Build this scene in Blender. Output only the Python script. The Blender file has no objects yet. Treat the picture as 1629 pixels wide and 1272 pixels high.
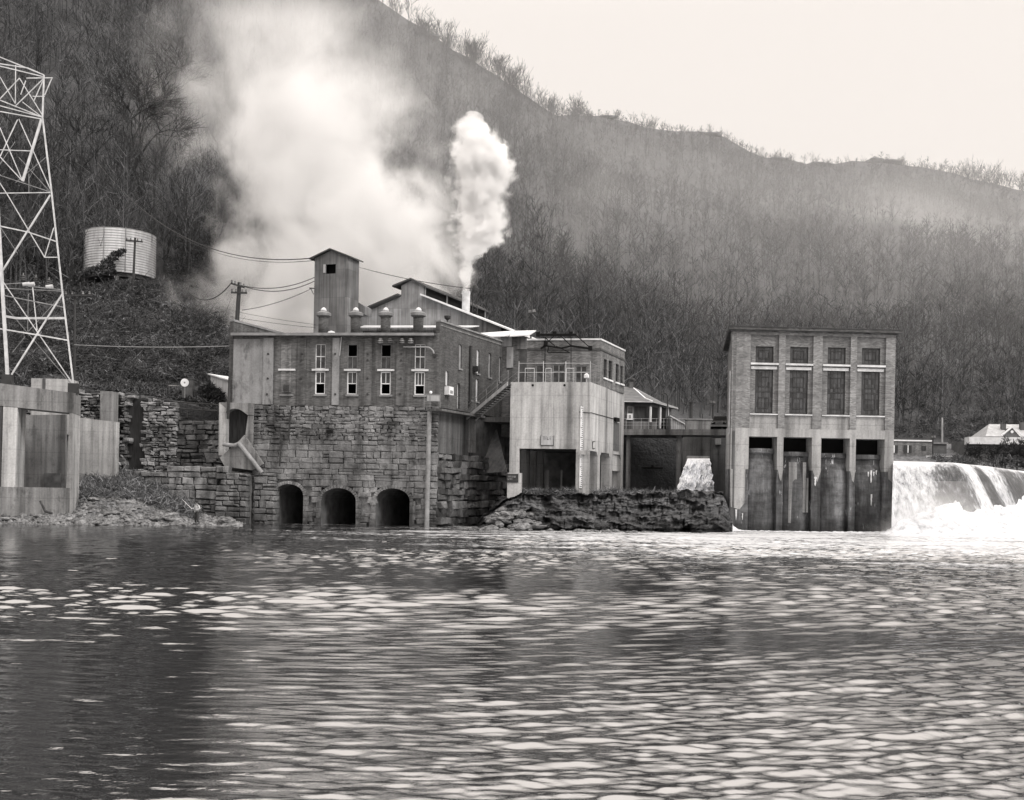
import bpy, bmesh, math, random
import numpy as np
from mathutils import Vector, Matrix, noise

R = math.radians
scene = bpy.context.scene
col = scene.collection
rng = random.Random(11)

# ------------------------------------------------------------------ camera
FPX, CX, HY, CAM_H, ROLL = 1700.0, 814.5, 785.0, 2.8, R(1.0)
cam_d = bpy.data.cameras.new("camera")
cam = bpy.data.objects.new("camera", cam_d)
col.objects.link(cam)
cam_d.sensor_width = 36.0
cam_d.lens = 36.0 * FPX / 1629.0
cam_d.shift_y = (HY - 636.0) / 1629.0
cam_d.clip_start = 0.1
cam_d.clip_end = 6000
CAM_M = Matrix.Translation((0, 0, CAM_H)) @ Matrix.Rotation(R(90), 4, 'X') @ Matrix.Rotation(ROLL, 4, 'Z')
cam.matrix_world = CAM_M
scene.camera = cam


def ray(px, py):
    v = CAM_M.to_3x3() @ Vector(((px - CX) / FPX, (HY - py) / FPX, -1.0))
    return v


def at(px, py, Y):
    """world point on the sight line of a photo point at distance Y"""
    v = ray(px, py)
    return Vector((0, 0, CAM_H)) + v * (Y / v.y)


class Frame:
    """an upright plane through two surveyed ground points; local axes: u along it, d away from the river, z up"""
    def __init__(s, p0, p1):
        s.o = Vector((p0[0], p0[1], 0))
        s.U = Vector((p1[0] - p0[0], p1[1] - p0[1], 0)).normalized()
        s.N = Vector((-s.U.y, s.U.x, 0))
        m = Matrix.Identity(4)
        m.col[0][:3] = s.U
        m.col[1][:3] = s.N
        m.col[2][:3] = (0, 0, 1)
        m.col[3][:3] = s.o
        s.m = m

    def uv(s, px, py, d=0.0):
        v = ray(px, py)
        c = Vector((0, 0, CAM_H))
        o = s.o + s.N * d
        t = (o - c).dot(s.N) / v.dot(s.N)
        p = c + v * t
        return ((p - s.o).dot(s.U), p.z)

    def u(s, px, py=700, d=0.0):
        return s.uv(px, py, d)[0]

    def z(s, px, py, d=0.0):
        return s.uv(px, py, d)[1]

    def w(s, u, d, z):
        return s.o + s.U * u + s.N * d + Vector((0, 0, z))


def F(px0, Y0, px1, Y1, py=760):
    a, b = at(px0, py, Y0), at(px1, py, Y1)
    return Frame((a.x, a.y), (b.x, b.y))


WORLD = Frame((0, 0), (1, 0))

# ------------------------------------------------------------------ node helpers
def g(v, w=0.0):
    return (min(1.0, v * (1 + .5 * w) * .972), v, min(1.0, v * (1 - w) * 1.05), 1.0)


class Nd:
    def __init__(s, name):
        s.m = bpy.data.materials.new(name)
        s.m.use_nodes = True
        s.t = s.m.node_tree
        s.n = s.t.nodes
        s.l = s.t.links
        s.b = s.n["Principled BSDF"]
        s.out = s.n["Material Output"]
        s.b.inputs["Specular IOR Level"].default_value = 0.25
        tc = s.n.new("ShaderNodeTexCoord")
        s.obj = tc.outputs["Object"]
        s.gen = tc.outputs["Generated"]

    def put(s, sock, v):
        if isinstance(v, bpy.types.NodeSocket):
            s.l.new(v, sock)
        else:
            sock.default_value = v

    def mapping(s, vec, scale=(1, 1, 1), loc=(0, 0, 0)):
        n = s.n.new("ShaderNodeMapping")
        s.l.new(vec, n.inputs[0])
        n.inputs["Scale"].default_value = scale
        n.inputs["Location"].default_value = loc
        return n.outputs[0]

    def noise(s, vec, scale=1.0, detail=4.0, rough=.55, dist=0.0):
        n = s.n.new("ShaderNodeTexNoise")
        s.l.new(vec, n.inputs["Vector"])
        n.inputs["Scale"].default_value = scale
        n.inputs["Detail"].default_value = detail
        n.inputs["Roughness"].default_value = rough
        n.inputs["Distortion"].default_value = dist
        return n.outputs[0]

    def vor(s, vec, scale=1.0, feature='F1', out="Distance"):
        n = s.n.new("ShaderNodeTexVoronoi")
        n.feature = feature
        s.l.new(vec, n.inputs["Vector"])
        n.inputs["Scale"].default_value = scale
        return n.outputs[out]

    def math(s, op, a, b=0.0, c=None, clamp=False):
        n = s.n.new("ShaderNodeMath")
        n.operation = op
        n.use_clamp = clamp
        s.put(n.inputs[0], a)
        s.put(n.inputs[1], b)
        if c is not None:
            s.put(n.inputs[2], c)
        return n.outputs[0]

    def ramp(s, fac, stops, interp='LINEAR'):
        n = s.n.new("ShaderNodeValToRGB")
        n.color_ramp.interpolation = interp
        e = n.color_ramp.elements
        while len(e) < len(stops):
            e.new(0.5)
        for i, (p, c) in enumerate(stops):
            e[i].position = p
            e[i].color = c if not isinstance(c, (int, float)) else (c, c, c, 1)
        s.l.new(fac, n.inputs[0])
        return n.outputs[0]

    def mix(s, a, b, fac, mode='MIX'):
        n = s.n.new("ShaderNodeMix")
        n.data_type = 'RGBA'
        n.blend_type = mode
        s.put(n.inputs[0], fac)
        s.put(n.inputs[6], a)
        s.put(n.inputs[7], b)
        return n.outputs[2]

    def mrange(s, v, a, b, c, d, smooth=False):
        n = s.n.new("ShaderNodeMapRange")
        if smooth:
            n.interpolation_type = 'SMOOTHSTEP'
        s.put(n.inputs[0], v)
        for i, q in enumerate((a, b, c, d)):
            n.inputs[i + 1].default_value = q
        return n.outputs[0]

    def bump(s, h, strength=.5, dist=.1):
        n = s.n.new("ShaderNodeBump")
        n.inputs["Strength"].default_value = strength
        n.inputs["Distance"].default_value = dist
        s.l.new(h, n.inputs["Height"])
        s.l.new(n.outputs[0], s.b.inputs["Normal"])
        return n.outputs[0]

    def sep(s, vec):
        n = s.n.new("ShaderNodeSeparateXYZ")
        s.l.new(vec, n.inputs[0])
        return n.outputs

    def comb(s, x, y, z):
        n = s.n.new("ShaderNodeCombineXYZ")
        for i, q in enumerate((x, y, z)):
            s.put(n.inputs[i], q)
        return n.outputs[0]

    def wallvec(s):
        o = s.sep(s.obj)
        return s.comb(s.math('ADD', o[0], o[1]), o[2], 0.0)

    def island(s):
        n = s.n.new("ShaderNodeNewGeometry")
        return n.outputs["Random Per Island"]

    def done(s, base=None, rough=.9, metal=0.0):
        if base is not None:
            s.put(s.b.inputs["Base Color"], base)
        s.put(s.b.inputs["Roughness"], rough)
        s.b.inputs["Metallic"].default_value = metal
        return s.m


M = {}

def simple(name, v, var=.25, scale=2.0, rough=.9, w=.02, bump=0.0, metal=0.0, stretch=(1, 1, 1)):
    k = Nd(name)
    nz = k.noise(k.mapping(k.obj, stretch), scale, 5)
    c = k.ramp(nz, [(.3, g(v * (1 - var), w)), (.7, g(v * (1 + var), w))])
    if bump:
        k.bump(k.noise(k.obj, scale * 6, 4), bump, .05)
    M[name] = k.done(c, rough, metal)


def concrete(name, v, streak=.5, boards=.45, w=.03, dirt=.5):
    k = Nd(name)
    big = k.ramp(k.noise(k.obj, .35, 5), [(.3, g(v * .78, w)), (.68, g(v * 1.12, w))])
    st = k.noise(k.mapping(k.obj, (1.5, 1.5, .06)), 1.0, 5, .68)
    st2 = k.noise(k.mapping(k.obj, (.9, .9, .05), (7, 3, 1)), 1.0, 3, .6)
    c = k.mix(big, k.ramp(st, [(.34, 1 - streak), (.46, 1.0 - streak * .35), (.56, 1.0), (.68, 1 + streak * .35)]), 1.0, 'MULTIPLY')
    c = k.mix(c, k.ramp(st2, [(.36, 1 - streak * .8), (.5, 1.0), (.66, 1 + streak * .25)]), 1.0, 'MULTIPLY')
    o = k.sep(k.obj)
    bz = k.math('FRACT', k.math('MULTIPLY', o[2], .55))
    line = k.ramp(bz, [(0.0, 1 - boards), (.03, 1 - boards * .2), (.06, 1.0)])
    c = k.mix(c, line, 1.0, 'MULTIPLY')
    fine = k.ramp(k.noise(k.obj, 7, 6, .7), [(.3, .78), (.65, 1.05)])
    c = k.mix(c, fine, 1.0, 'MULTIPLY')
    blot = k.ramp(k.noise(k.mapping(k.obj, (1, 1, .5)), 1.3, 6, .7), [(.3, 1 - dirt), (.48, 1.0)])
    c = k.mix(c, blot, .7, 'MULTIPLY')
    k.bump(k.noise(k.obj, 12, 5), .25, .03)
    M[name] = k.done(c, .9)


def brick(name, v, mort, row=.085, w=.03, streak=.3):
    k = Nd(name)
    vec = k.wallvec()
    b = k.n.new("ShaderNodeTexBrick")
    k.l.new(vec, b.inputs["Vector"])
    b.inputs["Color1"].default_value = g(v * .68, w)
    b.inputs["Color2"].default_value = g(v * 1.32, w)
    b.inputs["Mortar"].default_value = g(mort, w)
    b.inputs["Scale"].default_value = 1.0
    b.inputs["Brick Width"].default_value = row * 2.8
    b.inputs["Row Height"].default_value = row
    b.inputs["Mortar Size"].default_value = row * .10
    b.inputs["Bias"].default_value = 0.0
    c = b.outputs[0]
    # weathered courses and patches
    cr = k.ramp(k.noise(k.mapping(k.obj, (.35, .35, 5.0)), 1.0, 4, .7), [(.3, .72), (.7, 1.2)])
    c = k.mix(c, cr, .8, 'MULTIPLY')
    pt = k.ramp(k.noise(k.obj, .5, 6, .65), [(.32, .72), (.66, 1.18)])
    c = k.mix(c, pt, 1.0, 'MULTIPLY')
    st = k.ramp(k.noise(k.mapping(k.obj, (1.6, 1.6, .09)), 1.0, 4, .6), [(.36, 1 - streak), (.52, 1.0), (.7, 1 + streak * .5)])
    c = k.mix(c, st, 1.0, 'MULTIPLY')
    k.bump(k.noise(k.obj, 9, 5), .3, .04)
    M[name] = k.done(c, .92)


def stone(name, v, var=.45, w=.02, wet=False, scale=1.0):
    k = Nd(name)
    isl = k.ramp(k.island(), [(0, g(v * (1 - var), w)), (.5, g(v, w)), (1, g(v * (1 + var), w))])
    p = k.ramp(k.noise(k.obj, 1.6 * scale, 8, .72), [(.3, .35), (.5, .95), (.72, 1.35)])
    c = k.mix(isl, p, 1.0, 'MULTIPLY')
    st = k.ramp(k.noise(k.mapping(k.obj, (.7, .7, .16)), 1.0, 5, .65), [(.36, .40), (.5, .95), (.66, 1.2)])
    c = k.mix(c, st, 1.0, 'MULTIPLY')
    if wet:
        z = k.sep(k.obj)[2]
        wob = k.math('ADD', z, k.math('MULTIPLY', k.noise(k.obj, .8, 4), 2.2))
        c = k.mix(c, k.ramp(k.mrange(wob, 1.2, 3.0, 0, 1), [(0, .38), (1, 1.0)]), 1.0, 'MULTIPLY')
    big = k.ramp(k.noise(k.mapping(k.obj, (1, 1, .8), (3, 0, 1)), .22, 5, .65), [(.34, .45), (.46, .9), (.62, 1.2)])
    c = k.mix(c, big, .85, 'MULTIPLY')
    k.bump(k.noise(k.obj, 5 * scale, 8, .7), .9, .12)
    M[name] = k.done(c, .9)


def corrugated(name, v, w=.02):
    k = Nd(name)
    vec = k.wallvec()
    b = k.n.new("ShaderNodeTexBrick")
    k.l.new(vec, b.inputs["Vector"])
    b.offset = 0.0
    b.inputs["Color1"].default_value = g(v * .8, w)
    b.inputs["Color2"].default_value = g(v * 1.2, w)
    b.inputs["Mortar"].default_value = g(v * .55, w)
    b.inputs["Scale"].default_value = 1.0
    b.inputs["Brick Width"].default_value = .8
    b.inputs["Row Height"].default_value = 2.6
    b.inputs["Mortar Size"].default_value = .012
    c = b.outputs[0]
    st = k.ramp(k.noise(k.mapping(k.obj, (3.2, 3.2, .14)), 1.0, 5, .65), [(.34, .55), (.52, 1.0), (.68, 1.3)])
    c = k.mix(c, st, 1.0, 'MULTIPLY')
    pt = k.ramp(k.noise(k.obj, .6, 5, .6), [(.32, .75), (.66, 1.2)])
    c = k.mix(c, pt, 1.0, 'MULTIPLY')
    x = k.sep(vec)[0]
    wv = k.math('SINE', k.math('MULTIPLY', x, 70.0))
    k.bump(wv, .5, .02)
    M[name] = k.done(c, .7)


concrete("pale_concrete", .46, .48, .22, .035, .45)
concrete("power_concrete", .36, .38, .35, .035, .5)
concrete("weathered_concrete", .24, .55, .3, .03, .8)
concrete("render_plaster", .27, .30, .0, .02, .85)
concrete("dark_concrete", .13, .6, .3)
concrete("stained_concrete", .115, .6, .25, .02, .6)
brick("mill_brick", .112, .11, streak=.4)
brick("mill_side_brick", .085, .09, streak=.2)
brick("power_brick", .18, .16, streak=.12)
brick("pilaster_brick", .225, .19, streak=.12)
brick("annex_brick", .17, .16)
stone("ashlar", .19, .22, wet=True)
stone("rubble", .26, .6)
stone("dark_ashlar", .13, .5, wet=True)
stone("boulder", .20, .3, scale=1.5)
corrugated("corrugated_iron", .155)
corrugated("corrugated_iron_pale", .24)
simple("white_roof", .62, .18, 1.5, .6, stretch=(1, 1, 1))
simple("dark_roof", .06, .3, 1.5)
simple("white_paint", .72, .15, 3, .6)
simple("pale_steel", .50, .25, 2, .5)
simple("grey_steel", .22, .3, 2, .6)
simple("dark_steel", .035, .3, 2, .6)
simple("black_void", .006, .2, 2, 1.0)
simple("dark_wood_and_hollow", .045, .4, 2, .9, stretch=(4, 4, .4))  # also paints the shade in the rubble gaps and arch hollow
simple("pale_wood", .45, .3, 2, .9, stretch=(4, 4, .3))
simple("sheet_steel", .34, .3, 1.2, .6, stretch=(2, 2, .4))
simple("coping", .55, .25, 1.5, .8)
simple("dim_coping", .2, .3, 1.5, .8)
simple("wire", .05, .1, 1, .7)
simple("pale_wire", .30, .1, 1, .7)
simple("wet_slate", .08, .5, 1.5, .6)
simple("slate_roof", .12, .3, 1.2, .8, stretch=(1, 1, 4))
simple("house_wall", .10, .3, 1.2)
simple("skin", .20, .1, 3, .6)
simple("shirt", .40, .12, 3, .9)
simple("trousers", .035, .2, 3, .9)
simple("hair", .02, .2, 3, .8)


def draft():
    """dark wet concrete with pale seepage"""
    k = Nd("draft_concrete")
    c = k.ramp(k.noise(k.mapping(k.obj, (.9, .9, .12)), 1.0, 6, .7), [(.34, g(.035)), (.5, g(.09)), (.66, g(.19))])
    c = k.mix(c, k.ramp(k.noise(k.obj, .7, 6, .7), [(.34, .5), (.6, 1.15)]), 1.0, 'MULTIPLY')
    c = k.mix(c, k.ramp(k.noise(k.mapping(k.obj, (.6, .6, 3.0)), 1.0, 4, .7), [(.34, .65), (.55, 1.0)]), 1.0, 'MULTIPLY')
    a = k.noise(k.mapping(k.obj, (3.4, 3.4, .55), (2, 0, 5)), 1.0, 5, .7)
    b = k.noise(k.mapping(k.obj, (.5, .5, .45), (9, 0, 4)), 1.0, 3, .6)
    m_ = k.math('MULTIPLY', k.mrange(a, .60, .66, 0, 1), k.mrange(b, .50, .60, 0, 1))
    c = k.mix(c, g(.5), m_)
    z = k.sep(k.obj)[2]
    wet = k.mrange(k.math('ADD', z, k.math('MULTIPLY', k.noise(k.obj, .6, 4), 1.6)), 1.0, 2.4, .45, 1.0)
    c = k.mix(c, wet, 1.0, 'MULTIPLY')
    k.bump(k.noise(k.obj, 6, 6, .7), .4, .05)
    M["draft_concrete"] = k.done(c, .75)
draft()


def glass():
    k = Nd("window_glass")
    nz = k.ramp(k.noise(k.obj, 1.7, 3), [(.35, g(.012)), (.65, g(.06))])
    k.b.inputs["Specular IOR Level"].default_value = .5
    M["window_glass"] = k.done(nz, .12)
    k = Nd("steel_sash_glass")
    vec = k.wallvec()
    b = k.n.new("ShaderNodeTexBrick")
    k.l.new(vec, b.inputs["Vector"])
    b.offset = 0.0
    for nm, v in (("Color1", .025), ("Color2", .075), ("Mortar", .03)):
        b.inputs[nm].default_value = g(v)
    b.inputs["Scale"].default_value = 1.0
    b.inputs["Brick Width"].default_value = .235
    b.inputs["Row Height"].default_value = .42
    b.inputs["Mortar Size"].default_value = .008
    k.bump(k.noise(k.obj, 3, 2), .08, .05)
    k.b.inputs["Specular IOR Level"].default_value = .4
    M["steel_sash_glass"] = k.done(b.outputs[0], .22)
glass()


# ------------------------------------------------------------------ mesh builder
class MB:
    def __init__(s):
        s.v, s.f = [], []

    def poly(s, pts):
        n = len(s.v)
        s.v += [tuple(p) for p in pts]
        s.f.append(tuple(range(n, n + len(pts))))
        return s

    def box(s, u0, u1, d0, d1, z0, z1):
        return s.hexa([(u0, d0, z0), (u1, d0, z0), (u1, d1, z0), (u0, d1, z0),
                       (u0, d0, z1), (u1, d0, z1), (u1, d1, z1), (u0, d1, z1)])

    def hexa(s, p):
        n = len(s.v)
        s.v += [tuple(q) for q in p]
        s.f += [tuple(n + i for i in q) for q in
                ((0, 3, 2, 1), (4, 5, 6, 7), (0, 1, 5, 4), (1, 2, 6, 5), (2, 3, 7, 6), (3, 0, 4, 7))]
        return s

    def prism(s, pts, d0, d1):
        """outline in (u, z), pushed from d0 to d1"""
        n, k = len(s.v), len(pts)
        s.v += [(p[0], d0, p[1]) for p in pts] + [(p[0], d1, p[1]) for p in pts]
        s.f.append(tuple(range(n, n + k)))
        s.f.append(tuple(range(n + 2 * k - 1, n + k - 1, -1)))
        for i in range(k):
            j = (i + 1) % k
            s.f.append((n + i, n + k + i, n + k + j, n + j))
        return s

    def slab(s, pts, t):
        """plan polygon in 3-D points, thickened downward by t"""
        n, k = len(s.v), len(pts)
        s.v += [tuple(p) for p in pts] + [(p[0], p[1], p[2] - t) for p in pts]
        s.f.append(tuple(range(n, n + k)))
        s.f.append(tuple(range(n + 2 * k - 1, n + k - 1, -1)))
        for i in range(k):
            j = (i + 1) % k
            s.f.append((n + i, n + k + i, n + k + j, n + j))
        return s

    def tube(s, a, b, r0, r1=None, k=6, cap=True):
        a, b = Vector(a), Vector(b)
        r1 = r0 if r1 is None else r1
        ax = (b - a)
        if ax.length < 1e-6:
            return s
        ax.normalize()
        e = ax.orthogonal().normalized()
        h = ax.cross(e)
        n = len(s.v)
        for c, r in ((a, r0), (b, r1)):
            for i in range(k):
                t = 2 * math.pi * i / k
                s.v.append(tuple(c + (e * math.cos(t) + h * math.sin(t)) * r))
        for i in range(k):
            j = (i + 1) % k
            s.f.append((n + i, n + j, n + k + j, n + k + i))
        if cap:
            s.f.append(tuple(range(n + k - 1, n - 1, -1)))
            s.f.append(tuple(range(n + k, n + 2 * k)))
        return s

    def bar(s, a, b, w, t=None):
        """square section member"""
        return s.tube(a, b, w * .7, None, 4)

    def path(s, pts, r, k=5):
        for a, b in zip(pts[:-1], pts[1:]):
            s.tube(a, b, r, None, k)
        return s

    def lathe(s, c, prof, k=20):
        n = len(s.v)
        for (r, z) in prof:
            for i in range(k):
                t = 2 * math.pi * i / k
                s.v.append((c[0] + r * math.cos(t), c[1] + r * math.sin(t), c[2] + z))
        for q in range(len(prof) - 1):
            for i in range(k):
                j = (i + 1) % k
                s.f.append((n + q * k + i, n + q * k + j, n + (q + 1) * k + j, n + (q + 1) * k + i))
        s.f.append(tuple(range(n + k - 1, n - 1, -1)))
        m = n + (len(prof) - 1) * k
        s.f.append(tuple(range(m, m + k)))
        return s

    def wall(s, u0, u1, z0, z1, holes, d0=0.0, d1=.35):
        """upright wall with rectangular openings, faces and reveals only"""
        us = sorted({u0, u1} | {q for h in holes for q in (h[0], h[1])})
        zs = sorted({z0, z1} | {q for h in holes for q in (h[2], h[3])})
        us = [q for q in us if u0 <= q <= u1]
        zs = [q for q in zs if z0 <= q <= z1]
        def solid(i, j):
            if i < 0 or j < 0 or i >= len(us) - 1 or j >= len(zs) - 1:
                return False
            cu, cz = (us[i] + us[i + 1]) / 2, (zs[j] + zs[j + 1]) / 2
            return not any(h[0] < cu < h[1] and h[2] < cz < h[3] for h in holes)
        for i in range(len(us) - 1):
            for j in range(len(zs) - 1):
                if not solid(i, j):
                    continue
                a, b, c, d = us[i], us[i + 1], zs[j], zs[j + 1]
                s.poly([(a, d0, c), (b, d0, c), (b, d0, d), (a, d0, d)])
                s.poly([(b, d1, c), (a, d1, c), (a, d1, d), (b, d1, d)])
                if not solid(i - 1, j):
                    s.poly([(a, d1, c), (a, d0, c), (a, d0, d), (a, d1, d)])
                if not solid(i + 1, j):
                    s.poly([(b, d0, c), (b, d1, c), (b, d1, d), (b, d0, d)])
                if not solid(i, j - 1):
                    s.poly([(a, d0, c), (a, d1, c), (b, d1, c), (b, d0, c)])
                if not solid(i, j + 1):
                    s.poly([(a, d0, d), (b, d0, d), (b, d1, d), (a, d1, d)])
        return s

    def sphere(s, c, r, n=8, squash=(1, 1, 1)):
        prof = []
        for i in range(1, n):
            t = math.pi * i / n
            prof.append((r * math.sin(t) * squash[0], -r * math.cos(t) * squash[2]))
        return s.lathe(c, prof, n + 2)

    def mesh(s, name, mat, smooth=False):
        me = bpy.data.meshes.new(name)
        me.from_pydata(s.v, [], s.f)
        if mat:
            me.materials.append(M[mat] if isinstance(mat, str) else mat)
        if smooth:
            me.polygons.foreach_set("use_smooth", [True] * len(me.polygons))
        me.update()
        return me


def tag(o, label=None, cat=None, group=None, kind=None):
    for k, v in (("label", label), ("category", cat), ("group", group), ("kind", kind)):
        if v:
            o[k] = v
    return o


def thing(name, label, cat, m=None, group=None):
    o = bpy.data.objects.new(name, None)
    col.objects.link(o)
    o.empty_display_size = .3
    if m is not None:
        o.matrix_world = m
    o["_m"] = 0
    del o["_m"]
    TH[o.name] = Matrix(m) if m is not None else Matrix.Identity(4)
    return tag(o, label, cat, group)


TH = {}


def build(mb, name, mat, parent=None, m=None, smooth=False, label=None):
    """one mesh object; m is its own frame in the world (defaults to its parent's)"""
    o = bpy.data.objects.new(name, mb.mesh(name, mat, smooth) if isinstance(mb, MB) else mb)
    col.objects.link(o)
    if parent is not None:
        o.parent = parent
        pm = TH[parent.name]
        wm = Matrix(m) if m is not None else pm
        o.matrix_basis = pm.inverted() @ wm
    else:
        wm = Matrix(m) if m is not None else Matrix.Identity(4)
        o.matrix_world = wm
    TH[o.name] = wm
    if label:
        o["label"] = label
    return o


def copy_tree(o, parent=None):
    c = o.copy()
    col.objects.link(c)
    c.parent = parent
    for ch in list(o.children):
        copy_tree(ch, c)
    return c


# block work: each stone its own bevelled lump inside one wall mesh
def stones(mb, u0, u1, z0, z1, course, length, gap, jit, seed, depth=.25, skip=None, d0=0.0, rough=.0):
    r = random.Random(seed)
    z = z0
    while z < z1 - .05:
        h = course * r.uniform(.75, 1.3)
        if z + h > z1 - course * .4:
            h = z1 - z
        u = u0
        while u < u1 - .02:
            l = length * r.uniform(.55, 1.6)
            if u + l > u1 - length * .35:
                l = u1 - u
            hh = h
            parts = [(z, z + h)]
            if r.random() < .12 and h > course:
                q = z + h * r.uniform(.4, .6)
                parts = [(z, q), (q, z + h)]
            for (a, b) in parts:
                if skip and skip(u, u + l, a, b):
                    continue
                f = d0 - jit * r.random()
                e = gap / 2
                c = min(.06, (b - a) * .22)
                J = lambda q: r.uniform(-q, q)
                k = rough
                o = [(u + e + J(k), z_) for z_ in (a + e, b - e)]
                P = [(u + e + J(k), d0 + depth, a + e + J(k)), (u + l - e + J(k), d0 + depth, a + e + J(k)),
                     (u + l - e + J(k), d0 + depth, b - e + J(k)), (u + e + J(k), d0 + depth, b - e + J(k))]
                Q = [(p[0], f + c, p[2]) for p in P]
                cu, cz = u + l / 2, (a + b) / 2
                S = [(p[0] - math.copysign(c, p[0] - cu), f + J(k * .6), p[2] - math.copysign(c, p[2] - cz)) for p in Q]
                n = len(mb.v)
                mb.v += P + Q + S
                for i in range(4):
                    j = (i + 1) % 4
                    mb.f.append((n + i, n + j, n + 4 + j, n + 4 + i))
                    mb.f.append((n + 4 + i, n + 4 + j, n + 8 + j, n + 8 + i))
                mb.f.append((n + 8, n + 9, n + 10, n + 11))
            u += l
        z += h
    return mb
# ------------------------------------------------------------------ hills and ground
HP = np.array([-900, -400, 0, 200, 370, 500, 600, 690, 760, 880, 930, 960, 1050, 1140, 1200, 1300, 1400, 1500, 1629, 2000, 2600], float)
HB = np.array([93, 95, 97, 99, 102, 118, 128, 136, 142, 152, 156, 158, 163, 168, 170, 170, 168, 170, 172, 185, 210], float)
HPB = np.array([618, 616, 612, 610, 616, 636, 645, 650, 655, 664, 666, 668, 676, 684, 690, 700, 706, 706, 706, 706, 706], float)
HRP = np.array([-640, -480, -330, -240, -160, -75, -2, 58, 101, 181, 184, 183, 207, 210, 247, 261, 255, 272, 304, 350, 400], float)
HRY = np.array([360, 380, 400, 420, 440, 462, 480, 495, 505, 525, 580, 640, 655, 670, 690, 705, 715, 725, 735, 760, 800], float)
HA = np.array([.6, .6, .6, .62, .66, .7, .72, .74, .76, .8, .8, .8, .8, .8, .8, .8, .8, .8, .8, .8, .8], float)


def hill_pt(px, t):
    """t=0 foot, t=1 crest, t>1 falls away behind"""
    yb, yr = np.interp(px, HP, HB), np.interp(px, HP, HRY)
    b = at(px, float(np.interp(px, HP, HPB)), yb)
    r = at(px, float(np.interp(px, HP, HRP)), yr)
    a = float(np.interp(px, HP, HA))
    q = a * t + (1 - a) * t * t if t <= 1 else 1 - .55 * (t - 1)
    p = b.lerp(r, t)
    p.z = b.z + (r.z - b.z) * q
    k = math.sin(math.pi * min(max(t, 0), 1)) ** .7
    n = noise.fractal(Vector((p.x * .012, p.y * .012, 3.1)), .9, 2.1, 5)
    n2 = noise.noise(Vector((px * .012, t * 1.5, 8.0)))
    p.z += k * (n * 9.0 + n2 * 5.0)
    if t > .9:
        p.z += min(1, (t - .9) * 10) * noise.fractal(Vector((px * .03, 2.0, 1.0)), .9, 2.2, 4) * 1.6
    return p


NPX, NT = 150, 64
HPX = np.linspace(-900, 2600, NPX)
HT = np.concatenate([np.linspace(0, 1, 52) ** 1.15, np.linspace(1.05, 2.0, NT - 52)])
HG = np.array([[tuple(hill_pt(px, t)) for t in HT] for px in HPX])


def hill_sample(px, t):
    i = np.clip(np.interp(px, HPX, np.arange(NPX)), 0, NPX - 1.001)
    j = np.clip(np.interp(t, HT, np.arange(NT)), 0, NT - 1.001)
    i0, j0 = i.astype(int), j.astype(int)
    fi, fj = (i - i0)[:, None], (j - j0)[:, None]
    return (HG[i0, j0] * (1 - fi) * (1 - fj) + HG[i0 + 1, j0] * fi * (1 - fj)
            + HG[i0, j0 + 1] * (1 - fi) * fj + HG[i0 + 1, j0 + 1] * fi * fj)


def grid_obj(name, P, mat, smooth=True, **kw):
    """P: (n, m, 3) array of points"""
    n, m = P.shape[:2]
    me = bpy.data.meshes.new(name)
    idx = np.arange(n * m).reshape(n, m)
    q = np.stack([idx[:-1, :-1], idx[1:, :-1], idx[1:, 1:], idx[:-1, 1:]], -1).reshape(-1, 4)
    me.from_pydata(P.reshape(-1, 3).tolist(), [], q.tolist())
    me.materials.append(M[mat])
    if smooth:
        me.polygons.foreach_set("use_smooth", [True] * len(me.polygons))
    me.update()
    o = bpy.data.objects.new(name, me)
    col.objects.link(o)
    return tag(o, **kw)


def ground_mats():
    k = Nd("hill_floor")
    a = k.noise(k.obj, .05, 8, .7)
    b = k.noise(k.mapping(k.obj, (1, .4, .25)), .35, 6, .7)
    c = k.ramp(k.math('ADD', k.math('MULTIPLY', a, .6), k.math('MULTIPLY', b, .4)), [(.36, g(.030)), (.64, g(.088))])
    k.bump(k.noise(k.obj, 1.2, 6, .7), .8, .8)
    M["hill_floor"] = k.done(c, 1.0)
    k = Nd("bank_soil")
    a = k.noise(k.obj, .9, 8, .75)
    v = k.vor(k.mapping(k.obj, (1, 1, 2)), 2.6)
    c = k.ramp(k.math('ADD', k.math('MULTIPLY', a, .7), k.math('MULTIPLY', v, .35)), [(.3, g(.03)), (.5, g(.10)), (.75, g(.2))])
    k.bump(a, .9, .3)
    M["bank_soil"] = k.done(c, 1.0)
    # layered river rock
    k = Nd("ledge_rock")
    o = k.sep(k.obj)
    wob = k.math('ADD', o[2], k.math('MULTIPLY', k.noise(k.mapping(k.obj, (.25, .25, .25)), 1.0, 5), 1.6))
    lay = k.noise(k.comb(k.math('MULTIPLY', o[0], .25), k.math('MULTIPLY', o[1], .25), k.math('MULTIPLY', wob, 4.5)), 1.0, 6, .7)
    c = k.ramp(lay, [(.34, g(.018)), (.46, g(.085)), (.54, g(.16)), (.68, g(.34))])
    wet = k.ramp(k.mrange(k.math('ADD', o[2], k.math('MULTIPLY', k.noise(k.obj, .5, 5), 1.8)), 1.3, 2.6, 0, 1), [(0, .3), (1, 1)])
    c = k.mix(c, wet, 1.0, 'MULTIPLY')
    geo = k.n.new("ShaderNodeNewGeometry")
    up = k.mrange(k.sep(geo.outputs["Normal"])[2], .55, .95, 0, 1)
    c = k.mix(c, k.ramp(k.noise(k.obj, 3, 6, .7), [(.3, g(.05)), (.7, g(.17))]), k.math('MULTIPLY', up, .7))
    k.bump(k.math('ADD', lay, k.math('MULTIPLY', k.noise(k.obj, 2.2, 8, .75), .6)), 1.0, .7)
    M["ledge_rock"] = k.done(c, .75)
ground_mats()

grid_obj("hills", HG, "hill_floor", kind="structure")

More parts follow.
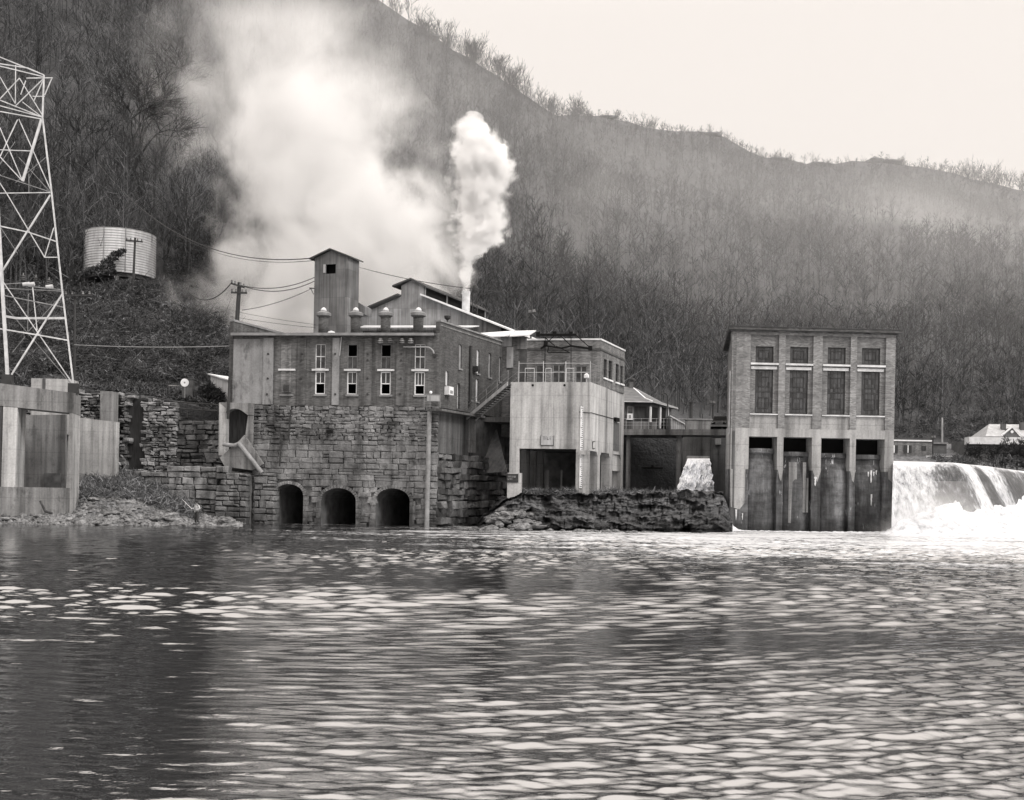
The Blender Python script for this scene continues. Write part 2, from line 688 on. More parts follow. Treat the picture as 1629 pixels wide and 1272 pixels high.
# bench of land between the river walls and the foot of the hills
P = []
for px in HPX:
    front = np.interp(px, [-900, 330, 420, 690, 800, 1150, 1180, 1430, 2600], [93.0, 93.0, 97, 99, 113.5, 113.5, 136, 138, 175])
    fpy = np.interp(px, [-900, 130, 205, 280, 350, 420, 700, 800, 1165, 1185, 2600], [612, 618, 626, 638, 655, 652, 655, 688, 688, 752, 752])
    b = hill_pt(px, 0)
    zf = at(px, fpy, front).z
    r = []
    for q in np.linspace(0, 1, 8):
        y = front + (b.y - front) * q
        x = b.x * y / b.y
        r.append((x, y, zf + (b.z - zf) * q ** 1.2 + .15 * noise.noise(Vector((x * .3, y * .3, 0))) - .02))
    r.append((b.x * (b.y + 9) / b.y, b.y + 9, b.z - .6))
    r.insert(0, (r[0][0], front, -3.0))
    P.append(r)
grid_obj("ground", np.array(P), "hill_floor", smooth=False, kind="structure")

# river bed, reaching past everything
P = np.array([[(x, y, -1.6) for y in (-200, 60, 200, 900, 2500)] for x in (-2500, -200, 0, 200, 2500)], float)
grid_obj("river_bed", P, "bank_soil", smooth=False, kind="structure")

# stony bank on the left
P = []
for px in np.linspace(-420, 402, 110):
    row = []
    for q in np.linspace(0, 1, 34):
        y0 = float(np.interp(px, [-420, 0, 390, 402], [74, 75.5, 79, 86]))
        y = y0 + (93.5 - y0) * q
        hmax = float(np.interp(px, [-420, 0, 118, 135, 215, 260, 310, 402], [2.4, 2.6, 3.0, 4.7, 4.8, 3.4, 1.7, .3]))
        x = at(px, 780, y).x
        z = -.35 + hmax * q ** .8 + .22 * noise.fractal(Vector((x * .6, y * .6, 0)), .8, 2.2, 5)
        row.append((x, y, z))
    P.append(row)
grid_obj("riverbank", np.array(P), "bank_soil", kind="structure")


def bank_z(px, y):
    y0 = float(np.interp(px, [-420, 0, 390, 402], [74, 75.5, 79, 86]))
    q = max(0, (y - y0) / (93.5 - y0))
    hmax = float(np.interp(px, [-420, 0, 118, 135, 215, 260, 310, 402], [2.4, 2.6, 3.0, 4.7, 4.8, 3.4, 1.7, .3]))
    x = at(px, 780, y).x
    return -.35 + hmax * q ** .8 + .22 * noise.fractal(Vector((x * .6, y * .6, 0)), .8, 2.2, 5)

# rock shelf under the concrete block and the bridge
P = []
for px in np.linspace(760, 1166, 330):
    row = []
    f0 = float(np.interp(px, [760, 790, 820, 1000, 1120, 1150, 1163], [86.5, 84, 82, 82, 83.5, 85, 88]))
    top = float(np.interp(px, [760, 800, 840, 1000, 1100, 1150, 1160], [.5, 2.4, 2.9, 3.0, 3.35, 3.3, 2.0]))
    for q in np.linspace(0, 1, 96):
        if q < .62:
            zz = q / .62
            n = noise.fractal(Vector((px * .02, zz * 1.2, 0)), .8, 2.1, 5)
            lv = zz * 6 + n * 1.1 + px * .004
            stepf = (math.floor(lv) + min(1, (lv % 1) * 3.5)) / 6
            under = 1.1 * noise.fractal(Vector((px * .035, math.floor(lv) * 7.1, 4)), .8, 2.1, 4)
            fn = noise.fractal(Vector((px * .035, zz * 9.0 + px * .012, 3)), .7, 2.1, 6)
            crk = abs(noise.noise(Vector((px * .03 + math.floor(lv) * 3.3, .5, 9))))
            y = f0 + max(0, zz * 1.2 + stepf * 2.9 - px * .004 / 6 * 2.9) + under * 1.15 + n * .4 + fn * .32 + (.35 if crk < .03 else 0) - (1.0 if .22 < zz < .46 else 0) * .5
            ragged = .32 * noise.fractal(Vector((px * .05, 1.0, 5)), .8, 2.1, 5)
            z = -.5 + (top + .5 + ragged) * zz + .10 * fn
        else:
            zz = (q - .62) / .38
            y = f0 + 3.6 + zz * 26
            z = top + .32 * noise.fractal(Vector((px * .05, 1.0, 5)), .8, 2.1, 5) * max(0, 1 - zz * 4) + .2 * noise.fractal(Vector((px * .05, y * .35, 2)), .8, 2.2, 5) * min(1, zz * 4) - .1
        row.append((at(px, 800, max(80, y)).x, y, z))
    P.append(row)
grid_obj("rock_shelf", np.array(P), "ledge_rock", kind="structure")


# ------------------------------------------------------------------ river
def water_mat():
    k = Nd("river_water")
    o = k.sep(k.obj)
    fine = k.noise(k.mapping(k.obj, (3.2, 6.4, 1)), 1.0, 4, .62, .5)
    bm = k.n.new("ShaderNodeBump")
    bm.inputs["Strength"].default_value = .16
    bm.inputs["Distance"].default_value = .05
    k.l.new(fine, bm.inputs["Height"])
    k.b.inputs["IOR"].default_value = 3.7
    k.b.inputs["Specular IOR Level"].default_value = .5
    k.l.new(bm.outputs[0], k.b.inputs["Normal"])
    k.done(g(.012), .015)
    # foam carried down from the falls
    fx = k.mrange(o[0], -42, 16, 0, 1)
    fy = k.mrange(o[1], 14, 66, 0, 1)
    near = k.math('MULTIPLY', fx, fy)
    st = k.noise(k.mapping(k.obj, (.075, .30, 1)), 1.0, 6, .66, 1.2)
    f2 = k.noise(k.mapping(k.obj, (1.4, 6.0, 1)), 1.0, 6, .75)
    s = k.math('ADD', k.math('MULTIPLY', st, .46), k.math('MULTIPLY', f2, .54))
    th = k.mrange(near, 0, .95, .70, .42)
    fac = k.mrange(k.math('SUBTRACT', s, th), -.02, .10, 0, .68)
    foam = k.n.new("ShaderNodeBsdfDiffuse")
    foam.inputs["Color"].default_value = g(.64, .02)
    mx = k.n.new("ShaderNodeMixShader")
    k.l.new(fac, mx.inputs[0])
    k.l.new(k.b.outputs[0], mx.inputs[1])
    k.l.new(foam.outputs[0], mx.inputs[2])
    k.l.new(mx.outputs[0], k.out.inputs[0])
    M["river_water"] = k.m
    k = Nd("foam")
    n1 = k.noise(k.mapping(k.obj, (1.2, 1.2, .8)), 1.0, 7, .7)
    c = k.ramp(n1, [(.30, g(.26)), (.44, g(.52)), (.60, g(.76, .01))])
    k.bump(n1, .7, .4)
    M["foam"] = k.done(c, .9)
    k = Nd("falling_water")
    n1 = k.noise(k.mapping(k.obj, (3.0, 3.0, .32)), 1.0, 6, .68, .3)
    n2 = k.noise(k.mapping(k.obj, (.30, .30, .02)), 1.0, 3, .5)
    thick = k.math('ADD', k.math('MULTIPLY', n1, .7), k.math('MULTIPLY', n2, .5))
    c = k.ramp(thick, [(.46, g(.13)), (.55, g(.40)), (.63, g(.85, .01))])
    k.bump(n1, .6, .3)
    M["falling_water"] = k.done(c, .6)
    k = Nd("white_water")
    n1 = k.noise(k.mapping(k.obj, (3.2, 3.2, .6)), 1.0, 7, .72, .4)
    c = k.ramp(n1, [(.26, g(.5)), (.38, g(.85)), (.5, g(.96, .01))])
    k.bump(n1, .4, .3)
    M["white_water"] = k.done(c, .7)
water_mat()

P = np.array([[(x, y, -.2) for y in (-200, -40, 0, 40, 90, 140)] for x in np.linspace(-320, 320, 30)])
grid_obj("river_depth", P, "river_water", kind="structure")


def big_grid(name, P, mat, **kw):
    n, m = P.shape[:2]
    idx = np.arange(n * m, dtype=np.int32).reshape(n, m)
    q = np.stack([idx[:-1, :-1], idx[1:, :-1], idx[1:, 1:], idx[:-1, 1:]], -1).reshape(-1, 4)
    me = bpy.data.meshes.new(name)
    me.vertices.add(n * m)
    me.vertices.foreach_set("co", P.astype(np.float32).ravel())
    me.loops.add(q.size)
    me.loops.foreach_set("vertex_index", q.ravel())
    me.polygons.add(len(q))
    me.polygons.foreach_set("loop_start", np.arange(0, q.size, 4, dtype=np.int32))
    me.polygons.foreach_set("loop_total", np.full(len(q), 4, dtype=np.int32))
    me.polygons.foreach_set("use_smooth", np.ones(len(q), dtype=bool))
    me.materials.append(M[mat])
    me.update(calc_edges=True)
    o = bpy.data.objects.new(name, me)
    col.objects.link(o)
    return tag(o, **kw)


def river():
    """river surface with its own chop: many crossing wave trains, rougher and calmer in patches"""
    rg = np.random.default_rng(17)
    ys = [4.0]
    while ys[-1] < 94:
        ys.append(ys[-1] + max(.036, .0030 * ys[-1]))
    ys = np.array(ys)
    tx = np.linspace(-.80, .80, 1000)
    X = tx[:, None] * (ys[None, :] + 13)
    Y = np.broadcast_to(ys[None, :], X.shape)
    step = np.maximum(.036, .0030 * Y)
    # domain warp so that the trains bend round the eddies
    WX = X + 2.2 * np.sin(.09 * Y + .05 * X + 1) + 1.3 * np.sin(.21 * X - .13 * Y)
    WY = Y + 1.6 * np.sin(.07 * X + .11 * Y) + .8 * np.sin(.23 * X + 2)
    # calm and rough patches, long across the stream
    pa = np.zeros_like(X)
    for i in range(16):
        kx, ky = rg.normal(0, .05), rg.normal(0, .16)
        pa += np.sin(kx * WX + ky * WY + rg.uniform(0, 6.28))
    pa = 1 / (1 + np.exp(-1.1 * pa / np.sqrt(8) * 1.9))
    side = np.clip((X + .30 * Y) / (.55 * Y + 4), 0, 1)
    amp = (.42 + .85 * pa) * (.52 + .58 * side) * np.interp(Y, [8, 16, 30, 60], [.92, 1.1, 1.6, 2.3])
    sm = lambda v, a, b: np.clip((v - a) / (b - a), 0, 1) ** 2 * (3 - 2 * np.clip((v - a) / (b - a), 0, 1))
    amp *= 1 - .62 * np.exp(-((Y - 20.5 - .10 * X) / 1.5) ** 2) * sm(X, -3, 4)
    amp *= 1 - .60 * np.exp(-((Y - 33 + .1 * X) / 2.2) ** 2) * sm(X, -9, 2) * sm(-X, -12, -2)
    amp *= 1 + .3 * np.exp(-((Y - 26) / 4.5) ** 2) * sm(-X, 0, 6)
    amp *= 1 - .25 * sm(-X / Y, .18, .40) * sm(-Y, -17, -11)
    amp *= 1 - .50 * sm(-X / Y, .16, .38) * sm(Y, 36, 48)
    Z = np.zeros_like(X)
    for i in range(130):
        lam = .10 * (1.05 / .10) ** (rg.uniform(0, 1) ** 1.7)
        th = rg.normal(math.pi / 2, .30)
        k = 2 * math.pi / lam
        fade = np.clip((lam / step - 2.0) / 1.5, 0, 1)
        a = .060 * lam / (2 * math.pi) * (1.4 if lam < .3 else 1 if lam < .6 else .62)
        grp = .5 + .5 * np.sin(rg.normal(0, .25) / lam ** .5 * X + rg.normal(0, .45) / lam ** .5 * Y + rg.uniform(0, 6.28))
        Z += a * fade * (.25 + 1.25 * grp) * np.sin(k * (math.cos(th) * WX + math.sin(th) * WY) + rg.uniform(0, 6.28))
    Z = Z * amp
    Z = np.where(Z > 0, Z * (1 + 2 * np.minimum(Z, .12)), Z * .8)
    Z -= Z.mean()
    Z = np.clip(Z, -.3, .3)
    big_grid("river", np.stack([X, Y, Z], -1), "river_water", kind="structure")
river()
# ------------------------------------------------------------------ brick mill on its stone base
FM = F(365.5, 88.6, 698.0, 86.6)                       # river front
cz = FM.z(698, 511)                                    # parapet height at the corner
def level_on(px, py, z):
    v = ray(px, py)
    return Vector((0, 0, CAM_H)) + v * ((z - CAM_H) / v.z)
_cor = FM.w(FM.u(698, 600), 0, 0)
_far = level_on(799, 544, cz)
FS = Frame((_cor.x, _cor.y), (_far.x, _far.y))         # flank towards the concrete block
SL = (_far.to_2d() - _cor.to_2d()).length
uL, uR = FM.u(364.5, 590), FM.u(698, 600)
zB = FM.z(540, 645)                                    # brick starts
zE = FM.z(540, 534.5)                                  # eave
zP = cz
mill = thing("brick_mill", "long dark brick mill with tall windows standing on a stone base with three arches", "mill", FM.m)

COLS = [(692, 760), (910, 977), (1138, 1207), (1370, 1440)]
X = lambda zx: 340 + zx / 4.287
holes, wins = [], []
zu1, zu0 = FM.z(540, 547), FM.z(540, 586.5)
zl1, zl0 = FM.z(540, 590.5), FM.z(540, 627)
for a, b in COLS:
    ua, ub = FM.u(X(a) - .2, 590), FM.u(X(b) + .2, 590)
    holes += [(ua, ub, zu0, zu1), (ua, ub, zl0, zl1)]
    wins.append((ua, ub))
ba, bb = FM.u(447, 590), FM.u(463, 590)                # bricked-up bay
mb = MB().wall(uL, uR, zB - .05, zE + .25, holes, 0, .4)
build(mb, "front_wall", "mill_brick", mill)
mb = MB().box(ba, bb, -.03, -.004, zl0, zu1)
for z_ in np.linspace(zl0 + .3, zu1 - .2, 14):
    mb.box(ba + .06, bb - .06, -.04, -.031, z_, z_ + .10)
build(mb, "blocked_window", "annex_brick", mill, label="bricked-up bay")
ac = build(MB().box(FM.u(448.5), FM.u(462), -.28, -.031, FM.z(455, 624), FM.z(455, 611)), "air_conditioner", "weathered_concrete", mill)
mb = MB()
for q in range(6):
    z_ = FM.z(455, 622.5) + q * .09
    mb.box(FM.u(450.5), FM.u(460), -.30, -.281, z_, z_ + .05)
build(mb, "grille", "dark_steel", ac)
# plastered end bay and pale rendered strips
for a, b, c, e in ((366.2, 416.5, 539, 642),):
    build(MB().box(FM.u(a), FM.u(b), -.045, -.004, FM.z(400, e), FM.z(400, c)), "plaster_panel", "render_plaster", mill)
# shallow piers between the bays
for a, b in ((417, 433), (472, 485), (527, 538), (578, 590), (629, 643)):
    build(MB().box(FM.u(a), FM.u(b), -.12, -.002, zB + .05, zE - .15), "wall_pier", "render_plaster" if a in (417, 527) else "mill_brick", mill)
for a in (425, 478.5, 532.5, 584, 636):
    for py in (563, 573, 602, 627):
        if rng.random() < .8:
            u_ = FM.u(a + rng.uniform(-1, 1)); z_ = FM.z(a, py)
            build(MB().tube((u_, -.17, z_), (u_, -.121, z_), .09, None, 8), "anchor_plate", "dark_steel", mill)
# pale bars across the bays, sills
for a, b in [(455 - 13.5, 455 + 13)] + [(X(q) - 6.5, X(r) + 4) for q, r in COLS]:
    build(MB().box(FM.u(a), FM.u(b), -.16, -.004, zu0 - .17, zu0 - .02), "sill", "coping", mill)
for a, b in [(444, 465)] + [(X(q) - 3, X(r) + 1.5) for q, r in COLS]:
    build(MB().box(FM.u(a), FM.u(b), -.14, -.004, zl0 - .16, zl0 - .004), "sill", "dim_coping", mill)

def sash(u0, u1, z0, z1, parent, frame_mat, bars, openlow, d=.14, t=.06, openup=False):
    fr = MB()
    for a, b, c, e in ((u0, u0 + t, z0, z1), (u1 - t, u1, z0, z1), (u0 + t, u1 - t, z1 - t, z1), (u0 + t, u1 - t, z0, z0 + t)):
        fr.box(a, b, d - .05, d + .05, c, e)
    f = build(fr, "window", frame_mat, parent)
    zm = z0 + (z1 - z0) * bars[0]
    m_ = MB()
    if bars[0] > 0:
        m_.box(u0 + t, u1 - t, d - .04, d + .03, zm - .035, zm + .035)
    for i in range(1, bars[1]):
        x = u0 + (u1 - u0) * i / bars[1]
        m_.box(x - .02, x + .02, d - .03, d + .02, (zm if openlow else z0 + t), (zm if openup else z1 - t))
    if m_.v:
        build(m_, "sash_bars", frame_mat, f)
    g_ = MB()
    if not openup:
        g_.box(u0 + t, u1 - t, d, d + .015, zm if bars[0] > 0 else z0 + t, z1 - t)
    if not openlow and bars[0] > 0:
        g_.box(u0 + t, u1 - t, d, d + .015, z0 + t, zm - .036)
    if g_.v:
        build(g_, "pane", "window_glass", f)
    return f

for i, (ua, ub) in enumerate(wins):
    sash(ua, ub, zu0, zu1, mill, "coping" if i in (0, 3) else "dim_coping", (.5, 2), False, openup=(i in (1, 2)))
    sash(ua, ub, zl0, zl1, mill, "white_paint" if i != 1 else "coping", (.48 if i < 3 else .42, 3 if i == 3 else 2), True, t=.09)
# black sheet painted in for the dark of the rooms behind
build(MB().box(uL + .5, uR - .5, 1.4, 1.5, zB, zE), "dark_room_sheet", "black_void", mill)

# flat roof and its thin eave
deep = 9.5
sh = FM.N * 0
sdir = (FS.U.dot(FM.U), FS.U.dot(FM.N))
def back(u, d, z):
    return (u + sdir[0] * d, sdir[1] * d, z)
mb = MB().slab([(uL + .3, -.55, zE + .18), (uR - .35, -.55, zE + .18), back(uR - .35, SL - .4, zE + .55), back(uL + .3, SL - .4, zE + .55)], .16)
build(mb, "roof", "dark_roof", mill)
build(MB().box(uL + .3, uR - .35, -.60, -.551, zE - .02, zE + .20), "eave_board", "dim_coping", mill)
# flank walls with raking parapets
FL = Frame(tuple((FM.o + FM.U * (uL)).to_2d()), tuple((FM.o + FM.U * uL + FS.U).to_2d()))
lm = MB().prism([(0, zB - .05), (SL, zB - .05), (SL, zP - .2), (0, zP)], -.35, 0)
build(lm, "flank_wall", "mill_brick", mill, FL.m)
build(MB().prism([(-.05, zP + .004), (SL, zP - .196), (SL, zP - .02), (-.05, zP + .18)], -.42, .07), "parapet_coping", "dim_coping", mill, FL.m)
build(MB().box(uL - .01, uR, SL * sdir[1] - .3, SL * sdir[1] - .01, zB, zE + .2), "rear_wall", "mill_brick", mill)

XS = lambda zx: 660 + zx / 5.783
YS = lambda zy: 480 + zy / 5.783
SW = []   # flank windows: px range, top, bottom
for x0, x1, y0, y1 in ((392, 418, 385, 610), (555, 580, 435, 655), (662, 688, 465, 690), (762, 782, 505, 730),
                       (272, 298, 630, 768), (382, 410, 745, 980), (490, 516, 700, 900), (552, 576, 705, 915)):
    a, b = FS.u(XS(x0)), FS.u(XS(x1))
    z1, z0 = FS.z((XS(x0) + XS(x1)) / 2, YS(y0)), FS.z((XS(x0) + XS(x1)) / 2, YS(y1))
    SW.append((a, b, z0, z1))
mb = MB().wall(.001, SL, zB - .05, zP, SW, 0, .35)
build(mb, "flank_wall", "mill_side_brick", mill, FS.m)
build(MB().box(.0, SL, -.08, .43, zP + .004, zP + .14), "parapet_coping", "dim_coping", mill, FS.m)
mb = MB().box(.2, SL, -.05, -.002, FS.z(760, 562) + 1.35, FS.z(760, 562) + 1.47)
build(mb, "string_course", "annex_brick", mill, FS.m)
for i, (a, b, z0, z1) in enumerate(SW):
    # arched head filling the square top corners
    r_ = (b - a) / 2
    arc = [(a + r_ - r_ * math.cos(q), z1 - r_ + r_ * math.sin(q)) for q in np.linspace(0, math.pi, 9)]
    hd = MB().prism([(a, z1 + .0)] + [(p[0], p[1] - .0) for p in arc[1:5]][::1], .02, .3)
    hd = MB()
    hd.prism(arc[:5] + [(a, z1)], .02, .3)
    hd.prism(arc[4:] + [(b, z1)], .02, .3)
    build(hd, "arched_head", "mill_side_brick", mill, FS.m)
    if i == 5:
        d = build(MB().box(a + .05, b - .05, .2, .26, z0, z1), "door", "pale_wood", mill, FS.m)
        build(MB().tube((b - .3, .12, z0 + 1), (b - .3, .2, z0 + 1), .05), "handle", "dark_steel", d, FS.m)
    else:
        fr = MB()
        t = .14
        fr.box(a, a + t, .1, .2, z0, z1).box(b - t * 2.2, b, .1, .2, z0, z1).box(a + t, b - t * 2.2, .1, .2, (z0 + z1) / 2 - .06, (z0 + z1) / 2 + .06)
        f = build(fr, "window", "pale_steel" if i in (1, 4, 6, 7) else "grey_steel", mill, FS.m)
        build(MB().box(a + t, b - t * 2.2, .15, .17, z0, z1), "pane", "window_glass", f, FS.m)
        build(MB().box(a - .12, b + .12, -.1, -.003, z0 - .14, z0 - .003), "sill", "dim_coping", mill, FS.m)
build(MB().box(.6, SL - .3, .9, 1.0, zB, zP - 1), "dark_room_sheet", "black_void", mill, FS.m)  # black sheet again, for room darkness behind the flank windows
# white window unit, lamp box, downpipe
a = build(MB().box(FS.u(707, 620), FS.u(714, 620), -.45, -.004, FS.z(710, 628), FS.z(710, 615)), "air_conditioner", "white_paint", mill, FS.m)
build(MB().box(FS.u(708.4, 620), FS.u(712.6, 620), -.47, -.451, FS.z(710, 626), FS.z(710, 621)), "grille", "grey_steel", a, FS.m)
build(MB().box(FS.u(749.5), FS.u(753.5), -.5, -.004, FS.z(751, 590), FS.z(751, 582)), "vent_hood", "dark_steel", mill, FS.m)
u_ = FS.u(744.3)
build(MB().tube((u_, -.14, FS.z(744.3, 646)), (u_, -.14, FS.z(744.3, 549)), .11, None, 8), "downpipe", "dark_steel", mill, FS.m)

# four round roof ventilators
for c, half in ((514.6, 8), (565.8, 8), (613.4, 8), (665.4, 8.3)):
    u_ = FM.u(c, 515, 1.6); zt = FM.z(c, 502, 1.6); z0 = zE + .1
    r_ = half / 19.2
    k = build(MB().lathe((u_, 1.6, z0), [(r_, 0), (r_ * .98, zt - z0)], 18), "roof_ventilator", "mill_side_brick", mill, smooth=True)
    build(MB().lathe((u_, 1.6, zt - .12), [(r_ * 1.05, 0), (r_ * 1.48, .10), (r_ * 1.52, .32), (r_ * 1.2, .40), (r_ * .5, .5), (r_ * .35, .52)], 18), "cap", "dim_coping", k)
    build(MB().lathe((u_, 1.6, zt + .405), [(r_ * .62, 0), (r_ * .55, .13), (r_ * .28, .26), (.02, .3)], 14), "finial", "coping", k)
build(MB().lathe((FM.u(527, 533, -.2), -.2, zE + .2), [(.35, 0), (.25, .14), (.02, .22)], 10), "roof_cowl", "coping", mill)

# insulator bracket under the eave
br = MB()
za = FM.z(628, 548)
br.bar((FM.u(597), -.5, za), (FM.u(660), -.5, za), .05)
for c in (600, 629, 657):
    br.bar((FM.u(c), -.5, za), (FM.u(c), -.02, za + .25), .04)
rack = build(br, "insulator_rack", "dark_steel", mill)
for c in (605, 620, 638.6, 652.6):
    build(MB().lathe((FM.u(c), -.5, za), [(.10, 0), (.26, .08), (.14, .16), (.26, .22), (.12, .32), (.18, .40), (.05, .46)], 10), "insulator", "weathered_concrete", rack)
pts = [(FM.u(640), -.25, FM.z(640, 552))] + [(FM.u(677 + 12 * math.sin(q)), -.25, FM.z(677, 552.5 + 12 * (1 - math.cos(q)))) for q in np.linspace(0, 1.5, 6)]
build(MB().path(pts, .06), "conduit", "pale_wire", mill)
build(MB().tube((FM.u(689), -.3, FM.z(689, 565.5)), (FM.u(689), -.02, FM.z(689, 565.5)), .16, None, 8), "conduit_outlet", "dark_steel", mill)
build(MB().path([(FM.u(541), -.14, FM.z(541, 536)), (FM.u(538.5), -.14, FM.z(538, 566))], .05), "hanging_cable", "pale_wire", mill)

# ---- the stone base
zW = -.8
arches = [(436, 482.5, 771, 832), (510, 566.5, 776, 835), (597.5, 652, 775, 837)]
AR = []
for a, b, t_, bt in arches:
    a, b = FM.u(a, 800), FM.u(b, 800)
    AR.append(((a + b) / 2, (b - a) / 2, FM.z(540, t_)))
def spring(c):
    return c[2] - c[1] * .72
def in_arch(u, z, grow=0.0):
    for c, r, zt in AR:
        s_ = zt - r * .72
        if z < s_ + 0 and abs(u - c) < r + grow:
            return True
        if z >= s_ and ((u - c) / (r + grow)) ** 2 + ((z - s_) / (r * .72 + grow)) ** 2 < 1:
            return True
    return False
def skip(u0, u1, z0, z1):
    return any(in_arch(u, z, .06) for u in (u0 + .12, (u0 + u1) / 2, u1 - .12) for z in (z0 + .1, z1 - .1))
uBL = FM.u(402.5, 740)
base = MB()
zmid = FM.z(540, 700)
stones(base, uBL, uR + .02, zW, zmid, .44, .95, .008, .07, 5, .5, skip, rough=.05)
stones(base, uBL - .0, uR + .02, zmid, zB - .05, .30, .55, .008, .11, 6, .5, None, rough=.08)
# ring stones round each arch
for c, r, zt in AR:
    s_ = zt - r * .72
    nv = 19
    for i in range(nv):
        a0, a1 = math.pi * i / nv + .012, math.pi * (i + 1) / nv - .012
        P = []
        for q in (a0, a1):
            P.append((c - r * math.cos(q), s_ + r * .72 * math.sin(q)))
            P.append((c - (r + .26) * math.cos(q), s_ + (r * .72 + .26) * math.sin(q)))
        base.prism([P[0], P[1], P[3], P[2]], -.06 - .07 * rng.random(), .5)
    z = s_
    while z > zW:
        h = rng.uniform(.4, .6)
        for sg in (-1, 1):
            w_ = rng.uniform(.32, .5)
            base.prism([(c + sg * r, z - h + .03), (c + sg * (r + w_), z - h + .03), (c + sg * (r + w_), z), (c + sg * r, z)], -.03 - .08 * rng.random(), .5)
        z -= h
build(base, "stone_base", "ashlar", mill)
back_ = MB()
hl = [(c - r - .02, c + r + .02, zW - .1, zt + .02) for c, r, zt in AR]
back_.wall(uBL + .02, uR, zW, zB - .1, hl, .22, .5)
build(back_, "mortar_core", "ashlar", mill)
for c, r, zt in AR:
    s_ = zt - r * .72
    prof = [(c - r, zW)] + [(c - r * math.cos(q), s_ + r * .72 * math.sin(q)) for q in np.linspace(0, math.pi, 15)] + [(c + r, zW)]
    tn = MB()
    for (p, q) in zip(prof[:-1], prof[1:]):
        tn.poly([(p[0], .2, p[1]), (q[0], .2, q[1]), (q[0] + 1.5, 9, q[1]), (p[0] + 1.5, 9, p[1])])
    tn.poly([(p[0] + 1.5, 9, p[1]) for p in prof])
    build(tn, "tailrace_tunnel", "wet_slate", mill)
# pipes down the river front
u_ = FM.u(682, 740)
p_ = build(MB().tube((u_, -.35, FM.z(681, 838)), (u_ + .05, -.35, FM.z(684, 655)), .19, None, 10), "drain_pipe", "grey_steel", mill)
build(MB().path([(FM.u(463), -.22, FM.z(463, 652)), (FM.u(460), -.22, FM.z(460, 700))], .07), "drain_pipe", "dark_steel", mill)
build(MB().path([(FM.u(450), -.2, FM.z(450, 690)), (FM.u(446.5), -.2, FM.z(446.5, 742))], .07), "drain_pipe", "dark_steel", mill)
fr = MB()
for a, b in (((489, 690), (489, 702)), ((489, 683), (504, 683)), ((489, 683), (489, 702))):
    fr.bar((FM.u(a[0]), -.27, FM.z(*a)), (FM.u(b[0]), -.27, FM.z(*b)), .04)
build(fr, "iron_bracket", "dark_steel", mill)
build(MB().box(FM.u(520), FM.u(530), -.24, -.1, FM.z(525, 689), FM.z(525, 684)), "weep_hole", "black_void", mill)
# flank below the brick: concrete skirt, ledge and rough stone
zL = FS.z(700, 652)
SK = MB().wall(.01, FS.u(752, 690), FS.z(715, 722), zL - .15, [], .02, .4)
build(SK, "concrete_skirt", "stained_concrete", mill, FS.m)
build(MB().box(FS.u(746, 690), FS.u(753, 690), -.25, .019, FS.z(750, 720), zL - .15), "skirt_post", "weathered_concrete", mill, FS.m)
st = MB(); stones(st, .0, FS.u(806, 740), -1.0, FS.z(715, 722), .6, 1.2, .05, .5, 9, .6, rough=.12)
build(st, "stone_base", "dark_ashlar", mill, FS.m)
build(MB().wall(.0, FS.u(806, 740), -1.0, zL - .2, [], .25, .5), "mortar_core", "wet_slate", mill, FS.m)
build(MB().slab([(-1.1, -.9, zL), (FS.u(757, 660), -.9, zL), (FS.u(757, 660), .3, zL), (-1.1, .3, zL)], .18), "landing", "dark_concrete", mill, FS.m)

# sign board and railing on the landing
sb = thing("notice_board", "small pale blank board behind a wire rail at the river corner of the brick mill", "sign", Matrix.Translation(FM.w(FM.u(690), -.7, zL)) @ FM.m.to_3x3().to_4x4())
du = lambda px: FM.u(px, 640, -.7) - FM.u(690, 640, -.7)
hz = lambda py: FM.z(690, py, -.7) - zL
build(MB().box(du(681), du(701), -.03, .03, hz(637.5), hz(628.5)), "panel", "sheet_steel", sb)
rl = MB()
for px in (676.5, 686, 702):
    rl.bar((du(px), -.06, 0.0), (du(px), -.06, hz(626)), .03)
for py in (627, 638, 647):
    rl.bar((du(676.5), -.06, hz(py)), (du(702), -.06, hz(py)), .025)
build(rl, "rail", "grey_steel", sb)
build(MB().sphere((du(686.5), 0, hz(624)), .13), "lamp_globe", "white_paint", sb)
# flood lamp on the parapet corner
fl = thing("flood_lamp", "small dark lamp perched on the parapet at the corner of the brick mill", "lamp", Matrix.Translation(FS.w(FS.u(712), .2, zP + .14)))
build(MB().tube((0, 0, 0), (0, 0, .25), .05), "stem", "dark_steel", fl)
build(MB().lathe((0, 0, .25), [(.10, 0), (.26, .16), (.28, .34), (.05, .38)], 10), "shade", "dark_steel", fl)
# ------------------------------------------------------------------ corrugated elevator tower
FT = F(499, 100.2, 552, 99.2, 480)
T = thing("elevator_tower", "tall corrugated iron tower with a small dark opening under its gable", "tower", FT.m)
a, b = FT.u(499.5, 480), FT.u(552.5, 480)
z0, ze, zp = 8.0, FT.z(500, 410.8), FT.z(526, 398)
up = (a + b) / 2
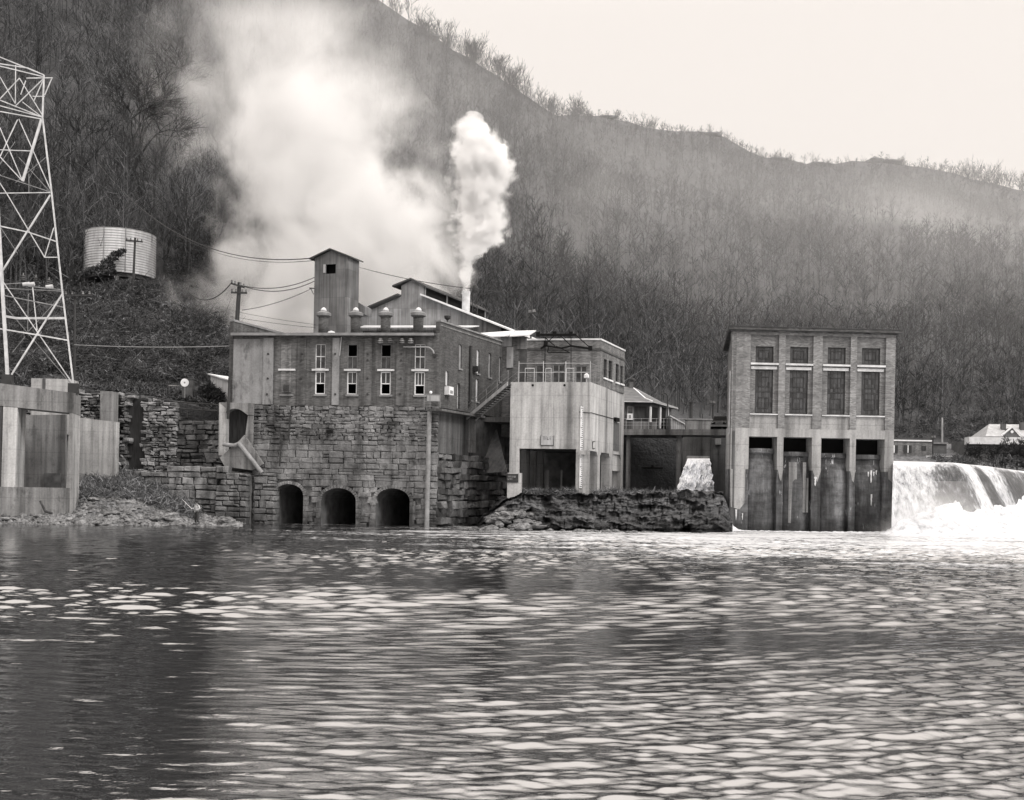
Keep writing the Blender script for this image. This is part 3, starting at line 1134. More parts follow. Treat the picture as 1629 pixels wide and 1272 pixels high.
# the flank recedes to the right of the gable
_e = level_on(571.5, 417, FT.z(552, 409.8))
_b = FT.w(b, 0, 0)
su, sd = (_e - _b).dot(FT.U), (_e - _b).dot(FT.N)
K3 = lambda u, k, z: (u + su * k, sd * k, z)
oa, ob, oz0, oz1 = FT.u(518.5, 427), FT.u(534, 427), FT.z(526, 435), FT.z(526, 420)
mb = MB().wall(a, b, z0, ze - .05, [(oa, ob, oz0, oz1)], 0, .1)
mb.prism([(a, ze - .05), (b, ze - .05), (b, ze), (up, zp), (a, ze)], 0, .1)
build(mb, "gable_wall", "corrugated_iron", T)
mb = MB()
mb.poly([K3(b, .0, z0), K3(b, 1, z0), K3(b, 1, ze), K3(b, .0, ze)])
mb.poly([K3(a, 1, z0), K3(b, 1, z0), K3(b, 1, ze), K3(up, 1, zp), K3(a, 1, ze)])
mb.poly([K3(a, .0, z0), K3(a, 1, z0), K3(a, 1, ze), K3(a, .0, ze)])
build(mb, "side_wall", "corrugated_iron", T)
t = .13
def rslab(p, q):
    lo = [K3(p[0], -.16, p[1]), K3(q[0], -.16, q[1]), K3(q[0], 1.12, q[1]), K3(p[0], 1.12, p[1])]
    return MB().hexa([(x, y, z + .015) for x, y, z in lo] + [(x, y, z + .015 + t) for x, y, z in lo])
sl_ = (zp - ze) / (up - a)
build(rslab((a - .38, ze - .38 * sl_), (up, zp)), "roof_slope", "dark_roof", T)
build(rslab((up + .002, zp), (b + .3, ze - .3 * sl_)), "roof_slope", "dark_roof", T)
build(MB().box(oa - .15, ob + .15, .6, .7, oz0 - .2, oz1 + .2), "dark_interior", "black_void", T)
build(MB().box(oa - .26, oa - .03, -.06, -.01, oz0 + .1, oz1), "shutter", "sheet_steel", T)
hy = FT.z(497, 459)
build(MB().bar((a - .45, -.1, hy + .05), (a + .1, -.1, hy), .09).bar((a - .3, -.1, hy), (a, -.1, hy - .55), .05), "wire_bracket", "dark_steel", T)
hx = K3(b, 1.0, 0)
build(MB().prism([(hx[0] - .1, FT.z(572, 500, hx[1])), (FT.u(580, 487, hx[1]), FT.z(572, 500, hx[1])), (FT.u(580, 487, hx[1]), FT.z(580, 487, hx[1])), (hx[0] - .1, FT.z(572, 480, hx[1]))], hx[1], hx[1] + 1.6), "side_hood", "corrugated_iron", T)

# ------------------------------------------------------------------ gabled furnace shed with roof monitor
FG = F(574, 105, 805, 105, 500)
G = thing("furnace_shed", "wide corrugated iron shed with a raised monitor along its gable roof", "shed", FG.m)
X2 = lambda zx: 480 + zx / 4.287
Y2 = lambda zy: 380 + zy / 4.287
pt = lambda zx, zy, d=0.0: FG.uv(X2(zx), Y2(zy), d)
gl, gr, gp = pt(395, 515), pt(1400, 622), pt(752, 300)
zb = 8.0
ml, mr = pt(678, 392), pt(832, 392)
mpk, mlz, mrz = pt(752, 280), pt(678, 318), pt(832, 322)
def gz(u):
    if u < ml[0]:
        return gl[1] + (u - gl[0]) * (ml[1] - gl[1]) / (ml[0] - gl[0])
    if u > mr[0]:
        return mr[1] + (u - mr[0]) * (gr[1] - mr[1]) / (gr[0] - mr[0])
    return ml[1]
mb = MB().prism([(gl[0], zb), (gr[0] - .6, zb), (gr[0] - .6, gz(gr[0] - .6)), (mr[0], mr[1]), (mr[0], mrz[1]), (mpk[0], mpk[1]), (ml[0], mlz[1]), (ml[0], ml[1]), (gl[0], gl[1])], 0, .15)
build(mb, "gable_wall", "corrugated_iron_pale", G)
# the shed runs back towards the right, as its monitor shows
back_u, back_d = 5.7, 13.5
def rb(p, dz=0.0, k=1.0):
    return (p[0] + back_u * k, back_d * k, p[1] + dz)
def roofslab(p, q, name, mat, t=.16, d0=-.7, k=1.0):
    n = Vector((q[0] - p[0], q[1] - p[1]))
    e = back_u / back_d * d0
    mb = MB()
    A = [(p[0] + e, d0, p[1]), (q[0] + e, d0, q[1]), (q[0] + back_u * k, back_d * k, q[1]), (p[0] + back_u * k, back_d * k, p[1])]
    mb.hexa([(x, y, z + .02) for x, y, z in A] + [(x, y, z + .02 + t) for x, y, z in A])
    return build(mb, name, mat, G)
roofslab((gl[0] - .5, gl[1] - .2), ml, "roof_slope", "dark_roof")
roofslab(mr, (gr[0] + .5, gr[1] - .12), "roof_slope", "white_roof")
roofslab((ml[0] - .75, mlz[1] - .2), mpk, "monitor_roof", "dark_roof", d0=-.3)
roofslab(mpk, (mr[0] + .35, mrz[1] - .18), "monitor_roof", "dark_roof", d0=-.3)
mb = MB()
mb.poly([(mr[0], .15, mr[1]), rb(mr), (mr[0] + back_u, back_d, mrz[1]), (mr[0], .15, mrz[1])])
build(mb, "monitor_opening", "black_void", G)
mb = MB()
mb.poly([(ml[0], .15, ml[1]), rb(ml), (ml[0] + back_u, back_d, mlz[1]), (ml[0], .15, mlz[1])])
mb.poly([rb((gl[0], zb)), rb((gr[0], zb)), rb(gr), rb(mr), (mr[0] + back_u, back_d, mrz[1]), rb(mpk), (ml[0] + back_u, back_d, mlz[1]), rb(ml), rb(gl)])
mb.poly([(gr[0] - .6, .15, zb), rb((gr[0] - .6, zb)), rb((gr[0] - .6, gr[1] - .1)), (gr[0] - .6, .15, gr[1] - .1)])
mb.poly([(gl[0], .15, zb), rb((gl[0], zb)), rb((gl[0], gl[1] - .1)), (gl[0], .15, gl[1] - .1)])
build(mb, "side_wall", "corrugated_iron", G)
for k in (.0, .33, .66, .98):
    x, y = mr[0] + back_u * k + .05, .16 + (back_d - .2) * k
    build(MB().box(x, x + .14, y, y + .14, mr[1], mrz[1] - .05), "monitor_post", "grey_steel", G)
# white verandah roof in front of the gable
FV = F(574, 101.5, 805, 101.5, 500)
V = thing("open_lean_to", "open lean-to with a bright white roof strip behind the four ventilators", "shed", FV.m)
pv = lambda zx, zy: FV.uv(X2(zx), Y2(zy))
A, B_, C_, Dd = pv(395, 568), pv(1190, 568), pv(1150, 596), pv(395, 598)
mb = MB()
zt = FG.z(640, 512.5); 
mb.hexa([(A[0], -.0, Dd[1] - .1), (C_[0], 0, C_[1] - .1), (B_[0] + .2, 3.2, B_[1] + .1), (A[0], 3.2, A[1] + .1),
         (A[0], -.0, Dd[1]), (C_[0], 0, C_[1]), (B_[0] + .2, 3.2, B_[1] + .22), (A[0], 3.2, A[1] + .22)])
build(mb, "roof", "white_roof", V)
zw = 8.2
mb = MB().wall(A[0] + .2, C_[0] - .3, zw, Dd[1] - .2, [(pv(605, 0)[0], pv(658, 0)[0], zw + 1.5, Dd[1] - .3), (pv(842, 0)[0], pv(898, 0)[0], zw + 1.5, Dd[1] - .6)], 1.6, 1.75)
build(mb, "wall", "corrugated_iron", V)
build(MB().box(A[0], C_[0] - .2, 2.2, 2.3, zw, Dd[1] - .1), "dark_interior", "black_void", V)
for zx in (400, 610, 760, 1120):
    u_ = pv(zx, 0)[0]
    build(MB().box(u_, u_ + .14, .1, .24, zw, Dd[1] - .12), "post", "dark_wood_and_hollow", V)

# ------------------------------------------------------------------ smokestack and the little lattice mast
pS = at(741, 500, 109)
S = thing("smokestack", "short pale steel smokestack with a black soot streak, white smoke pouring out", "chimney", Matrix.Translation((pS.x, pS.y, 14)))
zt = at(741, 463, 109).z - 14
r_ = 6.3 / 1700 * 109
build(MB().lathe((0, 0, 0), [(r_, 0), (r_, zt - .3), (r_ * 1.06, zt - .3), (r_ * 1.06, zt), (r_ * .85, zt), (r_ * .85, zt - 2)], 20), "flue", "pale_steel", S, smooth=False)
for q in (.45, .75):
    build(MB().lathe((0, 0, zt * q), [(r_ * 1.0, 0), (r_ * 1.05, .02), (r_ * 1.05, .12), (r_, .14)], 20), "band", "grey_steel", S)
pM = at(755.5, 485, 111)
Mt = thing("lattice_mast", "short lattice mast with a dark round hood beside the smokestack", "mast", Matrix.Translation((pM.x, pM.y, 14)))
zt = at(755, 455, 111).z - 14
hw = 4.3 / 1700 * 111
mb = MB()
for sx in (-1, 1):
    for sy in (-1, 1):
        mb.bar((sx * hw, sy * hw, 0), (sx * hw * .85, sy * hw * .85, zt - .6), .05)
z = 4.5
while z < zt - .8:
    for sy in (-1, 1):
        mb.bar((-hw, sy * hw, z), (hw, sy * hw, z + .6), .03).bar((hw, sy * hw, z), (-hw, sy * hw, z + .6), .03)
        mb.bar((sy * hw, -hw, z), (sy * hw, hw, z + .6), .03)
    z += .6
build(mb, "lattice", "dark_steel", Mt)
build(MB().lathe((0, 0, zt - .7), [(.10, 0), (hw * 1.15, .12), (hw * 1.2, .45), (hw * .8, .75), (.05, .85)], 12), "hood", "dark_steel", Mt)

# ------------------------------------------------------------------ lean-to between mill and concrete block
FA = F(798, 98.6, 842, 98, 560)
Ln = thing("metal_lean_to", "narrow sheet metal lean-to with pale roof panels between the mill and the concrete block", "shed", FA.m)
X3 = lambda zx: 660 + zx / 5.783
Y3 = lambda zy: 480 + zy / 5.783
pa = lambda zx, zy, d=0.0: FA.uv(X3(zx), Y3(zy), d)
zA, zBt = pa(880, 310)[1], 8.0
body = MB().box(pa(803, 0)[0], pa(972, 0)[0], 0, 3.5, zBt, zA - .1)
build(body, "wall", "annex_brick", Ln)
build(MB().box(pa(805, 0)[0], pa(900, 0)[0], -.06, -.005, pa(850, 410)[1], zA - .12), "wall_sheet", "sheet_steel", Ln)
build(MB().box(pa(972, 0)[0] - .2, pa(1040, 0)[0], -.08, -.01, pa(1000, 432)[1], zA - .12), "wall_sheet", "weathered_concrete", Ln)
build(MB().box(pa(975, 0)[0], pa(1040, 0)[0], .02, .3, zBt, pa(1000, 434)[1]), "dark_doorway", "wet_slate", Ln)
d_ = build(MB().box(pa(855, 0)[0], pa(915, 0)[0], -.1, -.02, pa(880, 606)[1], pa(880, 416)[1]), "door", "sheet_steel", Ln)
build(MB().box(pa(876, 0)[0], pa(896, 0)[0], -.12, -.101, pa(880, 525)[1], pa(880, 500)[1]), "door_window", "grey_steel", d_)
def pan(zs, name):
    mb = MB()
    pts = []
    for zx, zy, d in zs:
        q = FA.uv(X3(zx), Y3(zy), d)
        pts.append((q[0], d, q[1]))
    mb.slab(pts, .1)
    return build(mb, name, "white_roof", Ln)
pan([(690, 316, -1.0), (862, 306, -1.0), (905, 264, 3.2), (560, 288, 3.2)], "roof_panel")
pan([(870, 311, -1.0), (1052, 300, -1.0), (1116, 260, 3.2), (908, 266, 3.2)], "roof_panel")

# stairs from the landing up to the block
W0, W1 = at(748, 670, 92), at(815.5, 614, 88.5)
ST = thing("iron_staircase", "steep iron staircase with handrails rising from the mill landing to the concrete block", "staircase", Matrix.Translation(W0))
v = W1 - W0
hv = Vector((v.x, v.y, 0)).normalized()
sd_ = Vector((-hv.y, hv.x, 0)) * .55
mb = MB()
for s_ in (-1, 1):
    o_ = sd_ * s_
    mb.hexa([tuple(p + o_ + q) for q in (Vector((0, 0, 0)), ) for p in ()] or
            [tuple(o_ + e) for e in (Vector((0, 0, 0)), v, v + hv.cross(Vector((0, 0, 1))) * .06, hv.cross(Vector((0, 0, 1))) * .06,
                                     Vector((0, 0, .32)), v + Vector((0, 0, .32)), v + Vector((0, 0, .32)) + hv.cross(Vector((0, 0, 1))) * .06, Vector((0, 0, .32)) + hv.cross(Vector((0, 0, 1))) * .06)])
build(mb, "stringer", "sheet_steel", ST)
mb = MB()
n = 17
for i in range(n):
    p = v * ((i + .5) / n)
    c = [p + sd_ * .98 + hv * .15, p - sd_ * .98 + hv * .15, p - sd_ * .98 - hv * .15, p + sd_ * .98 - hv * .15]
    mb.slab([tuple(q + Vector((0, 0, .2))) for q in c], .05)
build(mb, "stair_tread", "dark_steel", ST)
mb = MB()
for s_ in (-1, 1):
    o_ = sd_ * s_
    for hgt in (.75, 1.25):
        mb.bar(tuple(o_ + Vector((0, 0, hgt))), tuple(o_ + v + Vector((0, 0, hgt))), .035)
    for k in np.linspace(0, 1, 5):
        mb.bar(tuple(o_ + v * k + Vector((0, 0, .1))), tuple(o_ + v * k + Vector((0, 0, 1.25))), .03)
build(mb, "handrail", "grey_steel", ST)

# sloping intake screen and the dark pocket behind it
FI = F(752, 96, 812, 96, 720)
I = thing("intake_screen", "sloping grey screen of thin bars in the dark gap beside the concrete block", "screen", FI.m)
pi_ = lambda px, py, d=0.0: FI.uv(px, py, d)
a, b, c, d = pi_(762, 679, 1.5), pi_(790, 683, 1.5), pi_(806, 750, -1.5), pi_(775, 752, -1.5)
mb = MB()
for k in np.linspace(0, 1, 16):
    p = (a[0] + (b[0] - a[0]) * k, 1.5, a[1] + (b[1] - a[1]) * k)
    q = (d[0] + (c[0] - d[0]) * k, -1.5, d[1] + (c[1] - d[1]) * k)
    mb.bar(p, q, .05)
build(mb, "bars", "grey_steel", I)
mb = MB().poly([(a[0], 1.62, a[1]), (b[0], 1.62, b[1]), (c[0], -1.38, c[1]), (d[0], -1.38, d[1])])
build(mb, "backing", "stained_concrete", I)
build(MB().box(pi_(740, 690)[0], pi_(822, 690)[0], 4.0, 4.3, 0, pi_(760, 640)[1]), "pocket_wall", "wet_slate", I)
build(MB().box(pi_(752, 690)[0], pi_(822, 690)[0], -1.0, 4.0, pi_(760, 668)[1] - .2, pi_(760, 664)[1]), "cover_slab", "dark_concrete", I)
# ------------------------------------------------------------------ pale concrete block with brick house on top
FB = F(812, 88.4, 939.5, 87.4, 700)
zT = FB.z(875, 607.5)
_c = FB.w(FB.u(939, 650), 0, 0)
_r = level_on(993.3, 627, zT)
FR = Frame((_c.x, _c.y), (_r.x, _r.y))
RL = (_r.to_2d() - _c.to_2d()).length
B = thing("intake_house", "pale stained concrete block on legs carrying a flat-roofed brick house", "building", FB.m)
uL, uR = FB.u(811.8, 650), FB.u(939, 650)
zG = FB.z(875, 779) - 1.2
zO = FB.z(870, 713.5)
rd = (FR.U.dot(FB.U), FR.U.dot(FB.N))
def bk(u, k, z):
    return (u + rd[0] * k, rd[1] * k, z)
l0, l1 = FB.u(825.5, 740), FB.u(916, 740)
# front wall, batter ignored: two legs and the wide opening
mb = MB().wall(uL, uR, zG, zT, [(l0, l1, zG - 1, zO)], 0, .45)
build(mb, "front_wall", "pale_concrete", B)
# right-hand wall with three bays
X4 = lambda zx: 760 + zx / 3.879
Y4 = lambda zy: 660 + zy / 3.879
bays = []
for a, b, t_ in ((680, 742, 222), (757, 818, 234), (833, 886, 244)):
    ua, ub = FR.u(X4(a)), FR.u(X4(b))
    bays.append((ua, ub, zG - 1, FR.z(X4((a + b) / 2), Y4(t_))))
mb = MB().wall(.001, RL, zG, zT, bays, 0, .8)
build(mb, "flank_wall", "pale_concrete", B, FR.m)
for (a, b, z0, z1) in bays:
    c = .35
    build(MB().prism([(a, z1 - c), (a + c, z1), (a, z1)], .01, .78), "bay_haunch", "pale_concrete", B, FR.m)
    build(MB().prism([(b, z1), (b - c, z1), (b, z1 - c)], .01, .78), "bay_haunch", "pale_concrete", B, FR.m)
a, b, z0, z1 = bays[2]
build(MB().box(a, b, .12, .3, FR.z(X4(860), Y4(345)), z1 - .02), "bay_panel", "pale_concrete", B, FR.m)
# back, left, floor and roof slab
bt = MB()
bt.poly([bk(uL, 0, zO), bk(uL, RL, zO), bk(uL, RL, zT), bk(uL, 0, zT)])
bt.poly([bk(uL, RL, zO), bk(uR, RL, zO), bk(uR, RL, zT), bk(uL, RL, zT)])
build(bt, "rear_wall", "pale_concrete", B)
build(MB().slab([bk(uL + .01, .45, zO + .45), bk(uR - .01, .45, zO + .45), bk(uR - .01, RL - .01, zO + .45), bk(uL + .01, RL - .01, zO + .45)], .4), "floor_slab", "stained_concrete", B)
build(MB().slab([bk(uL + .02, .02, zT - .004), bk(uR - .02, .02, zT - .004), bk(uR - .02, RL - .02, zT - .004), bk(uL + .02, RL - .02, zT - .004)], .3), "deck", "pale_concrete", B)
# legs and stubs in the shade under the block
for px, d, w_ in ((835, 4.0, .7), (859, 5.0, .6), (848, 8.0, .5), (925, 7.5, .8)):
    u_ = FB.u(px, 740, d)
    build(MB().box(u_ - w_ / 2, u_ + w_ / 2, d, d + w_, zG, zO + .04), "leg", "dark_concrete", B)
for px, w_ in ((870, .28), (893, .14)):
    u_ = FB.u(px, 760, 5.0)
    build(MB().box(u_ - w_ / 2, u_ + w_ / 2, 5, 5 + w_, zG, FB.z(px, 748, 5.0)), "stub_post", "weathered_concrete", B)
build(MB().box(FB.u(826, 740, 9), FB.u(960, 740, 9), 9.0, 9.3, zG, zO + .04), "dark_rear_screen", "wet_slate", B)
# broad foot of the left leg
build(MB().box(FB.u(807.5, 770), FB.u(829, 770), -.18, .6, zG, FB.z(818, 752)), "leg_footing", "pale_concrete", B)
# drain holes and their black pipes
for px in (847.5, 898):
    u_ = FB.u(px, 613)
    build(MB().tube((u_, -.02, FB.z(px, 612.5)), (u_, .1, FB.z(px, 612.5)), .10, None, 10), "drain_hole", "black_void", B)
# staff gauge
gz0, gz1, gu = FB.z(925, 776), FB.z(925, 646), FB.u(924.8, 710)
sg_ = build(MB().box(gu - .11, gu + .11, -.07, -.004, gz0, gz1), "water_gauge", "white_paint", B)
mb = MB()
z = gz0 + .1
i = 0
while z < gz1:
    mb.box(gu + (.02 if i % 5 else -.07), gu + .105, -.078, -.071, z, z + .06)
    z += .16; i += 1
build(mb, "gauge_marking", "dark_steel", sg_)
# cable along the flank, black box and stain slab
build(MB().path([(uR - .9, -.02, FB.z(930, 655))] + [(uR, -.04, FB.z(939, 656.5))], .03), "cable", "dark_steel", B)
build(MB().path([(.02, -.04, FR.z(941, 656.5)), (FR.u(976), -.04, FR.z(976, 666))], .03), "cable", "dark_steel", B, FR.m)
build(MB().box(FR.u(975.5), FR.u(981), -.25, -.004, FR.z(978, 670), FR.z(978, 664)), "outlet_box", "black_void", B, FR.m)
build(MB().box(FR.u(976, 690), FR.u(984, 700), -.05, -.003, FR.z(980, 717), FR.z(978, 671)), "stain_strip", "stained_concrete", B, FR.m)
fr = MB()
for p, q in (((942, 702), (942, 713)), ((942, 713), (945.5, 713)), ((942, 702), (945.5, 702))):
    fr.bar((FR.u(p[0]), -.06, FR.z(*p)), (FR.u(q[0]), -.06, FR.z(*q)), .05)
build(fr, "iron_bracket", "dark_steel", B, FR.m)

# ---- the brick house on the deck
X5 = lambda zx: 780 + zx / 6.696
Y5 = lambda zy: 510 + zy / 6.696
dH = .0
_p = level_on(954.5, 613, zT)
_fr2 = Frame(tuple(_p.to_2d()), tuple((_p + FB.U).to_2d()))
FH = Frame(tuple((_p - FB.U * 6.6).to_2d()), tuple(_p.to_2d()))
hz1 = FH.z(900, 541)
hzc = FH.z(900, 555.5)
hu0, hu1 = FH.u(838.5, 580), FH.u(954.8, 580)
hh = []
for a, b, t_ in ((470, 560, 465), (648, 785, 460), (890, 1020, 475)):
    hh.append((FH.u(X5(a)), FH.u(X5(b)), zT - .1, FH.z(900, Y5(t_))))
build(MB().wall(hu0, hu1, zT, hz1, hh, 0, .3), "house_front", "annex_brick", B, FH.m)
build(MB().box(hu0 - .02, hu1 + .02, -.07, -.003, hzc - .08, hzc + .10), "cornice", "mill_side_brick", B, FH.m)
for (a, b, z0, z1) in hh:
    f = MB().box(a, a + .1, .1, .2, z0, z1).box(b - .1, b, .1, .2, z0, z1).box(a + .1, b - .1, .1, .2, z1 - .1, z1)
    if b - a > 1.0:
        f.box((a + b) / 2 - .04, (a + b) / 2 + .04, .1, .2, z0, z1 - .1).box(a + .1, b - .1, .1, .2, (z0 + z1) / 2 + .3, (z0 + z1) / 2 + .38)
    f = build(f, "door", "grey_steel", B, FH.m)
    build(MB().box(a + .1, b - .1, .14, .18, z0, z1 - .1), "door_glass", "window_glass", f, FH.m)
_c2 = FH.w(hu1, 0, 0)
_r2 = level_on(994, 559, hz1)
FQ = Frame(tuple(_c2.to_2d()), tuple(_r2.to_2d()))
QL = (_r2.to_2d() - _c2.to_2d()).length
qh = []
for a, b, t_, bt_ in ((1195, 1231, 405, 605), (1246, 1284, 420, 625), (1323, 1356, 455, 652), (1372, 1406, 475, 668)):
    qh.append((FQ.u(X5(a)), FQ.u(X5(b)), FQ.z(X5((a + b) / 2), Y5(bt_)), FQ.z(X5((a + b) / 2), Y5(t_))))
build(MB().wall(.001, QL, zT, hz1, qh, 0, .3), "house_side", "annex_brick", B, FQ.m)
build(MB().box(.0, QL, -.06, -.003, hzc - .08, hzc + .08), "cornice", "mill_side_brick", B, FQ.m)
for (a, b, z0, z1) in qh:
    f = MB().box(a, a + .07, .12, .2, z0, z1).box(b - .07, b, .12, .2, z0, z1).box(a + .07, b - .07, .12, .2, (z0 + z1) / 2 - .04, (z0 + z1) / 2 + .04)
    f = build(f, "window", "dark_steel", B, FQ.m)
    build(MB().box(a + .07, b - .07, .16, .18, z0, z1), "pane", "window_glass", f, FQ.m)
    build(MB().box(a - .1, b + .1, -.12, -.004, z0 - .14, z0 - .003), "sill", "white_paint", f, FQ.m)
qd = (FQ.U.dot(FH.U), FQ.U.dot(FH.N))
qb = lambda u, k, z: (u + qd[0] * k, qd[1] * k, z)
build(MB().slab([qb(hu0 + .02, .02, hz1 - .25), qb(hu1 - .02, .02, hz1 - .25), qb(hu1 - .02, QL - .02, hz1 - .25), qb(hu0 + .02, QL - .02, hz1 - .25)], .2), "roof", "dark_roof", B, FH.m)
build(MB().box(hu0 - .05, hu1 + .05, -.08, .38, hz1 + .003, hz1 + .14), "parapet_coping", "coping", B, FH.m)
build(MB().box(.0, QL, -.08, .38, hz1 + .003, hz1 + .139), "parapet_coping", "coping", B, FQ.m)
mb = MB()
mb.poly([qb(hu0, 0, zT), qb(hu0, QL, zT), qb(hu0, QL, hz1), qb(hu0, 0, hz1)])
mb.poly([qb(hu0, QL, zT), qb(hu1, QL, zT), qb(hu1, QL, hz1), qb(hu0, QL, hz1)])
build(mb, "house_rear", "annex_brick", B, FH.m)
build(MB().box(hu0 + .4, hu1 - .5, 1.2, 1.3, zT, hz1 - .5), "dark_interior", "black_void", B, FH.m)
# deck railing
posts = (825.5, 864.4, 900, 939)
rl = MB()
for px in posts:
    u_ = FB.u(px, 590, .12)
    rl.bar((u_, .12, zT), (u_, .12, FB.z(px, 574.5, .12)), .05)
for py in (577.5, 592):
    rl.bar((FB.u(825.5, py, .12), .12, FB.z(880, py, .12)), (FB.u(939, py, .12), .12, FB.z(880, py, .12)), .028)
build(rl, "railing", "pale_steel", B)
rl = MB()
for px, py in ((835.5, 585.5), (850, 585.5), (868, 585.5), (877, 585.5), (901, 585.5), (913, 585.5)):
    u_ = FB.u(px, 590, .9)
    rl.bar((u_, .9, zT), (u_, .9, FB.z(px, 585.5, .9)), .035)
for a, b in ((835.5, 850), (868, 877), (901, 913)):
    rl.bar((FB.u(a, 585.5, .9), .9, FB.z(880, 585.5, .9)), (FB.u(b, 585.5, .9), .9, FB.z(880, 585.5, .9)), .05)
build(rl, "railing", "pale_steel", B)
rl = MB()
for k in (.02, .33, .66, .97):
    rl.bar((RL * .17 * k, .1, zT), (RL * .17 * k, .1, zT + 1.6), .03)
rl.bar((0, .1, zT + 1.6), (RL * .17, .1, zT + 1.6), .03)
build(rl, "railing", "grey_steel", B, FR.m)

# hoist gantry above the house front
FK = Frame(tuple((FH.o - FH.N * .7).to_2d()), tuple((FH.o - FH.N * .7 + FH.U).to_2d()))
K = thing("hoist_gantry", "dark steel hoist gantry with diagonal braces over the brick house front", "gantry", FK.m)
pk = lambda zx, zy: FK.uv(X5(zx), Y5(zy))
def kb(mb, a, b, w_, d=0.0, d2=None):
    p, q = pk(*a), pk(*b)
    mb.bar((p[0], d, p[1]), (q[0], d if d2 is None else d2, q[1]), w_ * 1.5)
mb = MB(); kb(mb, (502, 150), (915, 150), .12)
build(mb, "top_beam", "black_void", K)
mb = MB(); kb(mb, (535, 296), (600, 262), .11); kb(mb, (600, 268), (760, 292), .09); kb(mb, (760, 292), (862, 268), .09); kb(mb, (862, 268), (1075, 298), .11)
build(mb, "lower_beam", "black_void", K)
mb = MB()
for a, b in (((690, 150), (540, 295)), ((910, 150), (1075, 298)), ((740, 150), (862, 268)), ((590, 185), (690, 270)), ((585, 170), (580, 640)), ((860, 150), (860, 640)), ((620, 280), (610, 335)), ((700, 270), (850, 340)), ((610, 335), (850, 340))):
    kb(mb, a, b, .05 if b[1] < 600 else .04)
build(mb, "brace", "black_void", K)
for zx, zy in ((510, 145), (685, 140), (860, 140), (590, 240), (1065, 292)):
    p = pk(zx, zy)
    build(MB().box(p[0] - .16, p[0] + .16, -.16, .16, p[1] - .18, p[1] + .18), "pulley_block", "black_void", K)

# plates
def plate(px0, px1, py0, py1, name, label, fr, d, pm, mm, rows, seed):
    u0, u1, z1, z0 = fr.u(px0, py0), fr.u(px1, py0), fr.z(px0, py0), fr.z(px0, py1)
    o = thing(name, label, "sign", Matrix.Translation(fr.w(u0, d, z0)) @ fr.m.to_3x3().to_4x4())
    W_, H_ = u1 - u0, z1 - z0
    build(MB().box(0, W_, -.03, .03, 0, H_), "plate", pm, o)
    e = MB().box(-.04, W_ + .04, -.02, .029, -.05, -.001).box(-.04, -.001, -.02, .029, -.001, H_ + .03).box(W_ + .001, W_ + .04, -.02, .029, -.001, H_ + .03)
    build(e, "rim", "dark_steel", o)
    mk = MB()
    r = random.Random(seed)
    for (y, h, u, v) in rows:
        x = W_ * u
        while x < W_ * v - .05:
            l = W_ * r.uniform(.05, .11)
            k_ = r.random()
            if k_ < .5:
                mk.box(x, x + l * .35, -.038, -.031, H_ * y, H_ * (y + h))
            else:
                mk.box(x, x + l * .9, -.038, -.031, H_ * y, H_ * (y + h * .3)).box(x, x + l * .3, -.038, -.031, H_ * (y + h * .31), H_ * (y + h))
            x += l + W_ * .03
    build(mk, "lettering", mm, o)
    return o
plate(861, 880.6, 693, 707.5, "sign_plate", "square pale plate with weathered lettering on the concrete block above its wide opening", FB, -.04, "sheet_steel", "dark_steel", [(.55, .28, .22, .85), (.88, .06, .1, .95)], 4)
plate(807.6, 824.5, 753.5, 766, "warning_sign", "dark notice with faded writing low on the left leg of the concrete block", FB, -.23, "dark_steel", "sheet_steel", [(.55, .22, .1, .85), (.25, .18, .06, .5)], 7)
# white lamp on the deck corner
lp = thing("deck_lamp", "small white hooded lamp on the corner of the concrete block deck", "lamp", Matrix.Translation(FB.w(FB.u(933, 600, .4), .4, zT)))
build(MB().tube((0, 0, 0), (0, 0, .45), .05), "stem", "pale_steel", lp)
build(MB().lathe((0, 0, .35), [(.08, 0), (.22, .05), (.2, .3), (.06, .42)], 10), "shade", "white_paint", lp)
# ------------------------------------------------------------------ portal pier and transmission tower
FP_ = F(0, 80, 116, 81)
def q4(fr, pts, d=0.0):
    return [fr.uv(a, b, d) for a, b in pts]
PI_ = thing("portal_pier", "weathered concrete portal pier with a large square opening under the lattice tower", "pier", FP_.m)
Tk = 2.7
ue = FP_.u(-75, 700)
zt0, zt1 = FP_.z(0, 609.5), FP_.z(116, 624.5)
slope = (zt1 - zt0) / (FP_.u(116, 700) - FP_.u(0, 700))
o1 = FP_.u(24.5, 700); o2 = FP_.u(106.5, 700); u116 = FP_.u(115.5, 720)
zb1 = FP_.z(26, 648); zb2 = FP_.z(118, 657)
zs = FP_.z(60, 775); z00 = -.6
oL = ue + .9
tops = lambda u: zt0 + slope * (u - FP_.u(0, 700))
build(MB().prism([(ue, zb1 + .35), (u116, zb2), (u116, tops(u116)), (ue, tops(ue))], 0, Tk), "beam", "weathered_concrete", PI_)
build(MB().prism([(FP_.u(3, 700), zs), (o1, zs), (o1 + .1, zb1 - .004), (FP_.u(5, 640), zb1 + .05)], .02, Tk - .02), "post", "pale_concrete", PI_)
build(MB().prism([(o2, zs), (u116 - .02, zs), (u116 - .02, zb2 - .004), (o2 + .15, zb2 + .04)], .02, Tk - .02), "post", "pale_concrete", PI_)
build(MB().box(ue, FP_.u(2.4, 700), .05, Tk - .05, zs, zb1 + .2), "post", "stained_concrete", PI_)
build(MB().prism([(ue, z00), (FP_.u(110, 800), z00), (o2 + .25, zs - .004), (ue, zs - .004)], -.03, Tk), "sill", "weathered_concrete", PI_)
build(MB().box(FP_.u(110.5, 800), u116 + .0, -.0, Tk, z00, zs - .004), "plinth", "pale_concrete", PI_)
FPb = F(0, 86.2, 116, 86.6)
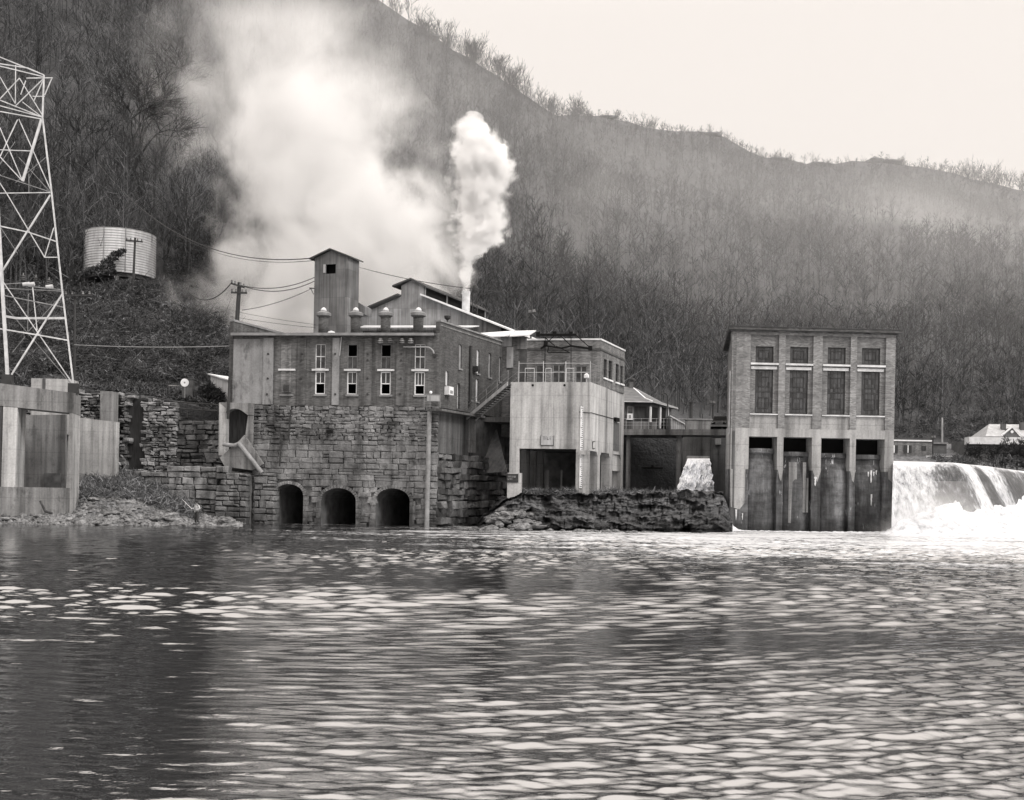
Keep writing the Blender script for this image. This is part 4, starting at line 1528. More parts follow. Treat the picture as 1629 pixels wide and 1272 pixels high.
pw = thing("concrete_panel_wall", "streaked concrete wall standing behind the opening of the portal pier", "wall", FPb.m)
build(MB().prism(q4(FPb, [(-70, 790), (103.5, 790), (103.5, 659), (-70, 662)]), 0, .4), "panel", "weathered_concrete", pw)
build(MB().box(FPb.u(73), FPb.u(98.5), -.25, -.004, FPb.z(85, 785), FPb.z(85, 752.5)), "dark_hatch", "wet_slate", pw)
FB2 = F(49, 87.2, 112, 87.4, 612)
fb = thing("footing_block", "pale concrete block with a dark slot behind the top of the portal pier", "block", FB2.m)
build(MB().box(FB2.u(49.5, 612), FB2.u(112, 612), 0, 2, 7.0, FB2.z(80, 602)), "block", "pale_concrete", fb)
build(MB().box(FB2.u(67.5, 612), FB2.u(72.5, 612), -.02, -.003, 9.0, FB2.z(80, 602) - .01), "slot", "stained_concrete", fb)

TW = thing("transmission_tower", "white painted steel lattice transmission tower rising from the concrete portal pier", "tower", FP_.m)
dF, dB = 1.2, 5.6
def tl(mb, a, b, w_, d=dF):
    p, q = FP_.uv(*a, d), FP_.uv(*b, d)
    mb.bar((p[0], d, p[1]), (q[0], d, q[1]), w_ * .86)
def tpart(name, lines, w_, d=dF, mat="pale_steel"):
    mb = MB()
    for a, b in lines:
        tl(mb, a, b, w_, d)
    return build(mb, name, mat, TW)
# four legs
tpart("leg", [((12, 598), (-13, 170))], .26)
tpart("leg", [((117, 612), (99.5, 466)), ((99.5, 466), (82, 305)), ((82, 305), (67.6, 186)), ((67.6, 186), (70, 119))], .13)
tpart("leg", [((36, 288), (66, 190))], .2)
tpart("leg", [((-70, 606), (-40, 180))], .13, dB)
# bracing of the near face
tpart("lattice_brace", [((99.5, 467), (17, 598)), ((80, 310), (0, 437)), ((0, 437), (-10, 455))], .13)
tpart("lattice_brace", [((5, 448), (117, 612)), ((11, 308), (71, 409)), ((-40, 230), (11, 308)), ((28, 190), (0, 249)), ((0, 203), (36, 288)), ((30, 189), (82, 305)), ((0, 249), (36, 288)), ((0, 277), (-20, 310)), ((71, 409), (85.5, 362)), ((52, 457), (59, 525)), ((0, 238), (52, 240)), ((0, 307), (80, 306)), ((71, 409), (93, 409))], .075)
tpart("lattice_brace", [((7, 486), (112, 609)), ((45, 467), (44, 527)), ((0, 360), (28, 403)), ((24, 225), (-20, 290)), ((46, 276), (46, 306)), ((74, 249), (25, 290)), ((45, 527), (90, 478)), ((20, 560), (40, 535)), ((30, 250), (80, 305))], .05, dB, "grey_steel")
tpart("strut", [((-20, 355), (45, 369)), ((45, 369), (90, 384))], .10)
tpart("strut", [((-10, 521), (57, 532)), ((57, 532), (108, 541))], .12)
tpart("strut", [((3, 469), (104, 489))], .09, dF, "grey_steel")
tpart("strut", [((-20, 272), (80, 305))], .06, dF, "grey_steel")
tpart("bus_bar", [((9, 503), (27, 506)), ((27, 506), (103, 506))], .20, dB - 2)
# head of the tower and its outreaching arm
tpart("cross_arm", [((-60, 72), (0, 90.5)), ((0, 90.5), (70, 119)), ((-60, 92), (45, 108)), ((45, 108), (70, 119)), ((42, 124), (84, 123.5)), ((-60, 140), (0, 159)), ((0, 159), (67.6, 186)), ((0, 168), (67.6, 186)), ((0, 177), (66, 189)), ((-20, 100), (70, 122))], .085)
tpart("lattice_brace", [((25, 103), (24.5, 164)), ((0, 157), (31, 124)), ((70, 124), (25, 168)), ((31, 124), (67.6, 183)), ((83, 123), (71, 151)), ((52, 153), (71, 153)), ((54, 160), (70, 124)), ((-30, 110), (0, 157)), ((0, 122), (24, 164)), ((41, 128), (33, 150)), ((36, 162), (67, 186))], .07)
for (x, y) in ((37, 438), (57, 441), (78, 445)):
    u_, z_ = FP_.uv(x, y + 8, 3)
    i_ = build(MB().lathe((u_, 3, z_), [(.05, 0), (.24, .05), (.05, .12), (.24, .2), (.05, .28), (.22, .36), (.05, .42), (.05, .6)], 10), "insulator", "weathered_concrete", TW)
for (x, y) in ((36, 452), (73, 456), (44, 452)):
    u_, z_ = FP_.uv(x, y, 2)
    build(MB().tube((u_, 2, z_), (u_ + .5, 2, z_ + .06), .13, .16, 8), "insulator", "pale_steel", TW)
tpart("insulator_arm", [((3, 452), (45, 449)), ((45, 455), (102, 461)), ((3, 458), (102, 463))], .07, 2.5, "grey_steel")
u0, z0 = FP_.uv(12, 598, dF); u1, z1 = FP_.uv(117, 612, dF)
for (u_, z_, zz) in ((u0, z0, tops(u0)), (u1, z1, tops(u1))):
    build(MB().box(u_ - .35, u_ + .35, dF - .35, dF + .35, zz - .02, z_ + .1), "base_shoe", "dark_steel", TW)

# ------------------------------------------------------------------ walls along the bank
FW1 = F(100, 88.4, 182, 87.6, 720)
w1 = thing("streaked_concrete_wall", "low concrete wall with pale vertical streaks beside the portal pier", "wall", FW1.m)
build(MB().prism(q4(FW1, [(100, 800), (179.5, 790), (182, 670.5), (100, 661)]), 0, .8), "panel", "pale_concrete", w1)
FW2 = F(159, 89.6, 178, 89.5, 650)
w2 = thing("concrete_stub", "square concrete stub rising above the streaked wall", "pillar", FW2.m)
build(MB().box(FW2.u(159, 650), FW2.u(177.5, 650), 0, 1.2, 3, FW2.z(168, 622)), "shaft", "weathered_concrete", w2)

FZ = F(120, 92.0, 350, 91.0, 690)
rw = thing("ruined_stone_wall", "ruined rubble wall with two dark gaps above the riverbank", "wall", FZ.m)
topz = lambda px: FZ.z(px, float(np.interp(px, [-50, 130, 205, 228, 279, 281, 350], [612, 619, 627, 631, 640, 661, 662])))
gaps = [(FZ.u(181), FZ.u(191), FZ.z(186, 775), FZ.z(186, 630)), (FZ.u(203), FZ.u(226), FZ.z(210, 748), FZ.z(210, 634))]
def rskip(a, b, c, d):
    m_ = (a + b) / 2
    px = 120 + (m_ - FZ.u(120)) / (FZ.u(350) - FZ.u(120)) * 230
    if d > topz(px) + .12 * math.sin(px):
        return True
    return any(h[0] < m_ < h[1] and h[2] < (c + d) / 2 < h[3] for h in gaps)
mb = MB()
stones(mb, FZ.u(-40), FZ.u(281), .6, FZ.z(130, 612), .27, .46, .05, .34, 21, .5, rskip, rough=.07)
build(mb, "stone_face", "rubble", rw)
mb = MB()
stones(mb, FZ.u(270), FZ.u(352), .6, FZ.z(300, 661), .38, .9, .05, .3, 22, .5, rskip, d0=.35, rough=.07)
build(mb, "stone_face", "dark_ashlar", rw)
build(MB().prism([(FZ.u(-40), .3), (FZ.u(352), .3), (FZ.u(352), topz(345) - .3), (FZ.u(281), topz(300) - .3), (FZ.u(278), topz(270) - .25), (FZ.u(205), topz(205) - .25), (FZ.u(-40), topz(60) - .3)], .62, 1.0), "wall_core", "dark_wood_and_hollow", rw)  # core coloured near black to paint shade into the two gaps

FRL = F(280, 91.6, 350, 91.3, 650)
rr = thing("pipe_railing", "dark pipe railing with two rails on the broken top of the stone wall", "railing", FRL.m)
mb = MB()
for a, b in (((281, 639), (348, 644)), ((281, 649), (348, 654))):
    p, q = FRL.uv(*a), FRL.uv(*b)
    mb.tube((p[0], 0, p[1]), (q[0], 0, q[1]), .055)
build(mb, "rail", "dark_steel", rr)
for px in (282, 298, 323, 347):
    py = 639 + (px - 281) * 5 / 67
    build(MB().tube((FRL.u(px, 650), 0, FRL.z(px, 664)), (FRL.u(px, 650), 0, FRL.z(px, py - .5)), .06), "rail_post", "dark_steel", rr)

FA2 = F(348, 88.55, 404, 88.2, 680)
ar = thing("concrete_arch", "concrete portal frame with a dark arched hollow at the end of the mill base", "arch", FA2.m)
pA = lambda a, b, d=0.0: FA2.uv(a, b, d)
build(MB().prism([pA(347.5, 724), pA(358, 724), pA(359, 649), pA(348.5, 640)], 0, .8), "column", "pale_concrete", ar)
arc = [pA(359 + 35 * k, 660 - 10.5 * math.sin(math.pi * min(1, .15 + k * .85)) ) for k in np.linspace(0, 1, 9)]
build(MB().prism([pA(348.5, 639.5), pA(359, 649)] + arc + [pA(403, 660), pA(404, 641)], .02, .9), "arch_head", "weathered_concrete", ar)
build(MB().prism([pA(394, 661), pA(403, 660.5), pA(402, 712), pA(388, 706)], .05, 1.1), "jamb", "weathered_concrete", ar)
build(MB().box(pA(352, 680)[0], pA(404, 680)[0], 1.3, 1.5, pA(370, 750)[1], pA(370, 641)[1]), "dark_recess", "dark_wood_and_hollow", ar)  # near-black panel, the shade of the hollow put into its colour
build(MB().prism([pA(352, 728), pA(366, 716), pA(385, 699), pA(391, 692), pA(421, 738), pA(404, 748), pA(360, 742)], -.35, .0), "apron", "weathered_concrete", ar)
dp = thing("drain_pipe", "fat grey drain pipe bending down the slope below the concrete arch", "pipe", FA2.m)
mb = MB()
pts = [pA(359, 707), pA(376, 709), pA(385, 706)]
mb.path([(p[0], -.55, p[1]) for p in pts], .17, 10)
build(mb, "upper_run", "grey_steel", dp)
mb = MB(); p, q = pA(384, 705), pA(421, 752)
mb.tube((p[0], -.62, p[1]), (q[0], -.62, q[1]), .20, .18, 10)
build(mb, "lower_run", "grey_steel", dp)

FL2 = F(211, 89.0, 396, 87.4, 780)
lw = thing("lower_ashlar_wall", "low wall of big dark square stones along the water behind the fisherman", "wall", FL2.m)
tz = lambda px: FL2.z(px, float(np.interp(px, [180, 211, 266, 356, 396], [756, 752, 742, 743, 750])))
mb = MB()
def lskip(a, b, c, d):
    px = 211 + ((a + b) / 2 - FL2.u(211, 780)) / (FL2.u(396, 780) - FL2.u(211, 780)) * 185
    return d > tz(px) + .18 or (345 < px < 351 and FL2.z(348, 820) < (c + d) / 2 < FL2.z(348, 762))
stones(mb, FL2.u(190, 780), FL2.u(345, 780), -.8, FL2.z(266, 740), .58, 1.0, .05, .22, 31, .7, lskip, rough=.06)
stones(mb, FL2.u(345.2, 780), FL2.u(395, 780), -.8, FL2.z(370, 741), .45, .8, .05, .16, 32, .7, lskip, d0=-.25, rough=.05)
build(mb, "stone_face", "ashlar", lw)
build(MB().prism([(FL2.u(190, 780), -.8), (FL2.u(395, 780), -.8), (FL2.u(395, 780), tz(395) - .25), (FL2.u(356, 780), tz(356) - .25), (FL2.u(266, 780), tz(266) - .25), (FL2.u(190, 780), tz(190) - .25)], .45, 3.5), "wall_core", "dark_concrete", lw)
FBu = F(404, 88.0, 440, 87.6, 790)
bu = thing("stone_buttress", "stepped stone buttress standing in the river beside the leftmost dark arch", "buttress", FBu.m)
mb = MB()
stones(mb, FBu.u(404, 790), FBu.u(437, 790), -.8, FBu.z(420, 751), .5, .8, .05, .15, 33, 1.0, None, rough=.05)
build(mb, "stone_face", "ashlar", bu)
build(MB().box(FBu.u(404.6, 790), FBu.u(436, 790), .5, 1.4, -.8, FBu.z(420, 753)), "buttress_core", "dark_concrete", bu)

# ------------------------------------------------------------------ white shed, round sign, tank, poles
FWS = F(334, 97.5, 364, 96.5, 610)
ws = thing("white_shed", "small whitewashed plank shed with a pale roof edge beside the mill wall", "shed", FWS.m)
build(MB().prism(q4(FWS, [(335, 595.5), (362.5, 604), (362.5, 642), (335, 642)]), 0, 2.5), "wall", "pale_wood", ws)
build(MB().prism(q4(FWS, [(333.5, 594), (364.5, 603.2), (364.5, 605), (333.5, 595.8)]), -.25, 2.8), "roof", "coping", ws)
p = at(294, 622, 94)
rs = thing("round_sign", "white round sign on a thin post in front of the dark hillside", "sign", Matrix.Translation((p.x, p.y, p.z - .6)))
hz_ = (622 - 608.5) / 1700 * 94 + .6
build(MB().tube((0, 0, 0), (0, 0, hz_ + .1), .05), "post", "grey_steel", rs)
build(MB().tube((0, -.06, hz_), (0, -.1, hz_), .36, None, 20), "disc", "white_paint", rs)
build(MB().tube((0, -.101, hz_), (0, -.106, hz_), .10, .07, 4), "mark", "grey_steel", rs)
p = at(291, 628, 96)
sx = thing("equipment_box", "dark box cabinet behind the round white sign", "cabinet", Matrix.Translation((p.x, p.y, p.z - .3)))
build(MB().box(-.1, .85, 0, .6, 0, 1.7), "body", "wet_slate", sx)
build(MB().box(-.16, .91, -.06, .66, 1.704, 1.78), "lid", "dark_roof", sx)

def hill_h(px, Y):
    i = np.interp(px, HPX, np.arange(NPX)); i0 = int(min(i, NPX - 2)); f = i - i0
    line = HG[i0] * (1 - f) + HG[i0 + 1] * f
    return float(np.interp(Y, line[:52, 1], line[:52, 2]))
tY = min(np.linspace(104, 140, 90), key=lambda y: abs(at(205, 436, y - 4).z - .9 - hill_h(200, y - 3)))
pc = at(191, 434, tY)
zt = at(191, 362, tY - 4).z
zb = at(205, 432, tY - 4).z
rr_ = 54 / 1700 * tY
tk = thing("water_tank", "large white banded water tank on the hillside above the bank", "tank", Matrix.Translation((pc.x, pc.y, zb)))
H_ = zt - zb
prof = []
nb = 17
for i in range(nb):
    a = H_ * i / nb
    prof += [(rr_, a + .02), (rr_, a + H_ / nb - .05)]
    prof += [(rr_ + .0, a + H_ / nb - .02)]
def tank_mat():
    k = Nd("tank_paint")
    o = k.sep(k.obj)
    zf = k.math('FRACT', k.math('MULTIPLY', o[2], nb / H_))
    c = k.ramp(zf, [(0.0, g(.22)), (.10, g(.5, .02)), (.2, g(.66, .02)), (.85, g(.6, .02)), (1.0, g(.3))])
    nzz = k.ramp(k.noise(k.mapping(k.obj, (1, 1, .25)), .9, 5, .7), [(.3, .6), (.6, 1.1)])
    M["tank_paint"] = k.done(k.mix(c, nzz, 1, 'MULTIPLY'), .6)
tank_mat()
build(MB().lathe((0, 0, 0), [(rr_, 0), (rr_, H_)], 48), "shell", "tank_paint", tk, smooth=False)
for i in range(0, nb + 1):
    build(MB().lathe((0, 0, H_ * i / nb - .03), [(rr_ + .004, 0), (rr_ + .05, .01), (rr_ + .05, .06), (rr_ + .004, .07)], 48), "hoop", "sheet_steel", tk)
build(MB().lathe((0, 0, H_ + .05), [(rr_ * .99, 0), (rr_ * .3, .3), (.05, .32)], 40), "lid", "sheet_steel", tk)
for a in (-96, -62):
    x_, y_ = (rr_ + .06) * math.cos(R(a)), (rr_ + .06) * math.sin(R(a))
    build(MB().tube((x_, y_, .1), (x_, y_, H_ + .12), .05), "ladder_rail", "grey_steel", tk)
build(MB().lathe((0, 0, -.5), [(rr_ * .92, 0), (rr_ * .95, .48)], 40), "tank_base", "wet_slate", tk)
for a in (-75, -50):
    x_, y_ = rr_ * .95 * math.cos(R(a)), rr_ * .95 * math.sin(R(a))
    build(MB().box(x_ - .2, x_ + .2, y_ - .2, y_ + .2, -2.6, -.45), "tank_leg", "weathered_concrete", tk)


def pole(label, top, bot, Y, arms, r=.15, mat="dark_wood_and_hollow", name="utility_pole"):
    a, b = at(*bot, Y), at(*top, Y)
    o = thing(name, label, "pole", Matrix.Translation(a))
    v = b - a
    build(MB().tube((0, 0, -1.5), tuple(v), r, r * .75, 8), "shaft", mat, o)
    out = []
    for (x0, y0, x1, y1) in arms:
        p, q = at(x0, y0, Y - .2) - a, at(x1, y1, Y - .2) - a
        arm = build(MB().bar(tuple(p), tuple(q), .15), "cross_arm", mat, o)
        for k in (.06, .3, .7, .94):
            e = p.lerp(q, k)
            build(MB().lathe(tuple(e + Vector((0, 0, .08))), [(.06, 0), (.11, .06), (.06, .15), (.10, .21), (.03, .27)], 7), "insulator", "weathered_concrete", arm)
            out.append(at(x0 + (x1 - x0) * k, y0 + (y1 - y0) * k - 2, Y - .2))
    return out
pole("thin dark pole with one crossarm in front of the white water tank", (215, 378), (210.5, 470), tY - 7, [(200, 382, 227, 384.5)], .17)
pB = pole("leaning dark pole with two crossarms behind the brick mill roof", (381, 449), (374, 540), 99, [(367.5, 450.5, 389, 457), (367.5, 465, 393, 465.8)], .24)
pole("dark slender pole with one long crossarm behind the lattice tower", (119.5, 468), (118.5, 612), 96, [(102, 470, 145, 469.5)], .12)
pole("short dark post against the corner of the brick mill", (365.5, 590), (363, 637), 88.3, [], .12)
pM2 = at(846, 465, 103)
pole("slim dark aerial mast with guy wires behind the hoist gantry", (846, 465), (844.5, 535), 103, [(841, 499, 851, 497.5)], .08, "dark_steel", "aerial_mast")


# ------------------------------------------------------------------ wires
def wire(label, a, b, sag, r=.022, mat="wire"):
    pts = []
    for k in np.linspace(0, 1, 25):
        p = a.lerp(b, k)
        p.z -= sag * 4 * k * (1 - k)
        pts.append(tuple(p))
    o = build(MB().path(pts, r * 1.35, 4), "overhead_wire", mat)
    return tag(o, label, "wire")
wire("high thin wire crossing the smoke far above the tower and shed", at(250, 262, 150), at(846, 466, 103), 4.0, .03)
wire("thick wire sloping down the smoke to the eave of the corrugated tower", at(155, 258, 150), at(499, 410, 99), 4.2, .04)
wire("thin wire just under the thick one, ending at the corrugated tower", at(230, 335, 150), at(500, 414, 99), 2.4, .025)
wire("upper of two slack wires from the leaning pole to the corrugated tower", pB[3], at(500, 441, 99), .55, .032)
wire("lower of two slack wires from the leaning pole to the corrugated tower", pB[2], at(500, 447, 99), .75, .032)
wire("wire climbing from behind the mill roof to the bracket on the corrugated tower", at(385, 493, 99), at(495, 459, 98.8), .3, .025)
wire("slack wire running off from the leaning pole towards the hillside", pB[0], at(300, 464, 110), 1.2, .035)
wire("upper of two low wires stretched behind the mill roof", at(370, 494, 112), at(502, 516, 100), .1, .018)
wire("lower of two low wires stretched behind the mill roof", at(368, 503, 112), at(502, 521, 100), .1, .018)
wire("pale wire running level across the brush to the mill wall", at(118, 548, 95), at(366, 550, 90), .15, .03, "pale_wire")
wire("guy wire from the aerial mast down to the lean-to roof", at(845, 498, 103), at(818, 527, 101), .05, .02)
wire("guy wire from the aerial mast down to the brick house roof", at(847, 498, 103), at(885, 541, 99), .05, .02)
0 and wire("faint wire from the lattice tower towards the big bare tree", at(84, 205, 84), at(250, 262, 150), 1.0, .03, "pale_wire")
# ------------------------------------------------------------------ the man fishing
PX_, PY_ = 312.5, 79.4
pz = bank_z(312, 79.4)
pp = at(312.5, 833, 79.4)
pz = max(.12, min(pp.z, .35))
man = thing("person", "person in a white shirt and dark trousers fishing from the rocks at the water", "person",
            Matrix.Translation((pp.x, 79.4, pz)) @ Matrix.Rotation(R(-40), 4, 'Z'))
# local: faces -Y; z up; total height 1.70


def skin_mesh(name, verts, edges, radii, root, mat, parent, sub=2, flat=None):
    me = bpy.data.meshes.new(name)
    me.from_pydata(verts, edges, [])
    me.materials.append(M[mat])
    o = bpy.data.objects.new(name, me)
    col.objects.link(o)
    sk = o.modifiers.new("skin", 'SKIN')
    for i, r in enumerate(radii):
        me.skin_vertices[0].data[i].radius = r if isinstance(r, tuple) else (r, r)
    me.skin_vertices[0].data[root].use_root = True
    sk.use_smooth_shade = True
    ss = o.modifiers.new("sub", 'SUBSURF')
    ss.levels = ss.render_levels = sub
    o.parent = parent
    TH[o.name] = TH[parent.name]
    return o


V_, E_, R_ = [], [], []
def jv(p, r, to=None):
    V_.append(p); R_.append(r)
    if to is not None:
        E_.append((to, len(V_) - 1))
    return len(V_) - 1
pel = jv((0, .02, .92), (.155, .115))
wst = jv((0, .02, 1.08), (.145, .105), pel)
chs = jv((0, .01, 1.28), (.175, .12), wst)
upc = jv((0, .02, 1.40), (.15, .09), chs)
nk = jv((0, .01, 1.47), .058, upc)
hb = jv((0, -.01, 1.54), .07, nk)
hm = jv((0, -.02, 1.61), (.078, .095), hb)
ht = jv((0, -.01, 1.68), (.06, .07), hm)
ns = jv((0, -.115, 1.595), .014, hm)
for s in (-1, 1):
    hp = jv((s * .10, .02, .86), .10, pel)
    kn = jv((s * .12, -.02 + .02 * s, .48), .068, hp)
    an = jv((s * .13, .03 + .02 * s, .09), .045, kn)
    jv((s * .14, -.12 + .02 * s, .035), .036, an)
    sh = jv((s * .20, .02, 1.38), .06, upc)
    if s < 0:
        el = jv((-.34, .02, 1.16), .042, sh)
        wr = jv((-.22, -.24, 1.10), .030, el)
        base = Vector((-.22, -.24, 1.10)); dirh = Vector((.55, -.8, .0)).normalized()
    else:
        el = jv((.33, .05, 1.13), .042, sh)
        wr = jv((.12, -.20, 1.00), .030, el)
        base = Vector((.12, -.20, 1.00)); dirh = Vector((-.8, -.55, .1)).normalized()
    up_ = Vector((0, 0, 1))
    side = dirh.cross(up_).normalized()
    pm = jv(tuple(base + dirh * .055), (.036, .022), wr)
    for i, ln in enumerate((.062, .072, .068, .052)):
        off = up_ * (.030 - .02 * i)
        k0 = jv(tuple(base + dirh * .095 + off), .010, pm)
        k1 = jv(tuple(base + dirh * (.095 + ln * .5) + off + side * .012), .0095, k0)
        jv(tuple(base + dirh * (.095 + ln * .62) + off + side * (.012 + ln * .5)), .008, k1)
    t0 = jv(tuple(base + dirh * .045 + up_ * .036), .011, pm)
    jv(tuple(base + dirh * .085 + up_ * .052 + side * .02), .009, t0)
body = skin_mesh("body", V_, E_, R_, pel, "skin", man)
# clothes follow the body
def cloth(name, chain, mat):
    v, e, r = [], [], []
    for c in chain:
        st_ = len(v)
        for i, (p, rad) in enumerate(c):
            if i == 0 and v and p == v[0]:
                idx = 0
            else:
                v.append(p); r.append(rad); idx = len(v) - 1
            if i:
                e.append((prev, idx))
            prev = idx
    return skin_mesh(name, v, e, r, 0, mat, man)
cloth("shirt", [[((0, .02, 1.0), (.168, .128)), ((0, .02, 1.10), (.165, .125)), ((0, .01, 1.28), (.195, .14)), ((0, .02, 1.41), (.165, .105)), ((0, .01, 1.46), (.075, .07))]], "shirt")
for s, pts in ((-1, [((-.17, .02, 1.39), .082), ((-.34, .02, 1.16), .064), ((-.245, -.19, 1.11), .05)]), (1, [((.17, .02, 1.39), .082), ((.33, .05, 1.13), .064), ((.15, -.15, 1.02), .05)])):
    cloth("shirt_sleeve", [pts], "shirt")
cloth("trousers", [[((0, .02, .97), (.172, .132)), ((.10, .02, .84), .118), ((.12, .0, .48), .086), ((.13, .05, .1), .07)], [((0, .02, .97), (.172, .132)), ((-.10, .02, .84), .118), ((-.12, -.04, .48), .086), ((-.13, .01, .1), .07)]], "trousers")
for s in (-1, 1):
    sho = MB().sphere((s * .14, -.06 + .02 * s, .045), .1, 8, (.55, 1, .5))
    sho = MB()
    n = 10
    sho.hexa([(s * .14 - .05, -.2 + .02 * s, 0), (s * .14 + .05, -.2 + .02 * s, 0), (s * .14 + .045, .1 + .02 * s, 0), (s * .14 - .045, .1 + .02 * s, 0),
              (s * .14 - .035, -.17 + .02 * s, .06), (s * .14 + .035, -.17 + .02 * s, .06), (s * .14 + .04, .09 + .02 * s, .11), (s * .14 - .04, .09 + .02 * s, .11)])
    build(sho, "shoe", "dark_wood_and_hollow", man)
hr = MB().lathe((0, .012, 1.60), [(.105, -.035), (.118, .03), (.108, .09), (.07, .128), (.01, .14)], 14)
build(hr, "hair", "hair", man, smooth=True)
for s in (-1, 1):
    build(MB().sphere((s * .032, -.105, 1.625), .010, 6), "eye", "hair", man)
    build(MB().sphere((s * .092, -.01, 1.60), .022, 6), "ear", "skin", man)
build(MB().box(-.025, .025, -.108, -.098, 1.553, 1.560), "mouth", "hair", man)
# rod held in both hands, pointing along the bank
lp_ = TH[man.name]
hand = lp_ @ Vector((-.12, -.33, 1.10))
tip = at(292, 796, 79.2)
rod = thing("fishing_rod", "pale fishing rod held out over the water by the man on the rocks", "rod", Matrix.Translation(hand))
v = tip - hand
build(MB().tube(tuple(-v * .35), tuple(v * .9), .022, .012, 6).tube(tuple(v * .9), tuple(v * 1.15), .012, .007, 5), "blank", "white_paint", rod)
build(MB().tube(tuple(-v * .30 + Vector((0, 0, 0))), tuple(v * .02), .024, None, 8), "grip", "dark_wood_and_hollow", rod)
build(MB().tube(tuple(v * .05 + Vector((0, -.03, -.06))), tuple(v * .05 + Vector((0, .03, -.06))), .035, None, 10), "reel", "grey_steel", rod)
# ------------------------------------------------------------------ power house
FQ2 = F(1162, 90.0, 1424, 90.6, 690)
pq = lambda a, b, d=0.0: FQ2.uv(a, b, d)
uu = lambda px, py=640: FQ2.u(px, py)
zz = lambda px, py: FQ2.z(px, py)
PH = thing("power_house", "tall brick power house on a stained concrete base in the river, with four window bays", "building", FQ2.m)
u0, u1 = uu(1163.5), uu(1423.2)
zr = zz(1290, 529.5); zc = zz(1290, 682.3)
X6 = lambda zx: 1140 + zx / 5.255
Y6 = lambda zy: 500 + zy / 5.255
bays = [(283, 520, 325, 478), (575, 808, 615, 770), (885, 1120, 930, 1083), (1172, 1415, 1216, 1372)]
bay = []
win = []
sills = []
for i, (a, b, c, d) in enumerate(bays):
    ua, ub, wa, wb = uu(X6(a) - 1), uu(X6(b) - 1), uu(X6(c)), uu(X6(d) - .5)
    mx = (X6(c) + X6(d)) / 2
    s1, s0 = zz(mx, Y6(263 + 5 * i)), zz(mx, Y6(401 + 5 * i))
    t1, t0 = zz(mx, Y6(459 + 5 * i)), zz(mx, Y6(824 + 5 * i))
    bay.append((ua, ub)); win.append((wa, wb, s0, s1)); win.append((wa, wb, t0, t1))
zs_ = lambda a: zz(1290, Y6(a + 8))
rec = .22
# recessed bay wall
build(MB().wall(u0, u1, zc - .6, zr, win, rec, rec + .35), "front_wall", "power_brick", PH)
# pilasters standing proud of it
edges = [u0] + [q for p in bay for q in p] + [u1]
for i in range(0, len(edges), 2):
    a, b = edges[i], edges[i + 1]
    build(MB().box(a, b, 0, rec - .004, zc - (.0 if i in (0, len(edges) - 2) else .0), zz(1290, 534)), "pilaster", "pilaster_brick", PH)
build(MB().box(u0, u1, -.02, rec - .004, zz(1290, 534) + .003, zr), "frieze", "power_brick", PH)
for i, (a, b) in enumerate(bay):
    k = build(MB().box(a + .02, b - .02, -.06, rec - .003, zs_(420), zs_(405)), "sill", "coping", PH)
    build(MB().box(a + .1, b - .1, rec - .10, rec - .003, zs_(456), zs_(432)), "lintel", "coping", PH)
    build(MB().box(a + .02, b - .02, -.06, rec - .003, zs_(838), zs_(829)), "sill", "coping", PH)
    build(MB().box(a + .01, b - .01, rec - .08, rec - .003, zc - .02, zs_(840)), "spandrel_panel", "power_concrete", PH)
for (a, b, z0, z1) in win:
    f = MB()
    t = .07
    for x0, x1, y0, y1 in ((a, a + t, z0, z1), (b - t, b, z0, z1), (a + t, b - t, z0, z0 + t), (a + t, b - t, z1 - t, z1)):
        f.box(x0, x1, rec + .12, rec + .2, y0, y1)
    f = build(f, "window", "dark_steel", PH)
    build(MB().box(a + t, b - t, rec + .15, rec + .17, z0 + t, z1 - t), "pane", "steel_sash_glass", f)
    hgt = z1 - z0
    vents = [(.28, .78)] if hgt < 2 else [(.62, .84), (.12, .36)]
    bars = MB()
    for x in np.linspace(a, b, 6)[1:-1]:
        bars.box(x - .012, x + .012, rec + .128, rec + .149, z0 + t, z1 - t)
    build(bars, "muntin", "dark_steel", f)
    for (v0, v1) in vents:
        w_ = (b - a) * .21
        bars = MB()
        m0, m1 = a + w_, b - w_
        y0, y1 = z0 + hgt * v0, z0 + hgt * v1
        bars.box(m0, m1, rec + .10, rec + .127, y0 - .035, y0 + .035).box(m0, m1, rec + .10, rec + .127, y1 - .025, y1 + .025)
        bars.box(m0 - .025, m0 + .025, rec + .10, rec + .127, y0, y1).box(m1 - .025, m1 + .025, rec + .10, rec + .127, y0, y1)
        build(bars, "vent_sash_frame", "dark_steel", f)
    if hgt > 2:
        build(MB().box(a + t, b - t, rec + .11, rec + .19, z0 + hgt * .49, z0 + hgt * .515), "transom", "dark_steel", f)
# depth of the building: flank seen very obliquely
pd = Vector(at(1157.5, 600, 103).to_2d()) - Vector(FQ2.w(u0, 0, 0).to_2d())
fd = (pd.dot(FQ2.U.to_2d()), pd.dot(FQ2.N.to_2d()))
B3 = lambda u, k, z: (u + fd[0] * k, fd[1] * k, z)
FPL = Frame(tuple(FQ2.w(u0, 0, 0).to_2d()), tuple(FQ2.w(u0 + fd[0], fd[1], 0).to_2d()))
Lq = pd.length
build(MB().wall(.02, Lq, zc - .3, zr, [], -.35, .0), "flank_wall", "power_brick", PH, FPL.m)
build(MB().wall(.02, Lq, -1, zc - .304, [], -.35, .0), "flank_base", "stained_concrete", PH, FPL.m)
mb = MB()
mb.poly([B3(u1, 0.3, zc - 8)[:2] + (-1,), B3(u1, 1, 0)[:2] + (-1,), B3(u1, 1, zr), B3(u1, 0.0, zr), (u1, .3, -1)])
mb.poly([B3(u0, 1, -1), B3(u1, 1, -1), B3(u1, 1, zr), B3(u0, 1, zr)])
build(mb, "rear_wall", "power_brick", PH)
ov = .42
